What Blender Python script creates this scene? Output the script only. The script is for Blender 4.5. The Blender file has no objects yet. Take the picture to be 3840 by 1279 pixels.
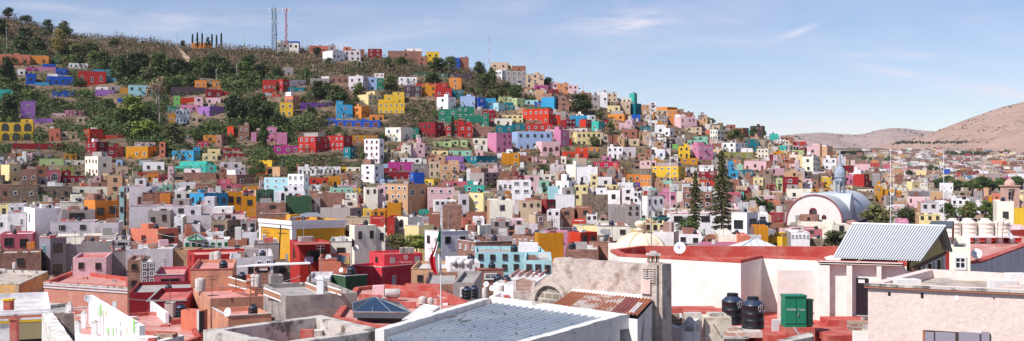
import bpy, math, random
from mathutils import Vector, Matrix
import numpy as np
random.seed(7)
scene = bpy.context.scene
COL = scene.collection
# ---------------- camera, sky, sun ----------------
F = 4117.0                      # focal length in photo pixels (photo is 3840 wide, level camera)
CX, CY = 1920.0, 639.5
cam_d = bpy.data.cameras.new("camera"); cam_d.sensor_width = 36.0
cam_d.lens = 36.0*F/3840.0; cam_d.clip_start = 1.0; cam_d.clip_end = 30000.0
cam = bpy.data.objects.new("camera", cam_d); COL.objects.link(cam)
cam.location = (0, 0, 0); cam.rotation_euler = (math.radians(90), 0, 0)
scene.camera = cam
SUN = Vector((-0.62, -0.50, 0.90)).normalized()
EL = math.asin(SUN.z); AZ = math.atan2(SUN.x, SUN.y)
sl = bpy.data.lights.new("sun", 'SUN'); sl.energy = 5.0; sl.angle = math.radians(0.5); sl.color = (1.0, 0.955, 0.90)
so = bpy.data.objects.new("sun", sl); COL.objects.link(so); so.rotation_euler = SUN.to_track_quat('Z', 'Y').to_euler()
world = bpy.data.worlds.new("World"); scene.world = world; world.use_nodes = True
nt = world.node_tree; nt.nodes.clear()
def N(t, nt, **kw):
    n = nt.nodes.new(t)
    for k, v in kw.items(): setattr(n, k, v)
    return n
out = N('ShaderNodeOutputWorld', nt); bg = N('ShaderNodeBackground', nt); bg.inputs['Strength'].default_value = 0.112
sky = N('ShaderNodeTexSky', nt, sky_type='NISHITA', sun_disc=False, sun_elevation=EL, sun_rotation=AZ)
sky.altitude = 2000; sky.air_density = 1.0; sky.dust_density = 0.9; sky.ozone_density = 2.2
L = nt.links.new
tc = N('ShaderNodeTexCoord', nt)
mp = N('ShaderNodeMapping', nt); mp.inputs['Scale'].default_value = (2.2, 1.0, 11.0); mp.inputs['Rotation'].default_value = (0, math.radians(9), 0)
L(tc.outputs['Generated'], mp.inputs['Vector'])
nz = N('ShaderNodeTexNoise', nt); nz.inputs['Scale'].default_value = 2.3; nz.inputs['Detail'].default_value = 9; nz.inputs['Roughness'].default_value = 0.62; nz.inputs['Distortion'].default_value = 0.5
L(mp.outputs[0], nz.inputs['Vector'])
cr = N('ShaderNodeValToRGB', nt); cr.color_ramp.elements[0].position = 0.50; cr.color_ramp.elements[1].position = 0.80
L(nz.outputs['Fac'], cr.inputs['Fac'])
# individual cirrus wisps: (photo x, photo y, half width, half height, tilt, strength)
sep = N('ShaderNodeSeparateXYZ', nt); L(tc.outputs['Generated'], sep.inputs[0])
def M(op, a, b=None, c=None):
    n = N('ShaderNodeMath', nt, operation=op)
    for i, v in enumerate((a, b, c)):
        if v is None: continue
        if isinstance(v, (int, float)): n.inputs[i].default_value = v
        else: L(v, n.inputs[i])
    return n.outputs[0]
ysafe = M('MAXIMUM', sep.outputs['Y'], 0.05)
U = M('DIVIDE', sep.outputs['X'], ysafe); V = M('DIVIDE', sep.outputs['Z'], ysafe)
nz2 = N('ShaderNodeTexNoise', nt); nz2.inputs['Scale'].default_value = 26; nz2.inputs['Detail'].default_value = 8; nz2.inputs['Roughness'].default_value = 0.65
mp2 = N('ShaderNodeMapping', nt); mp2.inputs['Scale'].default_value = (0.45, 1.0, 2.6); L(tc.outputs['Generated'], mp2.inputs['Vector']); L(mp2.outputs[0], nz2.inputs['Vector'])
wisps = None
for (px, py, w, h, tilt, s) in [(2340, 80, 170, 40, -6, 1.0), (2350, 100, 120, 16, -8, .8), (2980, 125, 90, 11, -22, .75), (3250, 200, 260, 16, 2, .6), (3340, 270, 170, 20, 10, .55),
                                (3750, 345, 230, 26, 8, .95), (3050, 475, 300, 36, 3, .9), (700, 90, 700, 50, -3, .5), (1500, 130, 500, 40, -12, .5), (250, 30, 400, 22, 5, .35), (3740, 90, 200, 50, 20, .3)]:
    u0 = (px-CX)/F; v0 = (CY-py)/F; t = math.radians(-tilt)
    du = M('SUBTRACT', U, u0); dv = M('SUBTRACT', V, v0)
    a = M('ADD', M('MULTIPLY', du, math.cos(t)*F/w), M('MULTIPLY', dv, math.sin(t)*F/w))
    b = M('ADD', M('MULTIPLY', du, -math.sin(t)*F/h), M('MULTIPLY', dv, math.cos(t)*F/h))
    r = M('ADD', M('MULTIPLY', a, a), M('MULTIPLY', b, b))
    g = M('MULTIPLY', M('EXPONENT', M('MULTIPLY', r, -1.0)), s)
    wisps = g if wisps is None else M('ADD', wisps, g)
wn = M('MULTIPLY', M('MAXIMUM', M('SUBTRACT', nz2.outputs['Fac'], 0.36), 0.0), 2.6)
front = M('GREATER_THAN', sep.outputs['Y'], 0.1)
cl = M('ADD', M('MULTIPLY', M('MULTIPLY', wisps, wn), front), M('MULTIPLY', cr.outputs['Color'], 0.30))
cl = M('MINIMUM', M('MULTIPLY', cl, 1.05), 0.9)
mx = N('ShaderNodeMixRGB', nt); L(cl, mx.inputs['Fac']); L(sky.outputs[0], mx.inputs['Color1']); mx.inputs['Color2'].default_value = (7.2, 7.3, 7.9, 1)
tint = N('ShaderNodeMixRGB', nt, blend_type='MULTIPLY'); tint.inputs['Fac'].default_value = 1.0
tint.inputs['Color2'].default_value = (1.085, 0.98, 1.0, 1)
L(mx.outputs[0], tint.inputs['Color1']); L(tint.outputs[0], bg.inputs['Color']); L(bg.outputs[0], out.inputs[0])
scene.view_settings.view_transform = 'Standard'; scene.view_settings.look = 'None'
scene.view_settings.exposure = 0.17; scene.view_settings.gamma = 1.0
scene.view_settings.use_curve_mapping = False
try:
    scene.cycles.max_bounces = 6; scene.cycles.diffuse_bounces = 3; scene.cycles.volume_bounces = 1
except Exception: pass

# ---------------- geometry helpers ----------------
class MB:
    """collects faces, builds ONE mesh object"""
    def __init__(s): s.v = []; s.f = []; s.m = []; s.c = []; s.col = None; s.M = None
    def add(s, vs, fs, mi=0):
        o = len(s.v)
        if s.M is not None: vs = [s.M @ Vector(p) for p in vs]
        s.v.extend([tuple(p) for p in vs])
        for f in fs:
            s.f.append([o+i for i in f]); s.m.append(mi); s.c.append(s.col)
    def box(s, x0, x1, y0, y1, z0, z1, mi=0, top=None):
        vs = [(x0,y0,z0),(x1,y0,z0),(x1,y1,z0),(x0,y1,z0),(x0,y0,z1),(x1,y0,z1),(x1,y1,z1),(x0,y1,z1)]
        s.add(vs, [(0,3,2,1),(0,1,5,4),(1,2,6,5),(2,3,7,6),(3,0,4,7)], mi); s.add(vs[4:], [(0,1,2,3)], mi if top is None else top)
    def quad(s, a, b, c, d, mi=0): s.add([a,b,c,d], [(0,1,2,3)], mi)
    def tube(s, p0, p1, r0, r1=None, n=6, mi=0, cap=True):
        r1 = r0 if r1 is None else r1
        p0 = Vector(p0); p1 = Vector(p1); d = (p1-p0)
        if d.length < 1e-6: return
        q = d.to_track_quat('Z', 'Y'); vs = []
        for i in range(n):
            a = 2*math.pi*i/n; vs.append(p0 + q @ Vector((r0*math.cos(a), r0*math.sin(a), 0)))
        for i in range(n):
            a = 2*math.pi*i/n; vs.append(p1 + q @ Vector((r1*math.cos(a), r1*math.sin(a), 0)))
        fs = [(i, (i+1)%n, n+(i+1)%n, n+i) for i in range(n)]
        if cap: fs += [tuple(range(n-1,-1,-1)), tuple(range(n, 2*n))]
        s.add(vs, fs, mi)
    def lathe(s, prof, c=(0,0,0), n=20, mi=0, a0=0, a1=2*math.pi):
        full = abs(a1-a0-2*math.pi) < 1e-6; k = n if full else n+1; vs = []
        for r, z in prof:
            for i in range(k):
                a = a0+(a1-a0)*i/n; vs.append((c[0]+r*math.cos(a), c[1]+r*math.sin(a), c[2]+z))
        fs = []
        for j in range(len(prof)-1):
            for i in range(n):
                i2 = (i+1)%k; fs.append((j*k+i, j*k+i2, (j+1)*k+i2, (j+1)*k+i))
        s.add(vs, fs, mi)
    def prism(s, poly, z0, z1, mi=0, top=None):
        n = len(poly); zz = z1 if isinstance(z1, (list, tuple)) else [z1]*n
        vs = [(p[0],p[1],z0) for p in poly] + [(p[0],p[1],z) for p, z in zip(poly, zz)]
        s.add(vs, [(i,(i+1)%n,n+(i+1)%n,n+i) for i in range(n)], mi)
        s.add(vs, [tuple(range(n,2*n))], mi if top is None else top)
    def build(s, name, mats, parent=None, smooth=False, loc=None):
        me = bpy.data.meshes.new(name); me.from_pydata(s.v, [], s.f)
        if not isinstance(mats, (list, tuple)): mats = [mats]
        for m in mats: me.materials.append(m)
        if len(mats) > 1: me.polygons.foreach_set('material_index', s.m)
        if any(c is not None for c in s.c):
            at = me.color_attributes.new('Col', 'FLOAT_COLOR', 'CORNER'); arr = []
            for f, c in zip(s.f, s.c):
                arr.extend(list(c or (.5,.5,.5))+[1.0] if len(c or (1,1,1)) == 3 else c); 
                for _ in range(len(f)-1): arr.extend(arr[-4:])
            at.data.foreach_set('color', arr)
        if smooth: me.polygons.foreach_set('use_smooth', [True]*len(s.f))
        me.update()
        o = bpy.data.objects.new(name, me); COL.objects.link(o)
        if parent is not None: o.parent = parent
        if loc is not None: o.location = loc
        return o
def tag(o, label, cat, group=None):
    o['label'] = label; o['category'] = cat
    if group: o['group'] = group
    return o
def thing(name, label, cat, loc=(0,0,0), rz=0.0, group=None):
    o = bpy.data.objects.new(name, None); COL.objects.link(o); o.location = loc; o.rotation_euler = (0,0,rz)
    return tag(o, label, cat, group)
def struct(o): o['kind'] = 'structure'; return o
def dup(root, loc, rz=0, sc=None, label=None, group=None, src_children=None):
    r = root.copy(); COL.objects.link(r); r.location = loc; r.rotation_euler = (0,0,rz)
    if sc is not None: r.scale = sc if isinstance(sc, (tuple, list)) else (sc,)*3
    if label: r['label'] = label
    if group: r['group'] = group
    for ch in CH.get(root.name, []):
        c = ch.copy(); COL.objects.link(c); c.parent = r
    return r
CH = {}
def reg(root, *kids): CH[root.name] = list(kids)
def P(px, py, D): return Vector(((px-CX)/F*D, D, (CY-py)/F*D))          # a photo point at a known distance
def PH(px, py, h):                                                       # a photo point on the plane h metres below the eye
    D = h*F/(py-CY); return Vector(((px-CX)/F*D, D, -h))

# ---------------- materials ----------------
def lin(c):
    if isinstance(c, str): c = tuple(int(c[i:i+2], 16) for i in (0,2,4))
    return tuple(((v/255)/12.92 if v/255 <= .04045 else ((v/255+.055)/1.055)**2.4) for v in c)
def sc3(c, k): return tuple(v*k for v in c)
def base_mat(name, rough=0.85):
    m = bpy.data.materials.new(name); m.use_nodes = True; b = m.node_tree.nodes['Principled BSDF']
    b.inputs['Roughness'].default_value = rough; b.inputs['Specular IOR Level'].default_value = 0.25
    return m, m.node_tree, b
def plain(name, c, rough=0.8, metal=0.0, spec=0.3):
    m, t, b = base_mat(name, rough); b.inputs['Base Color'].default_value = (*c, 1); b.inputs['Metallic'].default_value = metal
    b.inputs['Specular IOR Level'].default_value = spec
    return m
def worn(name, c, c2=None, amount=0.5, scale=0.35, rough=0.88, streak=0.35, bump=0.0, fine=2.2, lo=0.48, hi=0.62, attr=False):
    """painted plaster: large patches of c2 (bare plaster / dirt), fine mottling, faint vertical rain streaks"""
    m, t, b = base_mat(name, rough); l = t.links.new
    g = N('ShaderNodeNewGeometry', t)
    n1 = N('ShaderNodeTexNoise', t); n1.inputs['Scale'].default_value = scale; n1.inputs['Detail'].default_value = 8; n1.inputs['Roughness'].default_value = 0.65
    l(g.outputs['Position'], n1.inputs['Vector'])
    r1 = N('ShaderNodeValToRGB', t); r1.color_ramp.elements[0].position = lo; r1.color_ramp.elements[1].position = hi
    l(n1.outputs['Fac'], r1.inputs['Fac'])
    mpn = N('ShaderNodeMapping', t); mpn.inputs['Scale'].default_value = (1.1, 1.1, 0.30); l(g.outputs['Position'], mpn.inputs['Vector'])
    n2 = N('ShaderNodeTexNoise', t); n2.inputs['Scale'].default_value = 1.3; n2.inputs['Detail'].default_value = 6; l(mpn.outputs[0], n2.inputs['Vector'])
    n3 = N('ShaderNodeTexNoise', t); n3.inputs['Scale'].default_value = fine; n3.inputs['Detail'].default_value = 5; l(g.outputs['Position'], n3.inputs['Vector'])
    mx = N('ShaderNodeMixRGB', t)
    if attr:
        a = N('ShaderNodeAttribute', t); a.attribute_name = 'Col'; l(a.outputs['Color'], mx.inputs['Color1'])
    else: mx.inputs['Color1'].default_value = (*c, 1)
    c2 = c2 or (0.30, 0.25, 0.22); mx.inputs['Color2'].default_value = (*c2, 1)
    ma = N('ShaderNodeMath', t, operation='MULTIPLY'); l(r1.outputs['Color'], ma.inputs[0]); ma.inputs[1].default_value = amount; l(ma.outputs[0], mx.inputs['Fac'])
    mr = N('ShaderNodeMapRange', t); l(n2.outputs['Fac'], mr.inputs['Value']); mr.inputs['From Min'].default_value = .35; mr.inputs['From Max'].default_value = .7
    mr.inputs['To Min'].default_value = 1.05; mr.inputs['To Max'].default_value = 1.05-streak*.42
    mr3 = N('ShaderNodeMapRange', t); l(n3.outputs['Fac'], mr3.inputs['Value']); mr3.inputs['From Min'].default_value = .3; mr3.inputs['From Max'].default_value = .7
    mr3.inputs['To Min'].default_value = 0.9; mr3.inputs['To Max'].default_value = 1.08
    mm = N('ShaderNodeMath', t, operation='MULTIPLY'); l(mr.outputs[0], mm.inputs[0]); l(mr3.outputs[0], mm.inputs[1])
    vm = N('ShaderNodeVectorMath', t, operation='SCALE'); l(mx.outputs[0], vm.inputs[0]); l(mm.outputs[0], vm.inputs['Scale'])
    l(vm.outputs[0], b.inputs['Base Color'])
    if bump:
        bp = N('ShaderNodeBump', t); bp.inputs['Strength'].default_value = bump; bp.inputs['Distance'].default_value = 0.05
        n4 = N('ShaderNodeTexNoise', t); n4.inputs['Scale'].default_value = 5; n4.inputs['Detail'].default_value = 8; n4.inputs['Roughness'].default_value = 0.7
        l(g.outputs['Position'], n4.inputs['Vector']); l(n4.outputs['Fac'], bp.inputs['Height']); l(bp.outputs[0], b.inputs['Normal'])
    return m
def brickmat(name, c1, c2, mortar, scale=1.0, w=0.5, h=0.22, msize=0.02, op='ADD'):
    m, t, b = base_mat(name, 0.9); l = t.links.new
    tcn = N('ShaderNodeTexCoord', t); sp = N('ShaderNodeSeparateXYZ', t); l(tcn.outputs['Object'], sp.inputs[0])
    ad = N('ShaderNodeMath', t, operation=op); l(sp.outputs['X'], ad.inputs[0]); l(sp.outputs['Y'], ad.inputs[1])
    cb = N('ShaderNodeCombineXYZ', t); l(ad.outputs[0], cb.inputs[0]); l(sp.outputs['Z'], cb.inputs[1])
    br = N('ShaderNodeTexBrick', t); br.inputs['Scale'].default_value = scale; br.inputs['Color1'].default_value = (*c1,1); br.inputs['Color2'].default_value = (*c2,1); br.inputs['Mortar'].default_value = (*mortar,1)
    br.inputs['Brick Width'].default_value = w; br.inputs['Row Height'].default_value = h; br.inputs['Mortar Size'].default_value = msize
    l(cb.outputs[0], br.inputs['Vector'])
    n = N('ShaderNodeTexNoise', t); n.inputs['Scale'].default_value = 0.8; n.inputs['Detail'].default_value = 8; l(tcn.outputs['Object'], n.inputs['Vector'])
    mr = N('ShaderNodeMapRange', t); l(n.outputs['Fac'], mr.inputs['Value']); mr.inputs['From Min'].default_value=.3; mr.inputs['From Max'].default_value=.7; mr.inputs['To Min'].default_value = .65; mr.inputs['To Max'].default_value = 1.25
    vm = N('ShaderNodeVectorMath', t, operation='SCALE'); l(br.outputs['Color'], vm.inputs[0]); l(mr.outputs[0], vm.inputs['Scale']); l(vm.outputs[0], b.inputs['Base Color'])
    return m
HEX = dict(gld='d9a02c', blu='1f55b8', sky='3b9ccb', aqu='a9d5dc', pbl='a6bfe4', tea='0d6f7d', gre='1f7a62', mint='93c9b0', lim='b7c98c', oli='8b8a4c', lgr='74b75b',
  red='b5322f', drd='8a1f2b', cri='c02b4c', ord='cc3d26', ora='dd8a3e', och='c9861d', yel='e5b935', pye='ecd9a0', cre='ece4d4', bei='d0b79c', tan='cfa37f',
  sal='d77f66', pin='cf83a6', ppk='e8c0c4', mag='b23a86', vio='a070b8', pur='71409a', lil='cfc6cb', whi='ece8ea', gry='a59a98', bri='a06a58', stn='93816f',
  dkb='54444c', trq='3fb5a6', dgn='3f5f45', crm='f2e9d8', slt='87808e', peach='e0915f', rose='c76577')
MATS = {}
def W(key):
    if key not in MATS:
        c = sc3(lin(HEX[key]), 1.0 if key in ('whi','lil','cre','crm') else .92)
        if key == 'bri': MATS[key] = brickmat('brick_wall', sc3(lin('a96f5b'), .9), sc3(lin('7d5449'), .9), sc3(lin('b09c90'), .9))
        elif key == 'stn': MATS[key] = worn('stone_wall', c, lin('5f5048'), 0.9, 1.4, fine=4, lo=.42, hi=.6, bump=.6)
        elif key in ('whi', 'cre', 'gry', 'lil', 'bei'): MATS[key] = worn('wall_'+key, c, lin('9c8b82'), 0.55, 0.30, lo=.55, hi=.66)
        else: MATS[key] = worn('wall_'+key, c, sc3(lin('a99c90'), .8), 0.28, 0.35, lo=.56, hi=.68, streak=.28)
    return MATS[key]
GLASS = plain('window_glass', (0.022, 0.028, 0.036), 0.12, spec=0.6)
FR = dict(w=plain('frame_white', (0.74, 0.72, 0.72), 0.6), d=plain('frame_dark', (0.07, 0.045, 0.04), 0.6), b=plain('frame_blue', (0.12, 0.35, 0.6), 0.6),
          g=plain('frame_green', (0.05, 0.32, 0.12), 0.6), r=plain('frame_red', (0.28, 0.04, 0.04), 0.6), t=plain('frame_teal', (0.2, 0.5, 0.48), 0.6))
ROOFC = {'w': worn('roof_whitewash', (0.66,0.63,0.62), (0.35,0.31,0.29), .6, .5), 'g': worn('roof_grey_concrete', (0.40,0.37,0.36), (0.2,0.18,0.17), .7, .5),
         'r': worn('roof_red_sealant', (0.52,0.12,0.10), (0.60,0.30,0.27), .6, .45), 'p': worn('roof_pink_faded', (0.62,0.30,0.27), (0.42,0.14,0.12), .6, .5),
         't': worn('roof_tan', (0.50,0.42,0.36), (0.28,0.23,0.2), .7, .5)}
BLACKP = plain('black_plastic', (0.012, 0.013, 0.018), 0.38, spec=0.5)
CREAMP = plain('cream_plastic', (0.80, 0.72, 0.63), 0.5)
CEMENT = worn('asbestos_cement', (0.56,0.50,0.47), (0.3,0.26,0.24), .6, 1.2)
STEEL = plain('galvanised_steel', (0.42,0.43,0.46), 0.45, 0.6)
RUSTY = plain('rusty_iron', (0.16, 0.07, 0.045), 0.8)
WHITEP = plain('white_paint', (0.78,0.77,0.78), 0.6)
DARK = plain('dark_opening', (0.015,0.012,0.012), 0.9)
WOOD = worn('brown_wood', (0.16,0.08,0.05), (0.08,0.04,0.03), .5, 2)
WIRE = plain('black_cable', (0.02,0.02,0.02), 0.6)

# ---------------- terrain ----------------
XS = [-1500,0,60,120,200,300,450,600,680,900,1100,1280,1400,1500,1700,1900,2000,2200,2400,2600,2800,2950,3100,3200,3400,5400]
YS = [40,66,72,86,112,138,150,157,172,182,192,200,217,226,250,302,318,352,396,446,496,538,592,650,760,800]
SF = [0,.09,.18,.27,.36,.45,.545,.636,.727,.836,1.0]
SY = [0,.09,.175,.265,.36,.465,.575,.69,.80,.915,1.0]
def ytop(px): return np.interp(px, XS, YS)
def dtop(px): return np.interp(px, [-1500,0,600,1200,1900,2400,2800,3100,3400], [880,850,800,760,740,720,700,650,500])
def ground(px, D):
    """ground height under photo column px at distance D"""
    if D <= 300: zh = float(np.interp(D, [0,200,250,300], [-26,-26,-24,-20]))
    else:
        dt = float(dtop(px)); yt = float(ytop(px))
        if D <= dt: zh = (CY-(914+(yt-914)*float(np.interp((D-300)/(dt-300), SF, SY))))/F*D
        else: zh = max((CY-yt)/F*dt-(D-dt)*0.3, -60)
    pf = float(np.interp(D, [300,400,500,600,700,850,1000,1300,1600,2000,2400,3000,4000,9000,20000], [916,862,828,797,768,735,710,672,634,590,566,556,560,600,620]))
    zf = (CY-pf)/F*D if D > 300 else -99
    return max(zh, zf)
def dist_at(px, py, d0=300, d1=900):
    """first distance at which the ground reaches photo row py"""
    D = 205.0
    while D < 2600:
        if CY-ground(px, D)/D*F <= py: return D
        D += 4.0
        if px < 2950 and D > dtop(px)-5: return float(dtop(px))-5+max(0.0, (float(ytop(px))-py)*.5)
    return 700.0
def gz(px, D): return ground(px, D)+(tn((px-CX)/F*D, D, .06)*1.3 if D > 420 else 0)
def tn(x, y, s):
    return (math.sin(x*1.3*s+1.7*math.sin(y*.9*s))+math.sin(y*1.7*s+1.1*math.sin(x*1.1*s+2))+.5*math.sin((x+y)*3.1*s+math.sin(x*2.3*s)))*.4
def sheet(name, pxs, Ds, zf, mat):
    mb = MB(); vs = []
    for D in Ds:
        for px in pxs: vs.append(((px-CX)/F*D, D, zf(px, D)))
    n = len(pxs); fs = [(j*n+i, j*n+i+1, (j+1)*n+i+1, (j+1)*n+i) for j in range(len(Ds)-1) for i in range(n-1)]
    mb.add(vs, fs); return struct(mb.build(name, mat, smooth=True))
def soil(name, ca, cb, cc, s1, s2, lo=.45, hi=.6):
    m, t, b = base_mat(name, 0.95); l = t.links.new; g = N('ShaderNodeNewGeometry', t)
    n1 = N('ShaderNodeTexNoise', t); n1.inputs['Scale'].default_value = s1; n1.inputs['Detail'].default_value = 10; n1.inputs['Roughness'].default_value = .7; l(g.outputs['Position'], n1.inputs['Vector'])
    n2 = N('ShaderNodeTexNoise', t); n2.inputs['Scale'].default_value = s2; n2.inputs['Detail'].default_value = 10; n2.inputs['Roughness'].default_value = .75; l(g.outputs['Position'], n2.inputs['Vector'])
    r1 = N('ShaderNodeValToRGB', t); r1.color_ramp.elements[0].color = (*ca,1); r1.color_ramp.elements[1].color = (*cb,1); r1.color_ramp.elements[0].position = .35; r1.color_ramp.elements[1].position = .65
    l(n1.outputs['Fac'], r1.inputs['Fac'])
    r2 = N('ShaderNodeValToRGB', t); r2.color_ramp.elements[0].position = lo; r2.color_ramp.elements[1].position = hi; l(n2.outputs['Fac'], r2.inputs['Fac'])
    mx = N('ShaderNodeMixRGB', t); l(r2.outputs['Color'], mx.inputs['Fac']); l(r1.outputs['Color'], mx.inputs['Color1']); mx.inputs['Color2'].default_value = (*cc,1)
    l(mx.outputs[0], b.inputs['Base Color'])
    bp = N('ShaderNodeBump', t); bp.inputs['Strength'].default_value = .7; bp.inputs['Distance'].default_value = 1.0; l(n2.outputs['Fac'], bp.inputs['Height']); l(bp.outputs[0], b.inputs['Normal'])
    return m
GROUNDM = soil('dry_hillside', (0.30,0.20,0.135), (0.15,0.10,0.07), (0.055,0.05,0.028), 0.04, 0.28, .44, .58)
HILLM = soil('bare_hill', (0.44,0.295,0.24), (0.35,0.23,0.185), (0.18,0.145,0.10), 0.006, 0.022, .52, .70)
HILLM2 = soil('scrubby_far_hill', (0.40,0.29,0.26), (0.33,0.24,0.22), (0.16,0.155,0.14), 0.006, 0.03, .50, .66)
Ds = [12,30,60,100,150]+[200+12*i for i in range(60)]+[930+50*i for i in range(44)]+[3200+300*i for i in range(11)]
sheet('ground', list(range(-1500, 5400, 40)), Ds, gz, GROUNDM)
HZ = {}
def hill(name, xs, ys, D0, D1, y0, mat, amp, fr, px0, px1):
    def zf(px, D):
        yt = float(np.interp(px, xs, ys))
        x = (px-CX)/F*D
        if D <= D1:
            t = (D-D0)/(D1-D0); t = t*t*(3-2*t)*.5+t*.5
            z = (CY-(y0+(yt-y0)*t))/F*D
            z += amp*math.sin(min(t,1)*math.pi)*(tn(x, D*.35, fr)+.5*tn(x+99, D*.5, fr*2.7))
        else: z = (CY-yt)/F*D1-(D-D1)*.35
        return z
    st = (D1-D0)/28
    HZ[name] = zf
    sheet(name, list(range(px0, px1, 12)), [D0+st*i for i in range(-2, 32)], zf, mat)
hill('far_hills', [2500,2920,3000,3080,3150,3210,3250,3290,3340,3400,3470,3700,4600], [520,509,501,497,502,505,500,488,480,482,491,500,450], 3600, 5200, 590, HILLM2, 26, .009, 2300, 4300)
hill('bare_hill', [3000,3130,3250,3360,3430,3500,3560,3620,3700,3760,3840,4100,4600], [620,585,558,533,520,496,472,449,421,401,382,350,330], 2250, 3300, 568, HILLM, 14, .008, 2950, 4700)
hill('low_hill', [3500,3640,3700,3760,3840,4200,4700], [620,568,538,508,471,430,400], 2050, 2450, 582, HILLM, 6, .012, 3480, 4760)
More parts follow.
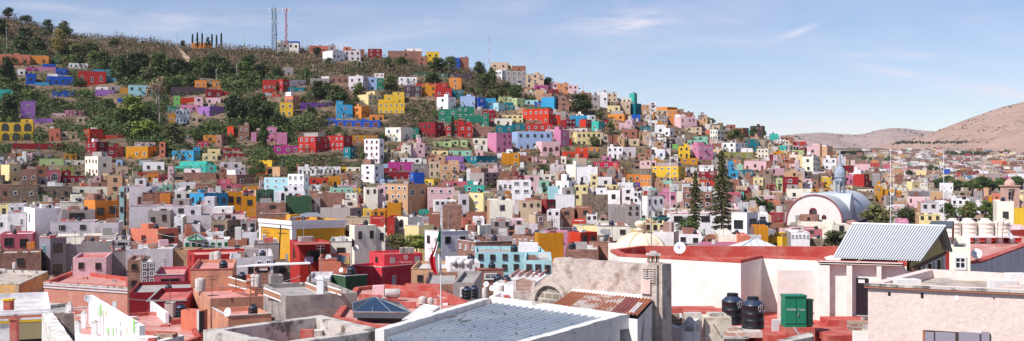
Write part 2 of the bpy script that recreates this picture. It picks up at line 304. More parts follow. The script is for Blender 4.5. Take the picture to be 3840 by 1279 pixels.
# ---------------- the houses traced from the photograph ----------------
# tile, left edge, near corner (- = one face seen), right edge, top, bottom[@distance], colour, windows (left face / right face), label
TILES = dict(A=(0,150), B=(480,150), C=(960,150), D=(1440,150), E=(1920,200), F=(0,440), G=(480,440), H=(960,440), I=(1440,440), J=(1920,440), K=(2400,380),
             L=(2400,600), M=(2880,440), N=(3360,440), O=(2880,640), P=(3360,640), Q=(0,700), R=(480,700), S=(960,700), T=(1440,700), U=(1920,700))
HOUSES = """
A 0 - 300 140 285 sal 3x1d|long salmon house with roof loggia at hilltop left
A 298 - 490 155 262 ora 2x1d|orange house with awning beside the salmon mansion
A 520 - 600 185 245 dgn 2x1w|small dark green house beside the round bright bush
A 265 - 360 275 330 mag 2x1w|magenta wing left of the pink house
A 358 - 560 268 345 pin 3x1w|bright pink house wedged between blue houses
A 430 - 560 240 300 blu 1x1d|topmost royal blue block behind the pink house
A 558 - 675 285 370 blu 3x1d|royal blue house right of the pink house
A 468 - 735 362 468 blu 4x1d|royal blue house with wide brown balcony window
A 260 - 355 335 450 blu 1x1d|royal blue tower at left of the blue terrace
A 350 - 497 425 475 sky 0x0|low light blue terrace wall below blue tower
A 525 - 740 520 600 blu 0x0/3x1w|low royal blue house under the stone terrace
A 785 - 1065 310 475 red 3x1wt|big red house with three tall white windows
A 925 - 1120 295 455~16 sky 2x2w|sky blue house behind the big red house
A 1060 - 1170 385 460~10 sky 1x1w|light blue annex with balustrade beside red house
A 690 - 885 232 285 whi 4x1b|white arched retaining building on upper left slope
A 208 - 355 612 785 vio 1x2w|violet house with two white framed windows
A 0 - 130 495 610 trq 1x1w|turquoise house half hidden by left trees
A 955 - 1180 500 585 vio 2x1w|low violet house below the big red house
A 1105 - 1250 455 520 gry 2x1d|brownish house above the low violet house
A 520 - 665 735 800 ppk 2x1w|pale pink house with white windows above terrace
A 655 - 850 705 790 pin 1x1w|dusty pink house with stepped terrace
A 770 - 850 770 850 bei 1x1d|beige block below the dusty pink house
A 300 - 530 785 860 vio 0x0|violet terrace with balustrade below violet house
A 175 - 250 295 365 whi 1x1d|small whitewashed shed below salmon mansion
A 1180 - 1240 590 655 blu 0x0|small blue block beside bright leafy tree
B 0 - 245 450 600 aqu 3x2d|pale aqua house with small black balcony
B -80 - 80 475 575 och 2x1d|ochre house left of the pale aqua house
B 635 - 845 28 70 ora 2x1d|orange house among cypresses on the skyline
B 670 - 790 405 490 ora 2x1w|orange cube house above dark retaining wall
B 855 - 930 410 495 ora 1x1w|small orange house right of orange cube house
B 725 - 860 385 420 gry 2x1d|grey flat roof house behind two orange houses
B 430 - 780 470 580 dkb 0x0|long dark brown retaining wall house
B 780 - 945 495 600 drd 2x1w|dark red house with two white windows
B 460 - 525 560 690 lgr 1x2w|narrow bright green house with stacked windows
B 525 - 670 580 650 ord 0x0|orange red terrace block below dark wall
B 670 - 755 570 700 ppk 1x2d|pale pink house with white roof room
B 785 - 930 580 655 ppk 2x1d|pale pink house above the lavender villa
B 705 820 975 665 790 vio 1x1d/2x1wa|lavender villa with arched white windows
B 390 - 480 665 740 gre 2x1w|dark green house below narrow green house
B 480 - 620 690 850 whi 4x2b|white house with blue corner stripes
B 410 - 570 745 850 och 4x1w|ochre house with white windows below green house
B 620 - 705 755 850 bei 1x1d|beige house under violet balcony
B 525 - 705 650 740 pin 2x1d|faded pink house with roof balustrade
B 935 - 1010 520 570 red 0x0|low red wall house right of dark red house
C 65 - 210 400 545 red 3x1w|red house with white windows left of red tower
C 210 270 335 395 555 red 2x2w/1x2w|tilted red tower house beside teal house
C 335 - 505 400 480 slt 2x1w|slate teal upper house with barred windows
C 322 - 485 475 548 tea 2x1w|teal house with pink barred window
C 0 - 88 512 540 aqu 1x1w|small pale aqua roof room at hill left
C 90 - 165 540 580 pbl 2x1w|small pale blue house below red house
C 165 - 245 540 590 ord 1x1w|small orange red house right of pale blue one
C 0 - 90 560 615 drd 1x1w|dark red low house left of dark trees
C 290 370 440 560 700 sal 0x0/1x2w|salmon house with curved corner above yellow tower
C 240 - 372 628 770 yel 2x2w|yellow tower house with arched openings
C 445 - 785 630 690 pur 2x1d|long low purple house among trees
C 205 - 430 25 95@748 crm 4x1d|cream telecom building under the lattice masts
C 250 - 435 10 90@764 blu 0x0|royal blue building behind the cream hilltop house
C 540 - 730 55 120 sal 2x1d|salmon brick house on skyline behind round bush
C 670 770 890 105 215 whi 0x0/3x1d|white and brick hilltop house with three windows
C 730 - 800 50 180 gry 1x2d|tall bare concrete house on the ridge
C 885 - 1050 105 215 lil 3x2d|grey white ridge house with blue windows
C 880 - 955 68 110 sal 1x1d|salmon roof room on skyline
C 950 - 1090 92 155 bri 2x1d|brick house on skyline right of salmon room
C 1125 - 1262 88 165 drd 2x2w|dark red brick house on skyline
C 740 - 935 360 445 bri 3x1d|brick villa with white dome on roof
C 930 1075 1130 360 520 lil 2x2d/1x2d|lilac grey house above leafy tree
C 1075 - 1135 375 510 ppk 1x2d|pale peach house between two lilac houses
C 1132 - 1215 372 520 pbl 1x2d|lavender blue tower house with brown windows
C 1215 - 1287 385 520 gre 1x2w|dark green house beside lavender blue tower
C 1190 - 1287 335 375 whi 2x1o|small white house with orange windows on slope
C 545 - 740 385 460 gry 2x1d|low grey house left of brick villa
C 805 - 970 650 800 sky 1x2w|bright sky blue house above royal blue building
C 1022 1130 1262 545 675 pye 1x1b/3x2b|cream villa with pale blue shutters
C 970 1060 1145 665 800 ora 1x2d/3x1d|orange house with brown windows beside sky blue
C 1145 - 1287 750 830 ora 2x1d|light orange house below yellow house
C 715 - 805 785 860 blu 1x1d|royal blue left wing with wide dark window
C 800 - 1250 808 890 blu 5x1oL|long royal blue building with orange framed windows
C 270 - 375 275 360 gry 1x1d|ruined grey water cistern house on bare slope
D 0 - 205 550 640 yel 2x1w|upper part of the bright yellow villa
D -60 - 205 625 750 yel 5x2w|bright yellow villa with white windows
D 40 - 380 108 180 bri 1x1d|long bare brick building on skyline
D 210 - 320 95 120 bri 0x0|bare brick roof room on the skyline
D 340 - 435 165 230 bri 1x1d|brick house left of yellow skyline house
D 425 - 555 118 195 yel 2x1d|yellow house with rooftop railing on skyline
D 675 - 762 178 245 blu 1x1d|blue half of the paired skyline house
D 760 - 852 172 250 bri 0x0|brick half of the paired skyline house
D 145 - 330 372 470 whi 3x2w|white villa with balustrades behind tree
D 200 - 380 462 580 dkb 2x2w|dark brown house with white windows
D 378 - 520 455 580 och 3x2d|ochre house between brown and red houses
D 318 - 640 435 490 red 4x1w|long red house above the ochre house
D 655 - 778 382 495 ora 1x2w|orange house with two stacked white windows
D 515 - 680 482 600 red 2x1w|red house below the orange stacked house
D 680 - 798 500 585 tea 1x1d|teal house with dark upper opening
D 270 - 640 333 378 dgn 4x1w|long low olive green house on upper slope
D 660 - 880 333 390 dkb 4x1w|long low dark house with white windows on slope
D 1072 - 1245 225 300 bei 2x1d|beige house on skyline above glass fronted building
D 1125 - 1287 250 300 pye 3x1d|yellow trimmed roof house above glass front
D 1090 1185 1300 300 410 whi 3x2W/4x2W|white glass fronted building on ridge
D 530 645 725 570 715 whi 1x2d/1x2w|white house with arched window on hill center
D 768 - 915 565 700 pbl 3x1w|periwinkle blue house left part with balcony
D 912 950 1018 578 705 blu 1x1w/1x2w|blue house with two stacked windows
D 1018 - 1125 585 705 sky 1x1y|blue house with yellow window
D 1098 1150 1215 630 740 aqu 1x1w/2x1y|pale blue house beside teal house on hill
D 1158 - 1287 570 640 lim 3x1w|pale olive green long house on hill
D 1215 - 1300 628 720 tea 2x1w|teal house below pale olive green house
D 548 - 738 695 850 gre 2x2w|large dark green house with cream windows
D 610 - 720 660 700 gre 1x1d|green roof room on large dark green house
D 738 - 905 672 790 gre 3x2w|stepped green house behind the green terraces
D 815 - 992 768 860 gre 3x1w|green house with three cream windows
D 985 - 1055 745 870 gre 1x2w|mint green side house with arched door
D 990 - 1118 708 830 drd 2x2w|dark red house behind green houses
D 1110 - 1287 790 860 cre 2x1d|cream house with dark terrace opening
D 1190 - 1287 755 800 pye 2x1d|small pale yellow house above cream house
E -60 - 145 175 330 gry 4x3W|grey white glazed hillside building, left block
E 140 - 320 210 350 bei 3x3d|beige three storey building on ridge end
E 0 - 135 125 180 bri 1x1d|brick skyline house left of eucalyptus
E 225 - 360 320 375 mag 2x1d|small magenta house on the ridge
E 350 - 465 290 360 ppk 2x1d|pale pink house with tall chimney on ridge
E 460 - 570 300 395 peach 2x2w|peach ridge house with dark arch
E 565 - 660 318 410 ppk 2x2d|pink end house on ridge with tall windows
E 370 - 470 362 425 drd 1x1d|dark red house under the pale pink ridge house
E 240 - 320 365 460 tan 0x0|bare brick house left of dark red ridge house
E 0 50 130 448 545 lim 1x2w/2x2w|lime green house on left ridge slope
E 135 - 265 470 525 aqu 2x1d|pale aqua house with garage opening
E 228 - 318 490 545 blu 1x1w|small cobalt blue house right of pale aqua one
E 295 425 470 438 590 sky 0x0/1x3d|tall sky blue house with blank wide wall
E 150 - 400 540 600 gre 3x1w|long dark green house above the big red one
E 465 - 575 440 590 bri 1x3d|dark brick house right of tall sky blue house
E 52 - 115 552 640 tan 0x0|blank tan wall house left of orange red house
E 112 370 410 555 715 ord 5x2w/1x2w|big orange red house with many white windows
E 370 - 488 620 715 ord 1x1wa|orange red house with arched window
E 138 - 408 708 790 red 4x1w|red lower house with small arched windows
E 490 545 640 665 765 drd 0x0/3x2w|dark red corner house right of orange red
E 580 - 755 625 725 sky 2x1d|blue house with balcony between red houses
E 678 745 800 665 750 ord 0x0/2x2w|orange red cube house with white windows
E 800 870 932 680 800 trq 1x1w/1x3w|turquoise house with patterned parapet
E 0 - 110 620 705 pye 2x2d|pale yellow house left of the red lower house
E 0 - 135 710 780 tea 1x1w|teal flat house below pale yellow house
E 800 - 880 420 580 gry 1x2d|grey pink house behind the big ridge tree
E 850 - 960 390 540 whi 2x1d|white house with black window on ridge
E 960 - 1055 400 490 bei 2x2d|beige ridge house with water tank
E 960 - 1085 525 600 pye 2x1d|pale yellow house with two dark windows
E 1180 1230 1258 398 470 trq 0x0/1x2w|turquoise roof tower on skyline
E 1085 - 1190 485 595 bei 2x1d|beige house left of the teal block
E 1185 1240 1300 505 615 tea 0x0/1x1d|teal block house on ridge
E 960 1130 1175 610 675 ora 2x1d/1x1d|light orange house with water tank below ridge
E 1205 - 1287 615 690 blu 1x1w|cobalt house with white trim below teal block
E 1060 - 1200 450 505 cre 3x1d|cream ridge house left of turquoise tower
F 0 - 333 50 240 yel 3x2A|yellow house with arches and wooden balcony
F 497 - 605 110 235 sal 2x1r|salmon house with crenellated brown parapet
F 600 - 780 140 225 bei 2x1d|beige arched house right of salmon house
F 125 - 640 262 365 drd 5x1d|long dark red terrace house under yellow house
F 840 900 1035 118 270 ord 2x3w/0x0|orange red house with white left windows
F 1030 - 1237 178 245 ord 0x0|long blank orange red wall house
F 865 968 1090 248 385 drd 2x2w/1x2w|dark red house with white framed windows
F 1088 - 1240 295 420 drd 2x1w|dark red right wing with two windows
F 395 - 640 415 500 lim 1x1wa|pale olive house with arched window
F 635 - 850 432 500 cre 2x1wa|cream house with arched grille window
F 605 - 750 500 580 oli 1x1d|olive green house above dark red terrace
F 610 - 865 590 665 drd 3x1w|dark red terrace house with white grilles
F 855 985 1125 393 590 crm 4x2r/1x1d|cream and ochre house with shuttered windows
F 980 - 1125 393 485 och 1x1d|ochre upper house with brown window
F 1030 - 1165 520 580 ppk 1x1d|dusty pink house under ochre house
F 1080 - 1230 580 770 tan 1x2d|tan plaster house with wall lantern
F 10 95 205 475 680 pye 0x2d/1x2w|yellow plaster house with roof awning at left edge
F 205 - 375 520 710 bri 2x1w|brick house with roof shelter at left
F 355 - 475 490 600 bri 1x1d|brick house with dark doorway at left
F 475 - 608 532 665 rose 1x1wA|patterned pink brick house with arched terrace
F 90 - 380 680 860 stn 2x1w|weathered stone house with barred windows
F 390 - 720 695 830 stn 3x1d|old arched stone house behind dark bush
F 720 - 1100 700 790 crm 2x1d|cream flat house with yellow parapet
F 0 - 95 680 860 bri 1x1d|dark brick house at far left edge
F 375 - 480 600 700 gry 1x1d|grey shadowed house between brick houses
F 1165 - 1287 500 590 bei 1x1d|stained beige wall house under white shed
F 640 - 770 365 430 och 2x1d|ochre garage house with tiled edge
F 1165 - 1232 425 500 pbl 1x1d|small pale blue shed right of ochre house
G -20 200 300 292 440 och 3x1w/0x0|big ochre house with two white windows
G 65 - 275 250 300 ppk 2x1w|pale house with laundry above ochre house
G 315 - 375 248 440 sal 1x3d|narrow brown orange house beside olive tree
G 442 660 725 335 450 sky 3x1y/1x1y|bright sky blue house with yellow windows
G 660 - 725 300 420 sky 1x1d|tall blue wing right of bright blue house
G 570 - 668 170 230 gry 1x1w|grey roofed small house beside olive tree
G 695 - 808 240 310 cri 2x1w|magenta pink house above cream porch house
G 748 - 900 360 450 pye 2x1w|yellow cream house with wide white window
G 800 - 925 318 400 pye 1x1d|pale yellow block behind the cream porch house
G 890 940 1008 175 310 bri 1x1d/1x2d|pinkish brick house with orange wall beside
G 755 - 890 178 265 ora 1x1d|orange walled house with wooden pergola
G 1000 1065 1110 90 220 ord 0x0/1x1w|orange red narrow house below dark trees
G 1110 - 1218 80 250 bri 2x2w|pink brick house beside orange red house
G 1238 - 1290 150 255 pin 1x2w|pink house at the tree edge
G 940 - 1135 310 365 drd 4x1w|dark red house with several white windows
G 960 - 1192 365 430 drd 4x1wa|lower dark red house with paired arched windows
G 148 - 365 448 555 whi 2x1d|white house with barred window and black tank
G 95 - 310 555 600 red 1x1d|low red house below the white barred house
G 190 - 310 565 670 ora 2x1d|orange brick shed house with open front
G 308 - 395 572 668 drd 1x1d|dark red blank house in lower left town
G 400 - 465 492 665 ppk 1x2w|pale pink narrow house beside lamp post
G 465 780 890 490 560 trq 4x1w/1x1w|turquoise house with green balustrade
G 778 - 890 475 560 trq 1x1w|turquoise cube with large white window
G 555 - 885 558 660 bri 0x0|long blank brick wall house under turquoise
G 115 - 195 438 500 aqu 1x1w|pale aqua house left of white barred house
G 925 - 1145 450 530 lil 2x1d|grey white roof terrace house
G 985 1090 1287 580 700 bri 1x1d/2x1w|broad brick house with white balcony window
G 70 - 180 618 700@330 whi 1x1w|small white tower with black tank
G 510 - 680 655 760 whi 1x1d|white and brick house with outside stair
G 680 - 825 670 760 bri 2x1w|brick house below turquoise house
G 885 - 1145 670 745 rose 1x1d|dusty rose low house with awning
H 105 - 207 98 255 pin 1x2w|pink house with tall center block
H 205 - 312 152 270 pin 0x0|stepped right wing of the pink house
H 5 - 105 110 155 ppk 1x1d|pale pink roof room left of pink house
H 183 - 450 285 365 mag 3x1w|long magenta house with white windows
H 425 600 735 192 385 red 3x3w/2x3w|big red house, left block with many windows
H 710 880 968 183 365 red 4x3wa/1x2w|big red house, right block with arched windows
H 622 - 712 282 330 whi 2x1w|white recessed balcony block in big red house
H 610 - 690 165 250 sky 1x1d|blue roof terrace between big red blocks
H 878 950 1005 298 440 tea 1x2w/1x2w|teal house attached to the big red one
H 970 - 1220 180 235 och 3x1w|long ochre house above white tower house
H 970 - 1085 238 290 bri 1x1w|small brick house under the ochre house
H 1088 1240 1287 215 465 whi 3x4r/1x2d|tall white house with four rows of red windows
H 435 - 640 148 195 bri 2x1w|low brick house above big red house
H 422 - 850 495 590 whi 10x1dB|long white arcade building with royal blue roof
H 385 425 540 470 560 bri 0x0/0x0|tan brick wall house left of arcade
H 850 - 915 500 560 yel 1x1d|small yellow house right of blue roofed arcade
H 912 - 1050 500 560 crm 2x1d|cream house with satellite dishes and arches
H 1060 1190 1287 475 690 whi 1x4d/2x3d|stepped white house below tall white house
H 15 160 198 430 510 yel 0x0/2x1w|yellow house with blue side windows
H 0 - 115 468 560 ora 2x1w|small orange house beside the yellow one
H 0 - 85 492 570 ord 1x1d|orange red wall house at left of yellow
H 165 240 315 498 600 tan 0x0/0x0|blank tan gable house below yellow house
H 80 320 375 605 730@355 aqu 3x2w/1x2w|pale mint villa with glass balcony, left half
H 320 480 532 570 810@350 whi 3x3W/1x2w|tall white villa with large white grilles
H 185 - 490 745 858@340 whi 2x1ta|white lower villa with teal arched windows
H 530 - 650 680 745 whi 1x1w|white house with grille window right of villa
H 530 - 735 610 680 ord 2x1d|terracotta house with roof parapet blocks
H 735 - 850 590 700 och 1x1d|ochre yellow house behind terracotta parapets
H 755 - 970 708 770@345 mint 3x1w|pale mint house with blue mural awning
H 890 - 1010 765 820@335 crm 2x1w|cream house with two grille windows
H 970 - 1052 715 765 yel 1x1w|small yellow house right of mural awning
H 1095 - 1225 700 790@340 crm 2x1d|cream cottage with outside stair
H 0 - 180 730 850@300 dgn 3x1d|olive green terrace house with pink awning
H 1245 - 1290 620 680 pbl 1x1w|pale blue house edge below white house
H 1225 - 1300 690 790@345 ppk 1x1d|pale peach corner house with small window
I 12 170 287 100 260 cre 2x2b/1x1b|cream house with pale blue arched windows
I 265 - 350 105 205 gre 1x1w|green house behind the cream arched house
I 350 515 600 50 220 drd 4x2d/1x2w|dark red three storey house on rock
I 515 - 600 120 200 drd 1x1d|dark red low wing with tiled edge
I 620 - 890 85 205 red 4x2w|red house with green doors behind cypress
I 700 - 795 35 90 red 1x1d|red roof room above the red green doored house
I 895 - 1080 95 200 bri 0x0|blank brick house right of red house
I 490 - 680 245 300 lim 2x1g|pale lime house with green windows
I 675 - 750 232 285 lim 1x1g|small lime cube house beside pale lime house
I 770 - 838 228 305 lim 1x1d|small lime house with brown door
I 895 - 1040 210 280 cre 2x1d|cream house with tall balcony door
I 915 - 1040 275 330 crm 1x1d|cream lower porch house with pitched edge
I 1040 1130 1287 155 355 pin 0x0/3x3r|tall pink house with red framed windows
I 1125 - 1300 82 160 tea 2x1w|teal house with white windows above pink house
I 480 - 645 335 385 pye 2x1d|pale yellow house row above rubble wall
I 645 - 880 335 385 mint 3x1w|long mint house above the teal arched one
I 795 935 1140 388 515 tea 4x2w/3x1wa|teal house with white arched windows
I 935 - 1140 455 520 gry 1x1d|grey brick ground floor under teal house
I 620 - 800 392 470 vio 0x0|violet blank house left of teal arched house
I 755 - 810 470 530 vio 1x1d|small violet house under the teal one
I 1190 - 1300 360 510 och 0x0|big ochre wall house right of teal
I 1140 - 1192 360 430 whi 0x0|white blank house between teal and ochre
I 40 - 300 448 540 mag 1x1w|magenta house with white door and blue tarp roof
I 165 - 385 410 470 whi 2x1d|white low house above magenta house
I 0 - 105 470 540 pbl 0x0|pale blue white wall left of magenta house
I 455 - 560 445 605 bei 2x2d|pale tower house with small windows
I 563 - 758 470 635 tan 2x2w|square concrete framed brick house
I 0 - 300 550 650 drd 4x1w|dark red house with laundry on balcony
I 258 300 408 555 705 blu 1x2w/0x1w|royal blue house right of laundry balcony
I 370 500 558 622 715 yel 2x1w/1x1w|yellow cube house with white windows
I 0 - 130 628 680 pbl 2x1d|light blue low wall house below laundry
I 0 240 430 672 840@360 tan 4x2w/2x1W|peach tan apartment house with wide window
I 438 - 708 705 785@365 ppk 3x1w|pale pink house with three doors
I 600 - 835 645 710 rose 1x1d|rose brick wall house above pink doors
I 803 - 1010 680 770 trq 2x1w|turquoise house with lattice parapet
I 838 - 955 635 680 trq 0x0|turquoise roof room behind lattice parapet
I 860 1005 1148 558 705 gry 2x1d/2x3d|grey unplastered two block house
I 1138 - 1300 628 770 whi 3x1W|white house with three large grilles
I 855 1000 1110 760 960@350 pye 1x3w/2x2w|yellow cream tower house with balustrade
I 755 - 855 775 940@350 lil 1x1d|lilac grey house left of yellow cream tower
I 1075 - 1245 735 800 gry 0x0|blank grey wall house right of turquoise
I 510 - 725 835 960@335 whi 4x1W|white house with wide terrace over brick base
J 0 55 398 140 320 pbl 1x1w/5x2d|long pale blue two storey house
J 240 300 480 240 400 ppk 0x0/3x1rA|pale pink house with round arch above tree
J 345 - 450 120 200 ppk 1x1d|pale pink upper block behind rose house
J 420 490 575 125 305 pin 0x1w/1x2w|rose pink house right of pale blue house
J 590 650 895 145 290 pye 1x1d/5x2d|pale yellow house with brown windows on hill
J 562 - 595 225 295 ord 0x0|orange red sliver house beside pale yellow one
J 655 - 868 303 345 ora 3x1b|orange roof rooms with blue windows
J 500 - 765 345 415 ord 2x1d|long orange house above pink crimson one
J 960 - 1112 295 415 whi 3x2d|white two storey house with dark balcony doors
J 1112 - 1245 300 395 lil 1x1b|lilac house right of white balcony house
J 0 - 75 358 500 och 1x2w|ochre yellow house at left with white window
J 910 - 1002 388 450 pin 1x1d|bright pink roof room house
J 820 - 1075 448 515 cri 3x1w|crimson house with white windows mid hill
J 1075 - 1240 425 520 stn 3x1y|stone brown house with balcony and yellow door
J 1160 - 1290 572 660 ora 2x1w|orange corner house with white frames
J 1225 - 1290 655 745 pur 1x1d|purple house with small dark windows
J 490 - 545 392 480 crm 1x1d|cream narrow house on rocky rise
J 545 640 750 475 640 crm 0x0/1x1d|cream stepped house, lower left part
J 650 - 860 500 650 whi 2x1d|white stepped house on cream base
J 790 - 860 575 750 pye 1x3d|pale yellow slim house with tall windows
J 860 - 1005 600 700 whi 1x1d|white stained house right of slim yellow house
J 618 - 760 680 840@350 pye 2x2d|pale yellow house with balconies and tank
J 760 - 830 705 800@352 crm 0x1d|cream narrow annex right of balconied house
J 925 - 1060 680 740 pye 2x1w|pale yellow house with curved parapet
J 0 - 190 630 780@345 whi 2x2W|white modern house with roof tanks left
J 120 - 275 580 760 ppk 1x2d|off white tall weathered house behind tanks
J 270 - 372 635 770 mint 1x2d|mint house with dark stair opening
J 370 - 510 695 770@350 aqu 0x0|pale aqua white blank house mid town
J 440 570 650 640 770@348 whi 2x1w/1x2w|white and mint stepped house
J 505 - 620 725 775@340 mint 0x0|mint green low wall house
J 450 - 630 775 870@335 whi 0x0|plain white cube house mid town
J 955 1085 1110 735 860@340 whi 1x1d/0x0|large white stepped block right, left part
J 1105 - 1230 710 850@338 whi 1x2d|large white stepped block, middle part
J 1185 - 1300 745 860@334 whi 3x2d|white cubic house beside ruined wall, right part
J 705 - 965 775 890@330 stn 0x0|ruined curved rubble wall building
J 1105 - 1260 120 205 bri 2x1d|brick house right of bare tree
J 1215 - 1290 150 215 tan 0x0|tan brick blank house upper right
J 1175 - 1280 215 290 bei 1x1d|beige house with small window upper slope
K 95 - 165 5 110 whi 1x3d|white tower house at left of orange villa
K 165 275 375 55 150 ora 1x1w/2x1wa|orange villa with arched balconies
K 275 - 375 85 225 ora 2x3wa|orange arcade front of the orange villa
K 165 - 275 85 145 bei 2x1d|beige brick house left of the orange arcade
K 185 - 275 145 225 gry 3x2d|grey concrete house under orange villa
K 335 - 440 78 150 stn 1x1d|dark grey flat roof house on skyline
K 375 - 540 110 155 bri 3x1d|brick house with overhanging slab on skyline
K 345 410 555 155 290 ppk 0x0/4x2d|pink two storey house with tiled windows
K 490 - 555 145 175 red 0x0|small bright red roof room on skyline
K 10 - 103 255 310 tea 1x1w|teal house left of white cube house
K 138 - 218 255 335 tea 2x1w|teal house touching white cube house
K 238 300 340 270 370 whi 1x1d/1x1d|white cube house with three small windows
K 85 - 175 190 270 whi 1x1d|white house above the two teal houses
K 150 - 260 235 350 whi 1x1d|white house right behind teal ones
K 455 - 620 260 340 bei 2x2d|jumbled beige brick house below pink house
K 705 780 845 285 395 cre 3x2b/2x2d|cream house with grey framed windows on slope
K 660 - 710 285 345 sal 0x0|salmon blank wall left of cream house
K 870 - 960 235 290 bri 1x1d|beige brick house on skyline right
K 950 1035 1090 265 350 bri 1x1d/1x1d|pinkish brick cube house on right ridge
K 530 - 680 355 400 mint 1x1d|mint green terrace house
K 480 - 680 392 440 mint 2x1d|lower mint green wall with railing
K 110 - 252 480 590 whi 2x1B|white house with blue arched windows
K 385 - 500 450 570 yel 2x2d|yellow stucco house with black railings
K 325 - 385 430 490 lgr 0x0|house with bright green rooftop screen
K 528 590 735 438 600 pin 1x2w/3x2w|pink villa with grey windows mid slope
K 820 960 1080 415 520 whi 2x2d/4x2d|long white house with white balconies on right
K 1078 - 1195 382 490 tea 3x2o|dark teal house with orange balconies
K 938 - 1140 512 580 oli 2x1w|low olive green house right
K 1180 - 1290 478 575 crm 3x2d|cream house right of low olive house
K 825 - 908 510 590 oli 1x1w|olive beige house behind conifer
K 405 - 580 570 625 och 2x1w|ochre orange arched roof house
K 120 385 455 652 800 yel 4x3w/1x3w|big yellow house with many white windows
K 0 105 150 740 860 ora 3x1w/1x1w|orange house left of big yellow one
K 590 - 770 705 790 drd 2x2w|dark red house with white windows beside conifer
K 610 - 750 795 860 ord 1x1wa|bright red low house beside conifer
K 905 - 945 600 790 sky 1x2d|narrow sky blue house behind conifer
K 900 - 985 690 790 sky 1x1d|blue block under narrow sky blue house
K 1000 - 1138 690 760 tea 3x1w|dark blue house with white windows
K 1138 - 1240 765 850 pye 2x1wa|pale yellow house with arched windows right
K 940 - 1015 590 640 ora 0x0|orange wall room above blue house
K 1045 - 1270 600 690 ppk 3x1d|pale pink long house on right slope
K 430 - 570 670 710 whi 1x1d|white flat house right of big yellow house
K 600 - 740 640 700 whi 1x1w|white low house above dark red house
L 175 - 380 325 430 pin 2x1d|lilac pink house with dark balcony doors
L 380 - 430 320 480 crm 0x0|white narrow wall right of lilac pink house
L 0 75 235 360 600 whi 0x0/3x2d|white house above dark stone base
L 430 - 730 320 490 bri 3x2w|long reddish brick wall house behind conifers
L 890 - 1015 325 425 rose 2x1da|pink brick house with arched doors
L 1015 - 1042 320 415 trq 1x1d|narrow turquoise house below cables
L 905 - 960 215 330 bri 1x2d|tall brick shaft house behind conifer
M 147 - 305 600 770 drd 1x2w|crimson house with white windows and rust tank
M 0 - 80 680 740 drd 3x1w|small maroon house with three white windows
M 80 - 147 610 740 lim 1x2w|green and white house left of crimson house
M 195 - 440 720 830 crm 2x1d|cream two level house below crimson one
M 345 455 520 395 550 cre 1x2d/3x3d|tall white house with three window rows
M 560 - 690 410 530 whi 2x2w|white house left of the church lantern
M 518 595 650 290 400 tan 1x1d/1x1d|tan brick tower house on right ridge
M 15 - 103 165 220 trq 0x0|turquoise and brick house on ridge tip
M 70 - 180 225 265 whi 4x1d|white house with dark windows on ridge tip
M 130 - 255 195 265 bri 1x1d|brick house block on ridge tip
M 250 - 385 245 290 red 1x1wa|red house on ridge right end
M 385 - 515 290 385 ppk 1x1d|pale pink tall house on ridge right end
M 245 - 360 330 380 lim 1x1d|pale green house under ridge tip
M 550 - 645 605 710 yel 2x2w|yellow house left of church lantern
M 440 - 645 720 755 och 3x1d|ochre low house behind barrel church
M 775 - 855 575 670 pin 2x1d|pink house right of the church lantern
M 735 - 860 485 545 drd 2x1d|dark red brick house right of lantern spire
M 858 965 1018 570 700 red 0x1w/1x2w|red house with white painted gable wall
M 870 - 1025 470 550 ppk 2x1d|pale pink house above red gable house
M 1030 - 1130 560 690 gry 2x2w|grey concrete house with arched porch
M 1032 - 1125 458 500 red 2x1w|bright red distant house
M 1195 - 1290 570 680 bei 3x2d|beige apartment house with three windows
M 770 - 850 690 735 pye 1x1d|pale yellow house at lantern foot
M 905 - 1060 725 770 cre 4x1dA|cream arcade house behind church vault
M 330 - 445 650 710 whi 2x1w|white cottage left of yellow house
M 300 - 345 375 500 pye 0x2d|narrow pale yellow side house
M 1155 - 1225 470 520 rose 1x1d|dusty rose distant house beside red one
N 0 - 75 570 700 bri 3x3d|brick apartment block with window grid
N 110 165 248 645 740 pye 0x1d/1x1d|pale yellow cube house right of brick block
N 0 - 60 738 790 och 2x1da|ochre house with two arches
N 440 - 575 660 760 whi 3x1w|white stepped house beside tree row
N 320 - 480 755 830 tan 1x1w|long tan house in lower right town
N 470 - 545 520 575 blu 0x0|cobalt blue far house with green wing
N 600 - 655 555 600 red 2x1w|red far house with white arches
N 1045 - 1185 600 635 mag 2x1w|magenta far house above the tree row
N 1190 - 1258 600 650 pbl 2x1d|periwinkle far house right of magenta one
N 880 930 960 708 790 tan 0x1d/0x0|tall tan block beside bell gable
N 740 - 870 745 850 gry 2x1w|grey and white house with roof parapet
N 1075 - 1110 440 475 ord 0x0|bright orange red far house under wall
N 955 - 1070 432 475 sal 1x1d|salmon far house below long stone wall
N 200 - 305 530 585 pye 1x1d|cream far house left of park trees
N 955 - 1075 765 850 sal 1x1d|terracotta house with stepped roof
"""
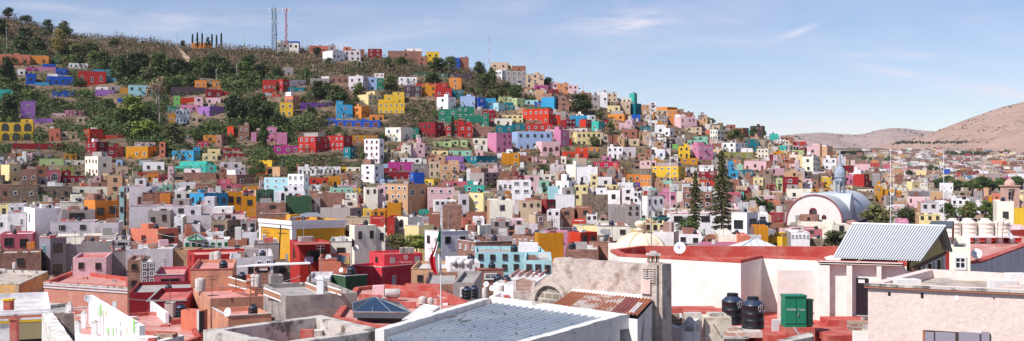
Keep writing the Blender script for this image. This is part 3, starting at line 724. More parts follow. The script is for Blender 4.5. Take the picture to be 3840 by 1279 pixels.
LOWER = """
Q 0 - 330 478 655@250 rose 2x1D|rose house with small window awnings, left edge
Q -20 - 405 670 860@215 bri 1x1d|brown brick house with cluttered terrace, left edge
Q 75 - 265 262 470@268 whi 2x1w|white house with lattice balustrade, left edge
Q -40 - 80 300 470@272 whi 1x1w|white balcony house at the very left edge
Q 85 - 240 178 265@285 whi 2x1w|white upper storey set back behind balustrade
Q -20 - 88 185 300@290 pye 1x1d|small yellow house above the white balcony
Q 240 350 618 218 370@262 whi 1x1r/0x0|tall white house with peeling stained gable
Q 618 - 955 240 345@264 gry 1x1D|grey plaster house with single black window
Q 505 - 955 352 470@252 lil 2x1d|long grimy white courtyard wall house
Q 955 - 1190 365 500@250 lil 0x0|blank pale wall house beside stair alley
Q 845 955 1195 140 350@275 ora 0x0/2x1D|orange house with two wide dark windows
Q 610 - 840 158 235@290 cre 0x0|stained white wall behind red roof edges
Q 400 - 1150 505 620@232 crm 0x0|long flat roof house with red edged terraces
Q 395 505 668 520 930@225 slt 1x2t/1x2tD|purple grey house with teal framed windows
Q 665 - 820 580 900@228 slt 0x0|plain purple grey wing right of teal windows
Q 815 - 1128 552 860@218 gry 0x0|grey concrete block house without windows
Q 1128 - 1300 645 1000@205 gry 0x0|grey block wall house right of drain pipe
Q 1140 - 1300 535 660@222 lil 1x1D|lilac roof room with wide grille window
Q 1200 - 1243 10 300@300 aqu 1x2d|narrow aqua house at head of stair alley
R 12 - 240 0 180@300 lil 1x1d|lilac house with white side, above stair alley
R 145 - 285 65 180@285 bri 0x0|blank square brick house, left of orange panel
R 285 - 468 52 190@283 bri 0x0|brick house with orange wall panel
R 335 - 425 72 195@278 ora 0x0|orange rendered panel house front
R 470 - 640 45 150@310 crm 2x1d|cream house with two dark openings
R 620 765 1005 68 210@300 sky 2x1d/3x1d|sky blue house with white left face
R 1003 - 1150 55 215@305 och 2x1D|ochre house with tall brown windows
R 1140 - 1300 95 215@300 och 1x1d|ochre balustrade house right
R 10 - 620 195 480@262 lil 1x1d|long pale lilac house behind terrace statues
R 280 - 620 195 300@258 lil 2x1d|lilac white upper block with dark windows
R 545 - 840 290 480@255 lil 1x1d|big plain lilac white house center left
R 655 - 870 182 290@275 lil 0x0|pale house with two white chimneys
R 200 - 425 242 400@250 gry 2x1d|grey roof hut with shaded windows and pots
R 463 - 552 308 540@240 whi 1x1d|tall white stair tower with dark window
R 30 300 510 425 640@232 sal 1x1r/1x1D|salmon house with red window pair and balcony
R 552 - 725 378 480@246 whi 0x0|bright white rooftop block, gabled house left
R 560 - 1015 535 640@222 whi 7x1g|white house with green frames and gable
R 780 - 962 455 535@236 whi 0x0|bright white square block above green frames
R 835 1000 1130 335 520@245 stn 1x1D/1x1d|ruined grey house with open balcony
R 1130 - 1287 345 460@248 gry 2x1D|grey brown house with wide dark window
R 840 - 1175 275 330@268 lil 1x1d|low lilac house behind ruined grey one
R 1135 - 1300 460 540@238 whi 0x0|whitewashed low terrace house center left
R -20 - 450 630 1000@205 lil 0x0|lilac white house with glass stair tower
R 1048 - 1300 330 350@262 red 0x0|flat red roofed house center left
S 648 945 1065 215 330@262 gry 0x0/2x1d|grey plain house with two square windows
S 890 - 1165 310 380@252 bei 0x0|stained beige flat house behind cornice house
S 35 365 890 345 800@200 gld 3x1w/0x0|grand yellow house with white cornice
S 45 - 330 275 340@248 bri 0x0|brick parapet house behind grand yellow house
S 300 - 560 100 230@270 dgn 0x0|dark olive low building beside white villa
S 0 - 300 165 250@262 bri 1x1d|brown brick flat house behind red roof
S 880 - 1020 135 215@285 crm 1x1d|cream house with black doorway and tank
S 1085 - 1165 235 300@280 yel 1x1w|small yellow house with grille, center
S 1170 - 1300 235 310@275 och 2x1d|ochre wall house with barred window, center
S 865 990 1210 390 600@205 crm 1x1d/2x1d|cream house with red mosaic panel
S 1165 - 1300 320 440@215 red 0x0|deep red house with white column
S 175 - 345 785 900@158 stn 1x1d|brownish low roof house below the leaning power pole
S 1158 - 1298 405 600@208 crm 2x1d|cream low house below the deep red columned house
S 340 440 750 560 830@172 red 1x1da/1x1D|red house with yellow shaded terrace
S 745 - 960 555 730@176 cre 1x1d|white house with sloped buttress and black tank
S -20 - 232 575 760@185 gry 1x1w|grey stained roof house with clutter, center left
S -20 - 172 700 860@150 lil 2x1w|lilac white house with shutters below clutter
S 630 - 930 735 860@160 sal 0x0|salmon wall with laundry line
S 490 - 640 120 200@280 gry 1x1d|grey low house beside teal barred villa
S 530 - 900 70 150@290 bri 0x0|long brick wall house above grey low one
T 30 - 105 310 490@235 red 0x0|deep red block left of pale pink low house
T 0 - 112 505 640@226 whi 1x1d|white low house below the deep red block
T 105 240 385 305 430@238 crm 1x1da/0x0|cream pink low house with fan arch
T 205 350 500 395 500@215 pye 0x0/0x0|ochre stained wall house behind green tree
T 410 575 850 455 640@195 whi 2x1d/2x1d|low whitewashed house right of flag
T 820 960 1080 390 500@218 cre 0x0/0x0|cream wall house with tall chimney block
T 905 - 1008 315 420@222 whi 1x1d|white chimney block house
T 660 - 910 480 560@200 whi 0x0|whitewashed terrace house with curved wall
T 740 920 1287 560 690@175 bri 3x1w/4x1r|long brick house above light blue wall
T 510 - 722 142 190@290 whi 4x1D|white strip house with wide windows, center
T 30 - 170 165 260@270 och 0x0|ochre yellow block house left of roofs
T 590 - 780 195 300@275 bri 0x0|blank brick house below white strip house
T 450 - 560 275 340@255 bri 0x0|brick lattice parapet house center
T 235 - 390 310 390@248 ppk 0x0|pale pink blank house with latticed parapet
T 1060 - 1290 135 290@285 cre 1x1d|cream leaning wall house center right
T 1080 - 1287 345 400@245 gry 2x1d|grey low house with red trim center right
U 0 230 520 500 640@180 bri 4x1w/0x0|brick end block left of ochre long wall
U 225 265 518 470 660@172 och 0x0/0x0|ochre wall house with purple stains
U 558 687 855 460 625@185 ord 0x0/2x1D|terracotta cube house with big dark windows
U 615 880 1190 395 500@225 pye 0x0/2x1d|pale yellow flat house with balustrade
U 875 - 1190 398 510@220 cre 2x1d|pale grey cream wall house with dish antenna
U 775 985 1090 560 660@170 bri 0x0/0x0|striped brick house under terracotta cube
U 440 - 630 80 220@300 whi 0x0|white block house, center right town
U 90 - 295 145 230@285 bei 3x1d|beige stucco house with arched windows
U 295 350 440 130 200@290 drd 1x0w/2x1d|dark red small house with white left side
U 670 - 805 210 310@270 bri 1x1d|brick house with white buttress
U 750 - 855 278 350@262 whi 2x1d|small white house with two windows, center right
U 485 - 625 225 305@272 bri 1x1d|brick shed house with overgrown roof
U 605 - 735 345 390@250 ord 0x0|orange red low roof house, center right
U -370 - 335 660 858@150 aqu 6x2d|light blue long house with barred windows
U 120 - 400 740 900@135 aqu 3x1d|small pale blue house with dark door
U 1005 - 1155 190 240@290 gry 2x1w|grey concrete house under white cubes
U 1155 - 1290 185 300@285 gry 2x2d|grey house with two dark windows right
U 170 235 345 280 385@262 bei 0x1d/1x1w|beige house with pink arch window
U 10 - 125 335 385@258 ppk 1x1d|pink low house with dark door
U 350 - 480 240 300@268 whi 2x1d|white house with red stair edge
U 535 - 870 630 700@160 bri 0x0|low reddish brick parapet house
U 1090 - 1200 670 790@90 crm 0x0|white corner block below red roof edge
L 40 - 260 635 720@262 pye 3x1D|yellow and white car deck with parked cars
L 310 - 880 540 640@300 whi 4x1D|long white shed with red roof behind trees
L 920 1075 1187 530 760@245 whi 1x1D/1x1D|white industrial block with yellow posts
L 1187 - 1290 545 660@262 whi 1x1D|white garage with dark opening right
L 1150 - 1290 670 770@230 och 0x0|ochre yellow wall below white industrial block
L 790 - 1030 750 850@215 cre 0x0|low cream roof house with metal sheets
L 1025 - 1110 765 800@205 sal 0x0|small salmon house behind pyramid roof
L 360 - 620 745 860@225 whi 2x1d|low white roof house with many tanks
O 0 145 360 665 860@262 yel 1x1d/1x1wa|yellow house with arched window and metal door
O 358 - 548 680 860@258 stn 1x1w|grey brown stone house beside yellow house
O 115 235 330 580 680@275 ppk 0x0/0x0|pink brick roof block with black tank
O 230 - 420 620 700@255 whi 5x1w|white greenhouse style glazed roof room
O 335 - 545 590 640@285 rose 1x1d|low roof house with red edge and clutter
O 665 - 830 545 600@300 cre 1x1da|stained white wall house below church vault
O 300 - 660 510 610@310 cre 0x0|long weathered white wall before barrel church
P 1150 - 1300 590 700@130 ppk 3x1d|pinkish low house right of cream tanks
P 0 - 128 515 560@150 pin 0x0|pink low house with red roof by lamp
P 560 - 740 290 340@300 whi 3x1d|white town house left of green trees
P 250 - 420 320 400@310 lil 2x1d|lilac town house in lower right
P 430 - 530 310 390@305 whi 3x1w|white town house with blue canopy
P 640 - 800 260 330@320 gry 2x1w|grey white town house with railing
P 230 - 450 445 500@255 pye 3x1d|yellow striped low wall building
"""
ROOF_OVR = {}
REC = []                       # every house as a rectangle of the photo with its distance, for fitting neighbours behind each other
def parse(txt):
    for ln in txt.strip().split('\n'):
        a, label = ln.split('|'); f = a.split(); X0, Y0 = TILES[f[0]]; k = 2.681
        gx = lambda s: X0+float(s)/k
        xl, xr = gx(f[1]), gx(f[3]); c = None if f[2] == '-' else gx(f[2]); yt = Y0+float(f[4])/k
        yb, _, d = f[5].partition('@'); yb, _, back = yb.partition('~'); yb = Y0+float(yb)/k
        D = float(d) if d else dist_at((xl+xr)/2, yb)+float(back or 0)
        REC.append(dict(xl=xl, c=c, xr=xr, yt=yt, yb=yb, D=D, col=f[6], win=f[7], label=label.strip(), explicit=bool(d)))
parse(HOUSES); parse(LOWER)

import re
def win_spec(s):
    m = re.match(r'(\d+)x(\d+)([a-zA-Z]*)$', s)
    return (int(m[1]), int(m[2]), m[3]) if m else (0, 0, '')
def window_mesh(w, h, arch, big, fr):
    """frame proud of the wall with the pane set inside it; faces -y, origin at the centre bottom"""
    fm = MB(); t = min(.16, w*.16); pr = .09
    if arch:
        n = 8; r = w/2; zc = h-r
        outer = [(-r, 0), (-r, zc)]+[(-r*math.cos(math.pi*i/n), zc+r*math.sin(math.pi*i/n)) for i in range(1, n)]+[(r, zc), (r, 0)]
        inner = [(x*(1-t/r) if abs(x) > 0 else 0, max(t, (z-zc)*(1-t/r)+zc) if z > 0 else t) for x, z in outer]
        for i in range(len(outer)-1):
            o0, o1, i0, i1 = outer[i], outer[i+1], inner[i], inner[i+1]
            fm.add([(o0[0],-pr,o0[1]),(o1[0],-pr,o1[1]),(i1[0],-pr,i1[1]),(i0[0],-pr,i0[1])], [(0,1,2,3)])
            fm.add([(o0[0],0,o0[1]),(o1[0],0,o1[1]),(o1[0],-pr,o1[1]),(o0[0],-pr,o0[1])], [(0,1,2,3)])
        fm.box(-r, r, -pr, 0, 0, t)
        pane = [(x, -.02, z) for x, z in inner]
    else:
        fm.box(-w/2, w/2, -pr, 0, h-t, h); fm.box(-w/2, w/2, -pr-.05, 0, -.02, t)
        fm.box(-w/2, -w/2+t, -pr, 0, t, h-t); fm.box(w/2-t, w/2, -pr, 0, t, h-t)
        pane = [(-w/2+t,-.02,t),(w/2-t,-.02,t),(w/2-t,-.02,h-t),(-w/2+t,-.02,h-t)]
    if big:
        n = max(1, int(w/1.1))
        for i in range(1, n+1):
            x = -w/2+w*i/(n+1); fm.box(x-.03, x+.03, -.06, -.03, t, h-t)
        fm.box(-w/2+t, w/2-t, -.055, -.03, h*.55-.03, h*.55+.03)
    pm = MB(); pm.add(pane, [tuple(range(len(pane)))])
    return fm, pm
WC = {}
def get_window(w, h, arch, big, key, split):
    k = (round(w,2), round(h,2), arch, big, key, split)
    if k not in WC:
        fm, pm = window_mesh(k[0], k[1], arch, big, key); fmat = {'o': MATS.get('fo') or MATS.setdefault('fo', plain('frame_orange', lin('c8742a'), .6)), 'y': MATS.get('fy') or MATS.setdefault('fy', plain('frame_yellow', lin('c9a13c'), .6))}.get(key) or FR[key]
        if split:
            a = fm.build('window', fmat); b = pm.build('pane', GLASS, a); WC[k] = (a, b)
        else:
            nf = len(fm.f); fm.add(pm.v, pm.f, 1); a = fm.build('window', [fmat, GLASS]); WC[k] = (a, None)
        for o in WC[k]:
            if o: COL.objects.unlink(o)
    return WC[k]
MERGE = [None]
FCOL = dict(w=(.7,.68,.67), d=(.09,.06,.05), b=(.15,.36,.6), g=(.06,.32,.13), r=(.28,.05,.05), t=(.2,.5,.48), o=(.55,.2,.04), y=(.55,.38,.07))
def put_window(parent, w, h, arch, big, key, split, loc, rz):
    if MERGE[0] is not None:
        mb = MERGE[0]; keep = mb.M; mb.M = keep @ Matrix.Translation(loc) @ Matrix.Rotation(rz, 4, 'Z')
        mb.col = FCOL[key]; mb.box(-w/2, w/2, -.07, 0, 0, h); mb.col = (.025,.03,.035); t = .15
        if arch: mb.col = FCOL[key]; mb.lathe([(w/2,0),(0,0)], n=8) if False else None; mb.col = (.025,.03,.035)
        mb.quad((-w/2+t,-.08,t),(w/2-t,-.08,t),(w/2-t,-.08,h-t),(-w/2+t,-.08,h-t)); mb.M = keep; return
    a, b = get_window(w, h, arch, big, key, split)
    n = a.copy(); COL.objects.link(n); n.parent = parent; n.location = loc; n.rotation_euler = (0,0,rz)
    if b: p = b.copy(); COL.objects.link(p); p.parent = n
    return n
DOORM = [plain('door_brown', (.10,.05,.03), .6), plain('door_grey', (.25,.25,.27), .6), plain('door_dark', (.03,.025,.025), .6)]
def put_door(parent, w, h, loc, rz):
    if MERGE[0] is not None:
        mb = MERGE[0]; keep = mb.M; mb.M = keep @ Matrix.Translation(loc) @ Matrix.Rotation(rz, 4, 'Z'); mb.col = rng.choice([(.1,.05,.03),(.03,.03,.03)]); mb.box(-w/2, w/2, -.05, 0, 0, h); mb.M = keep; return
    m = MB(); m.box(-w/2, w/2, -.06, -.002, 0, h); o = m.build('door', rng.choice(DOORM), parent); o.location = loc; o.rotation_euler = (0,0,rz)
def put_balcony(parent, loc, w):
    if MERGE[0] is not None:
        mb = MERGE[0]; keep = mb.M; mb.M = keep @ Matrix.Translation(loc); mb.col = (.5,.48,.46); mb.box(-w/2, w/2, -.8, 0, -.12, 0); mb.M = keep; return
    m = MB(); m.box(-w/2, w/2, -.85, -.002, -.14, 0); m.tube((-w/2,-.82,.85),(w/2,-.82,.85), .035,.035,4)
    for i in range(7): x = -w/2+w*i/6; m.tube((x,-.82,0),(x,-.82,.85), .02,.02,4)
    o = m.build('balcony', rng.choice([FR['d'], FR['w'], FR['d']]), parent); o.location = loc
def solve(C, d, px):
    k = (px-CX)/F; den = d[0]-k*d[1]
    return (k*C.y-C.x)/den if abs(den) > 1e-4 else 5.0
rng = random.Random(11)
def cname(k): return k
FRAME_DEF = {'w':'w','d':'d','b':'b','g':'g','r':'r','t':'t','o':'o','y':'y'}
TANKSPOTS = []
def house(r, group='houses'):
    xl, xr, c, yt, yb, D = r['xl'], r['xr'], r['c'], r['yt'], r['yb'], r['D']
    xm = (xl+xr)/2; k = (xm-CX)/F
    if c is not None and c-xl > 2 and xr-c > 2:
        th = math.atan2((c-xl), (xr-c)); th = min(max(th, math.radians(14)), math.radians(62)); th -= math.atan(k)*.5
    else:
        th = -math.atan(k)*0.85+math.radians(rng.uniform(-4, 5)); c = None
    cx = c if c is not None else xl
    C = Vector(((cx-CX)/F*D, D, 0))
    dr = (math.cos(th), math.sin(th)); dl = (-math.sin(th), math.cos(th))
    w = abs(solve(C, dr, xr)); l = abs(solve(C, dl, xl)) if c is not None else (rng.uniform(5.5, 8.0) if D > 310 else rng.uniform(9, 15))
    w = min(max(w, 1.2), 60); l = min(max(l, 2.0), 40)
    if r.get('depth'): l = r['depth']
    zt = (CY-yt)/F*D
    gz = min(ground((cx), D), ground(xr, D))
    zvis = (CY-yb)/F*D; zb = min(gz, zvis)-1.0
    Hh = zt-zb; vis = zt-zvis
    if MERGE[0] is not None: return house_merged(r, C, zb, th, w, l, Hh, vis, c, D)
    ob = thing(r.get('name','house'), r['label'], r.get('cat','house'), (C.x, C.y, zb), th, group)
    wm = W(r['col']); par = 0.45 if D < 330 else 0.3; pt = .22
    m = MB(); H = Hh; bare = c is None and not r.get('plain') and rng.random() < .4
    m.add([(0,0,0),(w,0,0),(w,l,0),(0,l,0),(0,0,H),(w,0,H),(w,l,H),(0,l,H)], [(0,1,5,4)]); m.add(m.v[:8], [(1,2,6,5),(2,3,7,6),(3,0,4,7)], 1 if bare else 0)
    pt = min(pt, w*.2, l*.2)
    inn = [(pt,pt),(w-pt,pt),(w-pt,l-pt),(pt,l-pt)]
    m.add([(0,0,H),(w,0,H),(w,l,H),(0,l,H)]+[(x,y,H) for x,y in inn]+[(x,y,H-par) for x,y in inn],
          [(0,1,5,4),(1,2,6,5),(2,3,7,6),(3,0,4,7),(4,5,9,8),(5,6,10,9),(6,7,11,10),(7,4,8,11)])
    wall = m.build('wall', [wm, W(rng.choice(['bri','gry','bei','tan']))] if bare else wm, ob)
    rk = r.get('roof') or ('w' if rng.random() < (.3 if D > 310 else .5) else rng.choice('ggtprw'))
    mr = MB(); mr.quad(*[(x,y,H-par+.001) for x,y in inn]); mr.build('roof', ROOFC[rk], ob)
    # a coping or trim line on part of the houses
    if rng.random() < .45 and w > 3:
        mc = MB(); cc = .06
        mc.box(-cc, w+cc, -cc, pt*.6, H-.001+.002, H+.10)
        mc.box(-cc, pt*.6, pt*.6, l+cc, H+.001, H+.10)
        mc.build('coping', rng.choice([ROOFC['w'], ROOFC['g'], W('bri') if False else ROOFC['r'], wm]), ob)
    windows_of(r, ob, w, l, H, vis, c, D)
    houserest(r, ob, C, zb, th, w, l, H, par, wm, D)
    r['obj'] = ob; r['dims'] = (w, l, H, vis)
    return ob
def windows_of(r, ob, w, l, H, vis, c, D):
    near = D < 300
    parts = r['win'].split('/')
    faces = [(parts[0], 'L'), (parts[1], 'R')] if len(parts) == 2 else [(parts[0], 'R')]
    if len(parts) == 2 and c is None: faces = [(parts[1], 'R')]
    elif len(parts) == 1 and c is not None: faces = [(parts[0], 'R')]
    for sp, side in faces:
        nc, nr, fl = win_spec(sp)
        if not nc or not nr: continue
        span = w if side == 'R' else l
        rowh = vis/nr
        key = next((ch for ch in fl if ch in 'wdbgrtoy'), 'd' if fl else 'w')
        if 'B' in fl and key not in fl: key = 'b'
        big = 'D' in fl or 'W' in fl or 'L' in fl or 'A' in fl
        if 'W' in fl: key = 'w'
        if 'D' in fl: key = 'd'
        if 'L' in fl: key = 'o'
        arch = 'a' in fl or 'A' in fl
        ks = rng.uniform(.8, 1.08); ww = span/nc*(.62 if big else .40)*ks; wh = rowh*(.55 if big else .44)*rng.uniform(.85,1.1)
        ww = min(ww, 3.4 if big else 1.35); wh = min(wh, 1.9 if big else 1.45)
        if 't' in fl and not big and D > 300: wh = min(rowh*.8, 3.4); key = 'w'
        ww = max(ww, min(.7, span/nc*.7)); wh = max(wh, min(.8, rowh*.7))
        if arch: wh = max(wh, ww*1.15)
        for rr in range(nr):
            for cc_ in range(nc):
                if nc*nr > 3 and rng.random() < .08: continue
                u = span*(cc_+.5)/nc + rng.uniform(-.06,.06)*span/nc
                z = H-vis + rowh*(nr-1-rr) + (rowh-wh)*.52 + rng.uniform(-.04,.04)*rowh
                if z+wh > H-.12: z = H-.15-wh
                if rr == nr-1 and not big and not arch and rng.random() < .18 and rowh > 2.2:
                    put_door(ob, min(ww, 1.0), min(2.1, rowh*.8), (u, 0, H-vis+.02) if side == 'R' else (0, u, H-vis+.02), 0 if side == 'R' else -math.pi/2); continue
                if side == 'R' and rr < nr-1 and not arch and rng.random() < .10: put_balcony(ob, (u, 0, z-.25), ww*1.5)
                if side == 'R': put_window(ob, ww, wh, arch, big or near, key, near, (u, 0, z), 0)
                else: put_window(ob, ww, wh, arch, big or near, key, near, (0, u, z), -math.pi/2)
def houserest(r, ob, C, zb, th, w, l, H, par, wm, D):
    if w > 5 and l > 4.5 and rng.random() < .38 and not r.get('plain') and D > 250:
        ww_ = w*rng.uniform(.35, .6); a = 0.25 if rng.random() < .5 else w-ww_-.25; hh = rng.uniform(1.8, 2.5); y0_ = rng.uniform(1.6, 2.6)
        m_ = MB(); m_.box(a, a+ww_, y0_, l-.3, H-par, H+hh-par); m_.build('upper_storey', rng.choice([wm, wm, W('bri'), W('gry'), W('whi')]), ob)
        if hh > 1.9: put_window(ob, .8, .9, False, False, rng.choice('wd'), False, (a+ww_*.5, y0_, H-par+.7), 0)
    elif w > 4.5 and l > 4 and rng.random() < .6 and not r.get('plain'):
        mp_ = MB(); a = rng.uniform(.2, w-3); hh = rng.uniform(1.0, 2.3) if D > 310 else rng.uniform(.7, 1.2)
        mp_.box(a, a+rng.uniform(1.5,2.8), l*.45, l*.45+rng.uniform(1.6, 2.4), H-par, H+hh*.8)
        mp_.build('roof_room', rng.choice([wm, W('whi'), W('gry'), wm, W('bri')]), ob)
    Rm = Matrix.Rotation(th, 4, 'Z')
    if w > 3 and rng.random() < (.5 if D > 300 else .55):
        p = Rm @ Vector((rng.uniform(.9, w-.9), rng.uniform(.9, min(2.2, l-.8)), 0))
        TANKSPOTS.append((C.x+p.x, C.y+p.y, zb+H-par, r['label'], D))
    if w > 2.5 and rng.random() < (.75 if D < 330 else .35):
        x, y = rng.uniform(.4, w-.4), rng.uniform(.4, min(3, l-.4)); ah = rng.uniform(2.0, 4.0); q = MB(); rr_ = .035 if D < 330 else .07; q.tube((x,y,H-par),(x,y,H+ah), rr_, rr_, 4)
        for k_ in range(2): q.tube((x-.6+.1*k_,y,H+ah-.1-.35*k_),(x+.6-.1*k_,y+.2,H+ah-.1-.35*k_), rr_*.7, rr_*.7, 4)
        q.build('antenna', STEEL if rng.random() < .5 else RUSTY, ob)
    if D < 330 and w > 3 and l > 2.5 and not r.get('plain'):     # roof clutter on the nearer roofs
        for _ in range(rng.randint(2, 5)):
            q = MB(); x = rng.uniform(.4, w-1.6); y = rng.uniform(.5, l-1.2); q.box(x, x+rng.uniform(.4,1.4), y, y+rng.uniform(.3,.9), H-par, H-par+rng.uniform(.3,1.1))
            q.build('roof_block', rng.choice([ROOFC['g'], ROOFC['w'], ROOFC['r'], W('bri')]), ob)

def house_merged(r, C, zb, th, w, l, H, vis, c, D):
    mb = MERGE[0]; mb.M = Matrix.Translation((C.x, C.y, zb)) @ Matrix.Rotation(th, 4, 'Z'); par = .35; pt = min(.2, w*.2)
    base = tuple(v*.92 for v in lin(HEX[r['col']])); mb.col = base
    mb.add([(0,0,0),(w,0,0),(w,l,0),(0,l,0),(0,0,H),(w,0,H),(w,l,H),(0,l,H),(pt,pt,H),(w-pt,pt,H),(w-pt,l-pt,H),(pt,l-pt,H),(pt,pt,H-par),(w-pt,pt,H-par),(w-pt,l-pt,H-par),(pt,l-pt,H-par)],
           [(0,1,5,4),(1,2,6,5),(2,3,7,6),(3,0,4,7),(4,5,9,8),(5,6,10,9),(6,7,11,10),(7,4,8,11),(8,9,13,12),(9,10,14,13),(10,11,15,14),(11,8,12,15)])
    mb.col = rng.choice([(.55,.53,.52),(.4,.36,.35),(.5,.2,.17),(.5,.42,.36)]); mb.quad((pt,pt,H-par),(w-pt,pt,H-par),(w-pt,l-pt,H-par),(pt,l-pt,H-par))
    windows_of(r, None, w, l, H, vis, c, D)
    if w > 4 and rng.random() < .5: mb.col = (.02,.02,.025); x = rng.uniform(.8,w-.8); mb.tube((x,1.3,H-par),(x,1.3,H+.8), .5, .47, 8)
    mb.M = None
# ---------------- fitting the many unlisted houses between and behind them ----------------
TB_X = [-600,0,150,330,400,600,760,800,900,1000,1100,1300,1450,1530,1620,1700,1850,1900,2000,2100,2400]
TB_Y = [560,575,570,560,620,625,600,590,585,655,640,610,575,520,470,440,350,330,330,360,402]
def town_top(px): return np.interp(px, TB_X, TB_Y) if px < 2400 else ytop(px)+4
TREE_KEEP = []     # filled below: (x0,x1,y0,y1,D)
# ---------------- trees ----------------
def leafmat(name, ca, cb, cc=None):
    m, t, b = base_mat(name, 0.7); l = t.links.new
    oi = N('ShaderNodeObjectInfo', t); g = N('ShaderNodeNewGeometry', t)
    n = N('ShaderNodeTexNoise', t); n.inputs['Scale'].default_value = .45; n.inputs['Detail'].default_value = 4; l(g.outputs['Position'], n.inputs['Vector'])
    a = N('ShaderNodeMath', t, operation='MULTIPLY_ADD'); l(oi.outputs['Random'], a.inputs[0]); a.inputs[1].default_value = .45; a.inputs[2].default_value = -.22
    a2 = N('ShaderNodeMath', t, operation='ADD'); l(a.outputs[0], a2.inputs[0]); l(n.outputs['Fac'], a2.inputs[1])
    r = N('ShaderNodeValToRGB', t); r.color_ramp.elements[0].color = (*ca,1); r.color_ramp.elements[1].color = (*cb,1); r.color_ramp.elements[0].position=.3; r.color_ramp.elements[1].position=.72
    l(a2.outputs[0], r.inputs['Fac']); l(r.outputs['Color'], b.inputs['Base Color'])
    return m
LEAF = dict(dark=leafmat('leaves_dark', (.022,.036,.012), (.075,.11,.032)), mid=leafmat('leaves_green', (.04,.066,.018), (.13,.175,.05)),
            bright=leafmat('leaves_bright', (.09,.13,.02), (.21,.26,.05)), olive=leafmat('leaves_olive', (.05,.06,.022), (.19,.19,.075)),
            dry=leafmat('leaves_dry', (.09,.06,.045), (.36,.25,.15)), yellow=leafmat('leaves_yellow', (.28,.23,.06), (.38,.31,.08)),
            conif=leafmat('needles', (.045,.055,.022), (.13,.125,.05)), cyp=leafmat('cypress_foliage', (.012,.022,.012), (.03,.045,.02)))
BARK = worn('bark', (.16,.12,.09), (.07,.05,.04), .6, 1.2); PALEBARK = worn('pale_bark', (.42,.36,.32), (.22,.18,.15), .6, 1.2)
def leaf_quads(mb, rg, cx, cy, cz, r, n, s, flat=1.0):
    for _ in range(n):
        while True:
            x, y, z = rg.uniform(-1,1), rg.uniform(-1,1), rg.uniform(-1,1); q = x*x+y*y+z*z
            if q < 1: break
        q = math.sqrt(q) or 1; k = (.55+.45*q)/q*q**.5
        px, py, pz = cx+x*k*r, cy+y*k*r, cz+z*k*r*flat
        nx, ny, nz_ = x/q+rg.uniform(-.7,.7), y/q+rg.uniform(-.7,.7), z/q+rg.uniform(-.5,.9)
        nn = Vector((nx,ny,nz_)).normalized(); u = nn.orthogonal().normalized(); u = Matrix.Rotation(rg.uniform(0,6.28),3,nn) @ u; v = nn.cross(u)
        a = s*rg.uniform(.6,1.3); b_ = a*rg.uniform(.5,.9); p = Vector((px,py,pz))
        mb.add([p-u*a-v*b_*.3, p-u*a*.1-v*b_, p+u*a+v*b_*.2, p+v*b_], [(0,1,2,3)])
PROTO = {}
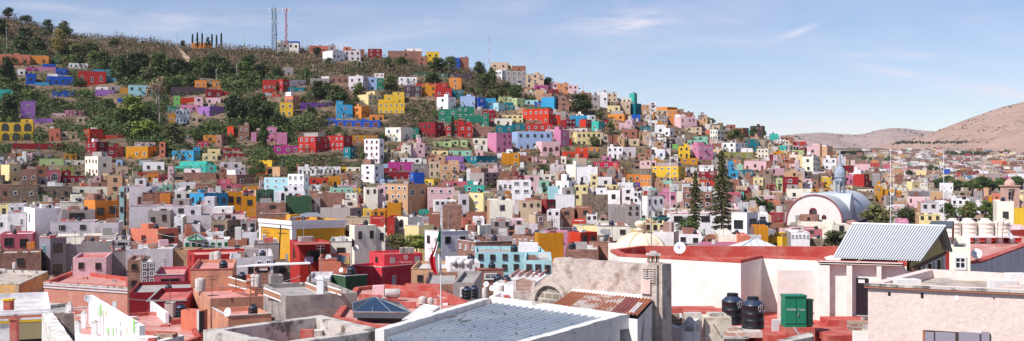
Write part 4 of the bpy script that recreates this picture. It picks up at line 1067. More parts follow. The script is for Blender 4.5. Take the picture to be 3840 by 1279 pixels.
def tree_proto(kind, seed):
    """unit tree, 1 high, crown about .9 wide"""
    rg = random.Random(seed); cm = MB(); tm = MB()
    if kind == 'round':
        tm.tube((0,0,0), (.02,0,.35), .028, .02, 7)
        for i in range(46):
            a = rg.uniform(0, 6.28); zz = rg.uniform(-1, 1); rr = math.sqrt(max(0,1-zz*zz))*rg.uniform(.35, .95)
            lump = .85+.3*math.sin(a*3+seed)*math.sin(zz*4+seed)
            x, y, z = .37*rr*lump*math.cos(a), .37*rr*lump*math.sin(a), .52+.37*zz*lump
            leaf_quads(cm, rg, x, y, z, rg.uniform(.10,.17), 60, .030, .8)
            if i % 5 == 0: tm.tube((.02,0,.3), (x,y,z), .013, .004, 5)
    elif kind == 'bare':
        def br(p, d, r, n):
            q = p+d; tm.tube(p, q, r, r*.65, 5)
            if n == 0:
                leaf_quads(cm, rg, q.x, q.y, q.z, .05, 12, .020); return
            for _ in range(3 if n > 1 else 4):
                dd = (d.normalized()+Vector((rg.uniform(-.75,.75), rg.uniform(-.75,.75), rg.uniform(-.15,.6)))).normalized()*d.length*rg.uniform(.6,.85); br(q, dd, r*.62, n-1)
        br(Vector((0,0,0)), Vector((.01,.0,.3)), .022, 4)
    elif kind == 'tall':       # eucalyptus: tall, several stacked crowns
        tm.tube((0,0,0), (.02,0,.9), .02, .006, 7)
        for i in range(34):
            z = rg.uniform(.3, .97); a = rg.uniform(0,6.28); R = .2*math.sin(min(1,(1.05-z)/.5)*1.5)*rg.uniform(.3,1.1)
            x, y = R*math.cos(a), R*math.sin(a); leaf_quads(cm, rg, x, y, z, rg.uniform(.05,.1), 56, .022, 1.2); tm.tube((.01,0,z-.12), (x,y,z), .008, .003, 5)
    elif kind == 'cypress':
        tm.tube((0,0,0), (0,0,.1), .012, .012, 6)
        for i in range(40):
            z = .05+.93*i/40; R = .055*math.sin(math.pi*min(1, .12+(1-z)*.8))+.006; leaf_quads(cm, rg, 0, 0, z, R, 46, .016, 1.3)
    elif kind == 'conifer':    # norfolk-pine-like tiers of drooping branches
        tm.tube((0,0,0), (0,0,1), .016, .002, 7)
        nt_ = 21
        for i in range(nt_):
            z = .12+.86*(i/nt_)**.9; R = rg.uniform(.72,1.2)*.235*(1-(i/nt_))**.8*(1.0 if i > 3 else .75)+.01; nb = 8 if i < 16 else 5
            for j in range(nb):
                a = 6.28*j/nb+i*1.9+rg.uniform(-.3,.3); rl = R*rg.uniform(.5,1.3); e = Vector((rl*math.cos(a), rl*math.sin(a), z-.03+rg.uniform(-.012,.02)))
                p0 = Vector((0,0,z)); tm.tube(p0, e, .004, .0015, 4)
                for q in range(7):
                    pp = p0.lerp(e, .3+.7*q/6); leaf_quads(cm, rg, pp.x, pp.y, pp.z-.006, .018, 7, .013, .7)
    elif kind == 'shrub':
        tm.tube((0,0,0), (0,0,.3), .03, .02, 6)
        for i in range(20):
            a = rg.uniform(0,6.28); R = rg.uniform(.05,.42); leaf_quads(cm, rg, R*math.cos(a), R*math.sin(a), .30+rg.uniform(-.12,.42)*(1-R), rg.uniform(.14,.22), 60, .042, .8)
    return cm, tm
def plant_tree(name, kind, leaf, px, py, h_px, w_px, label, D=None, seed=None, cat='tree', group=None, tilt=0):
    """foot at photo point (px,py) on the hillside; crown h_px tall, w_px wide"""
    if px < 2900 and D is None: py = max(py, float(ytop(px))+1.5)
    D = D or dist_at(px, py); seed = seed or rng.randint(0, 2)
    key = (kind, leaf, seed)
    if key not in PROTO:
        cm, tm = tree_proto(kind, seed*13+5); c = cm.build('crown', LEAF[leaf]); t = tm.build('trunk', PALEBARK if kind in ('bare','tall') else BARK)
        COL.objects.unlink(c); COL.objects.unlink(t); PROTO[key] = (c, t)
    c, t = PROTO[key]; s = D/F
    base = P(px, py, D); unit_w = {'round': .92, 'bare': .95, 'tall': .5, 'cypress': .13, 'conifer': .42, 'shrub': 1.15}[kind]
    hh = h_px*s; ww = w_px*s/unit_w
    o = thing(name, label, cat, base, rng.uniform(0, 6.28), group); o.scale = (ww, ww, hh*1.03)
    for q in (c, t):
        n = q.copy(); COL.objects.link(n); n.parent = o
    TREE_KEEP.append((px-w_px*.42, px+w_px*.42, py-h_px*.95, py, D))
    return o
TREES = """
tree round dark 30 70 46 50|dark round tree on the skyline at far left
tree shrub olive 100 88 40 60|low olive shrub on the skyline at upper left
tree round dark 95 150 50 80|dark tree on slope under the skyline, far left
tree tall dark 180 150 75 60|tall dark slender tree below left skyline
tree tall yellow 222 215 105 60|tall yellowish eucalyptus above the pink and blue houses
tree tall olive 240 130 52 45|thin tree poking above the left skyline
tree round dark 142 200 62 80|dark tree just above the orange hilltop house
tree round mid 243 212 48 60|green tree behind the round bright bush
tree shrub bright 244 242 38 48|bright green round bush beside small green house
tree round dark 25 345 140 95|big dark tree at left edge under salmon house
tree round dark 34 455 118 100|dark tree at left edge beside the violet house
tree shrub mid 118 380 60 80|green shrubs between blue terrace and violet house
tree shrub olive 220 410 55 90|olive bush under the low royal blue house
tree shrub mid 300 330 50 60|bush left of the big red house
tree shrub mid 325 375 55 70|bush below the big red house
tree shrub mid 405 408 48 70|bush under the low violet house
tree round mid 335 205 50 75|green tree on slope above big red house
tree round dark 390 255 68 95|dark tree above the sky blue house
tree round dark 452 315 115 90|dark tree right of the sky blue house
tree round dark 520 300 115 120|very large dark tree on the left slope
tree round mid 600 290 105 115|large green tree on slope, left of long stair wall
tree round dark 660 300 90 110|large dark tree left of orange cube house
tree round mid 730 290 75 95|green tree right below the stair wall
tree round dark 780 300 70 90|dark tree behind two orange houses
tree round mid 845 290 55 90|green tree on slope, right of utility pole
tree round mid 930 265 60 90|green tree far right of the dark grove
tree round olive 955 320 55 80|dull green tree left of the red houses
tree shrub mid 850 335 45 50|small green tree beside small orange house
tree round mid 905 345 38 50|bushy tree on rocks above dark grove
tree round bright 500 485 130 150|large bright green tree beside bare eucalyptus
tree round bright 540 525 75 150|low wide bright green tree above ochre house
tree tall mid 455 500 90 60|bright green side crown at left of large one
tree bare dry 600 480 185 130|tall bare eucalyptus with brown twigs
tree tall olive 658 570 110 105|olive green tree left of bright blue house
tree round dark 885 475 130 110|big dark tree right of lavender villa, left one
tree round dark 975 480 135 130|big dark tree left of yellow tower house
tree round dark 1040 500 80 100|lower dark tree under yellow tower house
tree round dark 915 520 75 110|dark tree below the lavender villa
tree shrub mid 790 505 60 100|green shrubs under the lavender villa
tree shrub mid 735 530 55 80|green bush beside small beige houses
tree shrub mid 868 545 55 50|bush right of brick house with pergola
tree round mid 1230 345 40 60|tree behind the leafy group, middle slope
tree round dark 1195 385 92 85|dark tree below brick villa with dome
tree round olive 1260 395 82 95|olive tree left of lilac grey house
tree round mid 1285 400 60 70|bright leafed tree under the orange wall
tree round mid 1345 370 62 65|leafy tree before lilac grey house
tree round olive 1465 355 62 85|dark olive tree before white villa
tree round dark 1040 300 52 70|round tree above the red tower house
tree shrub mid 1080 245 30 40|green bush on the bare slope, left
tree round dark 1190 210 36 42|dark tree on skyline left of white ridge house
tree shrub mid 1235 248 42 50|green bush left of the ridge white house
tree round mid 1150 300 45 45|green tree beside white utility pole
tree shrub mid 1310 285 35 60|green bush under grey ridge house
tree shrub mid 1340 255 35 60|bush right of grey ridge house base
tree round mid 1510 255 48 50|round green tree before the skyline brick wall
tree tall mid 1455 270 56 40|tall green tree under long brick skyline house
tree shrub mid 1490 250 34 50|green bush beside long brick skyline house
tree round dark 1640 285 78 85|dark tree group on ridge below yellow skyline house
tree round mid 1685 280 70 80|green tree right of dark ridge group
tree round dark 1620 325 58 90|dark tree above the ochre house
tree round mid 1800 300 70 65|dark green tree left of glass fronted building, upper
tree round dark 1815 330 60 80|dark tree left of glass fronted building, lower
tree round mid 1845 325 75 50|olive tree beside glass fronted building
tree round mid 1900 350 45 55|round green tree below glass fronted building
tree round dark 1935 375 62 75|dark green tree under dark glazed hillside building
tree shrub mid 1790 360 38 45|bush on dry slope right of orange stacked house
tree shrub olive 1850 370 45 60|olive bush on dry slope above blue houses
tree shrub olive 1995 380 30 40|yellow olive bush above pale aqua house
tree tall dark 2000 277 42 40|slender tree on skyline above ridge building
tree round dark 2052 298 42 50|round dark tree on skyline at ridge end
tree round dark 2180 430 88 115|big dark round tree beside the ridge houses
tree round olive 2250 450 40 45|olive tree right of the big round tree
tree cypress cyp 1697 515 80 16|dark cypress before the red green doored house
tree shrub mid 1580 470 30 60|bush on rocky gully below brown house
tree shrub mid 1545 430 34 60|bush at foot of the dark brown house
tree shrub mid 1635 450 50 50|cactus thicket in rocky gully
tree round olive 1020 620 55 50|grey green tree left of magenta house
tree shrub mid 975 660 70 60|dark bush left of long magenta house
tree shrub mid 1090 640 40 80|pale green bush below the long magenta house
tree round dark 990 555 90 60|dark tree left under pink house
tree shrub mid 1265 500 35 60|bush before royal blue building
tree shrub olive 1210 470 55 80|green tree before the purple house
tree shrub mid 1170 430 40 50|grey green tree beside sheds right of purple house
tree bare olive 2000 630 70 80|small half bare tree left below pink arch house
tree shrub dark 2040 655 42 65|dark round bush on white rooftops mid hill
tree round olive 2230 550 42 55|olive tree below pale yellow house
tree bare dry 2280 555 75 70|leafless grey tree beside turquoise house
tree round mid 2290 500 50 45|green tree right of turquoise house
tree round mid 2350 585 30 40|small green tree before white balcony house
tree shrub mid 2235 595 28 40|bush right of orange roof rooms
tree round olive 2740 535 48 48|yellow green tree on the right ridge
tree round dark 2765 520 42 50|dark round tree on the right ridge
tree round dark 2825 515 42 38|dark tree on ridge tip
tree round olive 2780 530 30 35|olive bush before pinkish brick cube house
tree tall dark 2868 525 34 25|slender dark tree on ridge tip
tree round mid 2670 465 22 40|green treetop on right skyline
tree conifer conif 2608 870 235 62|slim tall conifer, left of the two conifers
tree conifer conif 2706 885 330 98|tallest conifer with drooping branches
tree round mid 2582 885 75 120|round green tree at foot of slim conifer
tree round mid 2850 780 45 70|green tree at left of barrel church
tree round mid 2880 800 50 70|bright green tree before barrel church wall
tree shrub olive 2830 770 40 60|olive scrubby tree on slope behind church
tree bare olive 2920 710 60 60|thin leafed tree left of crimson house
tree round olive 3290 866 100 170|half bare spreading tree right of church vault
tree round olive 3410 866 92 140|half bare tree behind steel roof ridge
tree round olive 3135 935 80 120|feathery olive tree beside yellow house
tree round mid 3560 835 75 90|green tree left end of row behind tanks
tree round mid 3630 835 85 105|green tree middle of row behind tanks
tree round mid 3705 835 85 95|green tree right end of row behind tanks
tree shrub mid 2090 760 25 30|shrub on pink roof terrace
tree round olive 1490 945 78 115|green tree behind the crimson restaurant, left part
tree round bright 1562 948 76 120|olive green tree behind the crimson restaurant, right part
tree shrub bright 1620 960 30 40|small bright shrub right of restaurant tree
tree shrub dark 175 760 45 70|dark bush before the old stone arch house
tree round olive 970 690 40 35|grey green tree left of white villa
tree shrub mid 945 660 45 40|bush beside turquoise upper town
"""
for ln in TREES.strip().split('\n'):
    a, label = ln.split('|'); f = a.split(); px, py, h, w = map(float, f[3:7])
    D = None
    if 'conifer' in label and 'foot' not in label: D = 285
    if 'foot of slim' in label: D = 268
    if 'restaurant' in label: D = 205
    if 'behind tanks' in label: D = 250
    if py > 850 and D is None: D = 270
    if 'left of barrel' in label or 'before barrel' in label: D = 385
    if 'church vault' in label or 'steel roof' in label: D = 300
    plant_tree('tree', f[1], f[2], px, py, h, w, label, D)
for i, x in enumerate([722, 740, 758, 795, 812, 830]):
    plant_tree('cypress_tree', 'cypress', 'cyp', x, 175+(i%2)*2, 48+(i*7)%9, 9, 'slim dark cypress in the skyline row around an orange house', group='skyline cypresses')
plant_tree('tree', 'tall', 'dark', 780, 172, 38, 24, 'feathery tree between the skyline cypresses')
plant_tree('tree', 'round', 'dark', 685, 178, 30, 26, 'round dark tree left of the skyline cypresses')
# distant park trees and rows
k = 0
fr = random.Random(5); frow = MB(); frt = MB()
for (x0, x1, y, h, n, D, leaf) in [(3520,3830,716,48,17,720,'mid'),(3545,3700,592,26,15,1350,'dark'),(3700,3790,585,20,8,1380,'mid'),(3365,3640,541,14,34,2650,'dark'),(3560,3720,531,11,22,2800,'dark'),
                                  (3170,3230,582,22,4,1500,'dark'),(3225,3270,602,18,3,1250,'mid'),(3310,3340,605,18,2,1250,'mid'),(3480,3500,640,26,2,1000,'olive'),(3400,3425,660,22,2,900,'mid'),(3785,3835,580,22,3,1450,'mid'),
                                  (3640,3700,540,14,4,2660,'dark'),(3360,3370,545,16,1,2640,'dark'),(3500,3520,640,18,1,1100,'mid')]:
    for i in range(n):
        x = x0+(x1-x0)*(i+.5)/n+fr.uniform(-4,4); hh = h*fr.uniform(.75,1.2)
        if y < 600:
            Dq = D if y < 550 else dist_at(x, y); q = P(x, y+fr.uniform(-2,2), Dq); hm = hh/F*Dq; frt.tube(q, q+Vector((0,0,hm*.5)), hm*.04, hm*.03, 5)
            for _ in range(3): leaf_quads(frow, fr, q.x+fr.uniform(-.3,.3)*hm, q.y, q.z+hm*fr.uniform(.4,.7), hm*.42, 40, hm*.1, .9)
            continue
        plant_tree('tree', 'round', leaf, x, y+fr.uniform(-2,2), hh, hh*fr.uniform(1.1,1.7), 'distant tree among the far right town and foothills', D if y < 550 else None, group='distant trees on the right')

o = frow.build('distant_trees', LEAF['dark']); tag(o, 'dark rows of trees along the far foothills at right', 'trees'); o['kind'] = 'stuff'
t = frt.build('trunks', BARK, o)
# the rest of the grove on the left slope: rounded trees nothing tells apart
gr_ = random.Random(31); n_g = 0; LK = [(r['xl'], r['xr'], r['yt'], r['yb'], r['D']) for r in REC]; tries = 0
while n_g < 140 and tries < 9000:
    tries += 1; px = gr_.uniform(-10, 1420) if n_g < 98 else gr_.uniform(1100, 1950); py = gr_.uniform(float(ytop(px))+((6 if px < 520 and n_g < 30 else 75) if px < 1000 else 60), min(float(town_top(px))+20, 660)); w_ = gr_.uniform(42, 88) if px < 1100 else gr_.uniform(26, 48); h_ = w_*gr_.uniform(.65, .95)
    if 1180 < px < 1500 and py < 300 and gr_.random() < .7: continue
    D = dist_at(px, py)
    if any(min(px+w_*.46, b)-max(px-w_*.46, a) > 0 and py-h_ < bb+1 and py > t+4 and D < Dk+3 for a, b, t, bb, Dk in LK): continue
    n_g += 1; plant_tree('tree', 'round' if gr_.random() < .8 else 'shrub', gr_.choice(['dark','dark','mid','mid','olive']) if px < 1000 else gr_.choice(['mid','olive','dark']), px, py, h_, w_, 'rounded green tree in the dense grove covering the left slope' if px < 1100 else 'small green tree scattered on the slope below the ridge', D, group='grove on the left slope' if px < 1100 else 'trees on the slope below the ridge')
# ---------------- dry scrub covering the hill ----------------
HK = [(r['xl'], r['xr'], r['yt'], r['yb'], r['D']) for r in REC if not r['explicit']]
def scrub(name, leaf, n, seed, xr, rr, label, below=0, nf=34):
    rg = random.Random(seed); mb = MB(); cnt = 0; tries = 0
    while cnt < n and tries < n*8:
        tries += 1
        px = rg.uniform(*xr); dt = float(dtop(px)); yb = float(town_top(px))+45
        D = rg.uniform(430, dt+4)
        py = CY-ground(px, D)/D*F
        if below == 0 and px < 1120 and py > float(ytop(px))+120+40*rg.random(): continue
        if py > yb or py < float(ytop(px))+below: continue
        s = rg.uniform(*rr)*(1.6 if rg.random() < .12 else 1); sp_ = s*F/D
        if any(a-sp_*.8 < px < b+sp_*.8 and t-2 < py and py-sp_*1.25 < bb and D < Dk+2 for a, b, t, bb, Dk in HK):
            s *= .35; sp_ *= .35
            if any(a-sp_*.8 < px < b+sp_*.8 and t-2 < py and py-sp_*1.25 < bb and D < Dk+2 for a, b, t, bb, Dk in HK): continue
        x = (px-CX)/F*D; z = gz(px, D)
        leaf_quads(mb, rg, x, D, z+s*.45, s, nf, (.30 if below == 0 else .28)*max(1,s*.42), .8); cnt += 1
    o = mb.build(name, LEAF[leaf]); tag(o, label, 'scrub'); o['kind'] = 'stuff'
scrub('dry_scrub', 'dry', 4600, 1, (-300, 2150), (1.5, 3.4), 'dry brown scrub covering the upper hillside')
scrub('green_scrub', 'olive', 3000, 2, (-300, 2150), (1.4, 3.3), 'olive green bushes scattered over the upper hillside')
scrub('dark_scrub', 'mid', 1500, 3, (-300, 1350), (1.8, 4.0), 'mid green bushes filling the slope between the upper left houses', 85, 34)
scrub('dark_thicket', 'dark', 4300, 4, (-200, 1180), (2.4, 5.2), 'dark green thicket between the upper left houses', 100, 44)
scrub('ridge_bushes', 'dark', 500, 5, (1150, 2150), (1.2, 2.8), 'dark green bushes on the slope under the ridge houses', 25)
# far slopes scrub
rg = random.Random(9); mb = MB()
for _ in range(420):
    px = rg.uniform(3100, 3900); D = rg.uniform(1000, 2200); z = ground(px, D)
    if px > 3420 and rg.random() < .5: continue
    leaf_quads(mb, rg, (px-CX)/F*D, D, z+1.2, rg.uniform(1.5,3.5), 12, 1.0, .7)
for _ in range(1150):
    nm, px, D = ('bare_hill', rg.uniform(3340, 3900), rg.uniform(2420, 3290)) if rg.random() < .6 else ('far_hills', rg.uniform(2900, 3560), rg.uniform(3900, 5150))
    if tn(px*.02, D*.01, 1) < rg.uniform(-.3, .5): continue
    s_ = rg.uniform(1.5, 4.0)*(1 if nm == 'bare_hill' else 1.8); leaf_quads(mb, rg, (px-CX)/F*D, D, HZ[nm](px, D)+s_*.2, s_, 8, s_*.45, .5)
o = mb.build('far_scrub', LEAF['olive']); tag(o, 'bushes dotted over the far valley slopes', 'scrub'); o['kind'] = 'stuff'

# ---------------- the unlisted houses ----------------
NEARH = 46      # houses of the foreground, built further down
frng = random.Random(3)
PAL = [('whi',17),('cre',9),('bri',30),('ppk',10),('bei',15),('gry',13),('tan',10),('lil',6),('pye',4),('sal',3),('red',1),('och',2),('sky',1),('trq',1),('drd',2),('mint',2),('ora',1),('pin',1),('stn',13),('dkb',2),('och',2)]
PALL = [k for k, n in PAL for _ in range(n)]
SPEC = []
def overlap(a0, a1, b0, b1): return min(a1, b1)-max(a0, b0)
K2 = [(r['xl'], r['xr'], r['yt'], r['yb'], r['D']) for r in REC]+TREE_KEEP+[(2944,3300,700,838,372)]
def try_fill(px0, px1, D, h, minh=2.6):
    pm = (px0+px1)/2; gz = ground(pm, D); s = F/D
    yb = CY-gz*s; yt = yb-h*s
    for (a0, a1, t, b, Dk) in K2:
        ov = overlap(px0, px1, a0, a1)
        if ov <= .12*min(px1-px0, a1-a0): continue
        if abs(D-Dk) < 7 and ov > .25*(px1-px0): return None
        if D < Dk and yt < b-2 and yb > t:
            yt = b-1.5
            if (yb-yt)/s < minh: return None
    return dict(xl=px0, xr=px1, yt=yt, yb=yb, D=D)
D = 700.0
while D > 205:
    s = F/D; px = -30+frng.uniform(-30, 0)
    while px < 3300:
        w = frng.uniform(3.6, 8.5)*s; pm = px+w/2
        step = w*frng.uniform(.86, 1.06)
        ok = D < dtop(pm)-6
        if ok:
            yb = CY-ground(pm, D)*s
            if yb < town_top(pm)+12: ok = False
            if 1010 < pm < 1430 and yb < 640: ok = False
            if pm > 3150 or (pm > 3020 and D < 390): ok = pm > 3150 and D < 420 and False
        if ok and frng.random() < .93:
            h = frng.choice([2.8, 3.2, 3.6, 4.2, 5, 5.8, 6.4, 7.6])
            if yb-h*s < town_top(pm)-6 and pm < 2000: h = max(2.8, (yb-town_top(pm)+6)/s)
            if D < 305: h = 16
            r = try_fill(px, px+w, D+frng.uniform(-3,3), h)
            if r and D < 305:
                r['yt'] = max(r['yt'], 862+frng.uniform(0, 30)); r = r if (r['yb']-r['yt'])/s > 2.4 else None
            if r: r['col'] = frng.choice(PALL); r['zone'] = 0; SPEC.append(r)
        px += step
    D -= 6.5 if D > 330 else 7.0
# the valley floor town at the right (behind the church) and far slopes
D = 2330.0
while D > 235:
    s = F/D; px = 2820+frng.uniform(-20, 0) if D > 640 else (3120 if D > 420 else 3140)
    while px < 3900:
        w = frng.uniform(5, 11)*s*(1.0 if D < 1200 else 1.15); pm = px+w/2; step = w*frng.uniform(.95, 1.15 if D < 1100 else 1.45)
        yb = CY-ground(pm, D)*s
        dens = .97 if D < 1200 else .9
        if D > 1150: dens *= max(.12, min(1, (pm-3130)/200))
        if D > 1700: dens *= .95 if pm > 3340 else .35
        if 3120 < pm < 3330 and D < 470: dens = 0
        if D < 300 and pm < 3560: dens *= .6
        if frng.random() < dens:
            r = try_fill(px, px+w, D, frng.choice([3.2,3.6,5.5,6,6.5,8.5]))
            if r:
                r['col'] = frng.choice(PALL+['ppk','bei','tan','whi']*7+['bri']*8); r['zone'] = 1; SPEC.append(r)
        px += step
    D -= 8.0 if D < 500 else (11.0 if D < 1000 else 17.0)
# visibility: paint rectangles far to near on a coarse raster
Q4 = 3; ids = np.zeros((1280//Q4+2, 4000//Q4+2), np.int32)
allr = [(r['D'], r['xl'], r['xr'], r['yt'], r['yb'] if not r.get('explicit') else 1279, i+1) for i, r in enumerate(SPEC)]+[(r['D'], r['xl'], r['xr'], r['yt'], r['yb'], -1) for r in REC]
for (_, a, b, t, bt, i) in sorted(allr, key=lambda q: -q[0]):
    ids[max(0,int(t/Q4)):max(0,int(bt/Q4)+1), max(0,int(a/Q4)):max(0,int(b/Q4)+1)] = i
cnt = np.bincount(ids[ids > 0].ravel(), minlength=len(SPEC)+1)
for i, r in enumerate(SPEC): r['area'] = int(cnt[i+1])*Q4*Q4
order = sorted([r for r in SPEC if r['xl'] < 3830 and r['xr'] > 10], key=lambda r: -r['area'])
cnr = {}
for i, r in enumerate(REC): pass
ids2 = np.zeros_like(ids)
for (_, a, b, t, bt, i) in sorted([(r['D'], r['xl'], r['xr'], r['yt'], r['yb'] if not r['explicit'] else min(1279, r['yb']+6), i+1) for i, r in enumerate(REC)], key=lambda q: -q[0]):
    ids2[max(0,int(t/Q4)):max(0,int(bt/Q4)+1), max(0,int(a/Q4)):max(0,int(b/Q4)+1)] = i
cn2 = np.bincount(ids2[ids2 > 0].ravel(), minlength=len(REC)+1)
for i, r in enumerate(REC): r['area'] = int(cn2[i+1])
NTHING = 300-NEARH
for i, r in enumerate(sorted(REC, key=lambda r: -r['area'])): r['own'] = i < NTHING
for r in REC:
    if r['own']: house(r)
MERGE[0] = MB()
for r in REC:
    if not r['own']: house(r)
MERGED = MERGE[0]; MERGE[0] = None
gb = random.Random(21); mb = MB(); nb_ = 0
while nb_ < 620:
    px = gb.uniform(0, 2950); D = gb.uniform(310, float(dtop(px))-8); py = CY-ground(px, D)/D*F
    if py < town_top(px): continue
    nb_ += 1; s_b = gb.uniform(.8, 2.0); leaf_quads(mb, gb, (px-CX)/F*D, D, ground(px, D)+s_b*.9, s_b, 40, .34, 1.1)
o = mb.build('garden_bushes', LEAF['mid']); tag(o, 'small bushes growing in gaps between the packed hillside houses', 'bushes'); o['kind'] = 'stuff'
WALLA = worn('town_plaster', (1,1,1), (0.34,0.28,0.25), .45, .28, attr=True, lo=.54, hi=.68)
FRAMEA = plain('town_window_frame', (.7,.68,.67), .6)
def filler(mb, r):
    D = r['D']; s = F/D; w = (r['xr']-r['xl'])/s; h = (r['yb']-r['yt'])/s
    k = ((r['xl']+r['xr'])/2-CX)/F; th = -math.atan(k)*.9+math.radians(frng.uniform(-14, 14))
    x0 = (r['xl']-CX)/F*D; gz = (CY-r['yb'])/F*D
    mb.M = Matrix.Translation((x0, D, gz)) @ Matrix.Rotation(th, 4, 'Z'); l = frng.uniform(4.5, 7.5)
    base = lin(HEX[r['col']]); j = frng.uniform(.55, 1.0); base = tuple(min(.85, v*j*frng.uniform(.94,1.06)) for v in base)
    if r['zone'] and D > 800:   # the far town is mostly unpainted pinkish block
        g_ = sum(base)/3; base = tuple(v*.75+g_*.25 for v in base)
    roof = frng.choice([(.62,.6,.59),(.5,.48,.47),(.36,.32,.3),(.55,.42,.38),(.42,.2,.17),(.66,.64,.62)]); dark = (.03,.028,.03)
    side = base if frng.random() < .55 else frng.choice([(.34,.2,.15),(.4,.36,.33),(.5,.42,.36)])
    blocks = [(0, w, 0, l, h)]
    if w > 4.2 and D < 900 and frng.random() < .6:      # stepped: part of the width is a storey lower or set back
        cut = w*frng.uniform(.35,.65); lo = max(2.3, h-frng.uniform(.8, 2.8)); setb = frng.uniform(0, 1.5)
        blocks = [(0, cut, 0, l, h), (cut+.01, w, setb, l-.05, lo)] if frng.random() < .5 else [(cut+.01, w, 0, l, h), (0, cut, setb, l-.05, lo)]
    p = .2
    for (x0_, x1_, y0_, y1_, hh_) in blocks:
        b_ = base if (x0_, x1_) == (blocks[0][0], blocks[0][1]) or frng.random() < .5 else side
        if D < 620:
            V8 = [(x0_,y0_,-3),(x1_,y0_,-3),(x1_,y1_,-3),(x0_,y1_,-3),(x0_,y0_,hh_),(x1_,y0_,hh_),(x1_,y1_,hh_),(x0_,y1_,hh_)]
            mb.col = b_; mb.add(V8, [(0,1,5,4)]); mb.col = side; mb.add(V8, [(1,2,6,5),(2,3,7,6),(3,0,4,7)])
            mb.col = b_; pz = hh_-.4; I4 = [(x0_+p,y0_+p),(x1_-p,y0_+p),(x1_-p,y1_-p),(x0_+p,y1_-p)]
            mb.add(V8[4:]+[(a,b,hh_) for a,b in I4]+[(a,b,pz) for a,b in I4], [(0,1,5,4),(1,2,6,5),(2,3,7,6),(3,0,4,7),(4,5,9,8),(5,6,10,9),(6,7,11,10),(7,4,8,11)])
            mb.col = roof; mb.quad(*[(a,b,pz) for a,b in I4])
        else:
            mb.col = b_; mb.box(x0_,x1_,y0_,y1_,-3,hh_-.01); mb.col = roof; mb.quad((x0_,y0_,hh_),(x1_,y0_,hh_),(x1_,y1_,hh_),(x0_,y1_,hh_))
        bw = x1_-x0_; rows = max(1, int(hh_/2.8+.15)); cols = max(1, int(bw/2.3)); keep = mb.M; mb.M = keep @ Matrix.Translation((x0_, y0_, 0))
        for a in range(rows):
            for b in range(cols):
                if frng.random() < (.22 if D < 700 else .35): continue
                u = bw*(b+.5)/cols+frng.uniform(-.35,.35); ww = frng.choice([.5,.7,.9,1.0,1.4]); wh = frng.choice([.6,.9,1.1,1.3,1.9])
                z = hh_-(a+1)*min(2.8, hh_/rows)+.75+frng.uniform(-.15,.25)-(.6 if wh > 1.5 else 0)
                if u-ww/2 < .12 or u+ww/2 > bw-.12 or z+wh > hh_-.1: continue
                gl = frng.choice([dark, dark, (.06,.05,.05), (.16,.17,.2), (.2,.1,.06), (.34,.33,.33)])
                if frng.random() < .32 and D < 700: mb.col = frng.choice([(.7,.68,.66),(.7,.68,.66),(.25,.12,.08),(.2,.35,.45)]); mb.box(u-ww/2-.1, u+ww/2+.1, -.05, 0, z-.1, z+wh+.1); mb.col = gl; mb.quad((u-ww/2,-.06,z),(u+ww/2,-.06,z),(u+ww/2,-.06,z+wh),(u-ww/2,-.06,z+wh))
                else: mb.col = gl; mb.quad((u-ww/2,-.03,z),(u+ww/2,-.03,z),(u+ww/2,-.03,z+wh),(u-ww/2,-.03,z+wh))
                if D < 640 and frng.random() < .10: mb.col = (.5,.48,.46); mb.box(u-ww, u+ww, -.8, -.07, z-.25, z-.13)
                elif D < 640 and frng.random() < .07: mb.col = frng.choice([(.4,.12,.1),(.6,.6,.6),(.2,.3,.5)]); mb.box(u-ww, u+ww, -.9, -.07, z+wh+.05, z+wh+.13)
        mb.M = keep
    if frng.random() < .5 and w > 3.6 and D < 1200:     # roof room / stair head on the taller block
        x0_, x1_, y0_, y1_, hh_ = blocks[0]; bw = x1_-x0_
        if bw > 2.4:
            a = x0_+frng.uniform(.2, bw-2.2); q = frng.uniform(.9, 2.4); mb.col = base if frng.random() < .5 else frng.choice([(.62,.6,.58),(.36,.22,.18),(.5,.44,.4)]); mb.box(a, a+frng.uniform(1.2,1.9), l*.35, l*.35+2, hh_-.39, hh_+q)
    x0_, x1_, y0_, y1_, hh_ = blocks[0]
    if D < 700 and frng.random() < .55:
        mb.col = frng.choice([(.02,.02,.025),(.02,.02,.025),(.6,.55,.5),(.5,.48,.46)]); x = frng.uniform(x0_+.6, max(x0_+.7, x1_-.6)); mb.tube((x,y0_+1.2,hh_-.4),(x,y0_+1.2,hh_+.75), .5, .48, 8)
    if D < 640 and frng.random() < .4:
        mb.col = frng.choice([(.45,.44,.46),(.12,.1,.1)]); x = frng.uniform(.5, w-.5); mb.tube((x,2,hh_-.4),(x,2,hh_+frng.uniform(1.5,3.2)), .05, .04, 4)
    mb.M = None
rest = [r for r in SPEC if not r.get('thing') and r['area'] > (0 if r['D'] < 900 else -1)]
for nm, sel, lab in (('hillside_houses', lambda r: not r['zone'], 'small brick, cream and white houses packed between the larger ones on the hill'),
                     ('valley_houses', lambda r: r['zone'] and r['D'] < 900, 'small pale flat roofed houses packed across the valley at right'),
                     ('distant_town', lambda r: r['zone'] and r['D'] >= 900, 'far off town of tiny pinkish houses below the bare hills')):
    mb = MERGED if nm == 'hillside_houses' else MB()
    for r in rest:
        if sel(r): filler(mb, r)
    if mb.f: o = mb.build(nm, WALLA); tag(o, lab, 'houses'); o['kind'] = 'stuff'
print('LISTED', len(REC), 'FILL', len(SPEC), 'REST', len(rest), 'areas', [r['area'] for r in order[:300:40]])
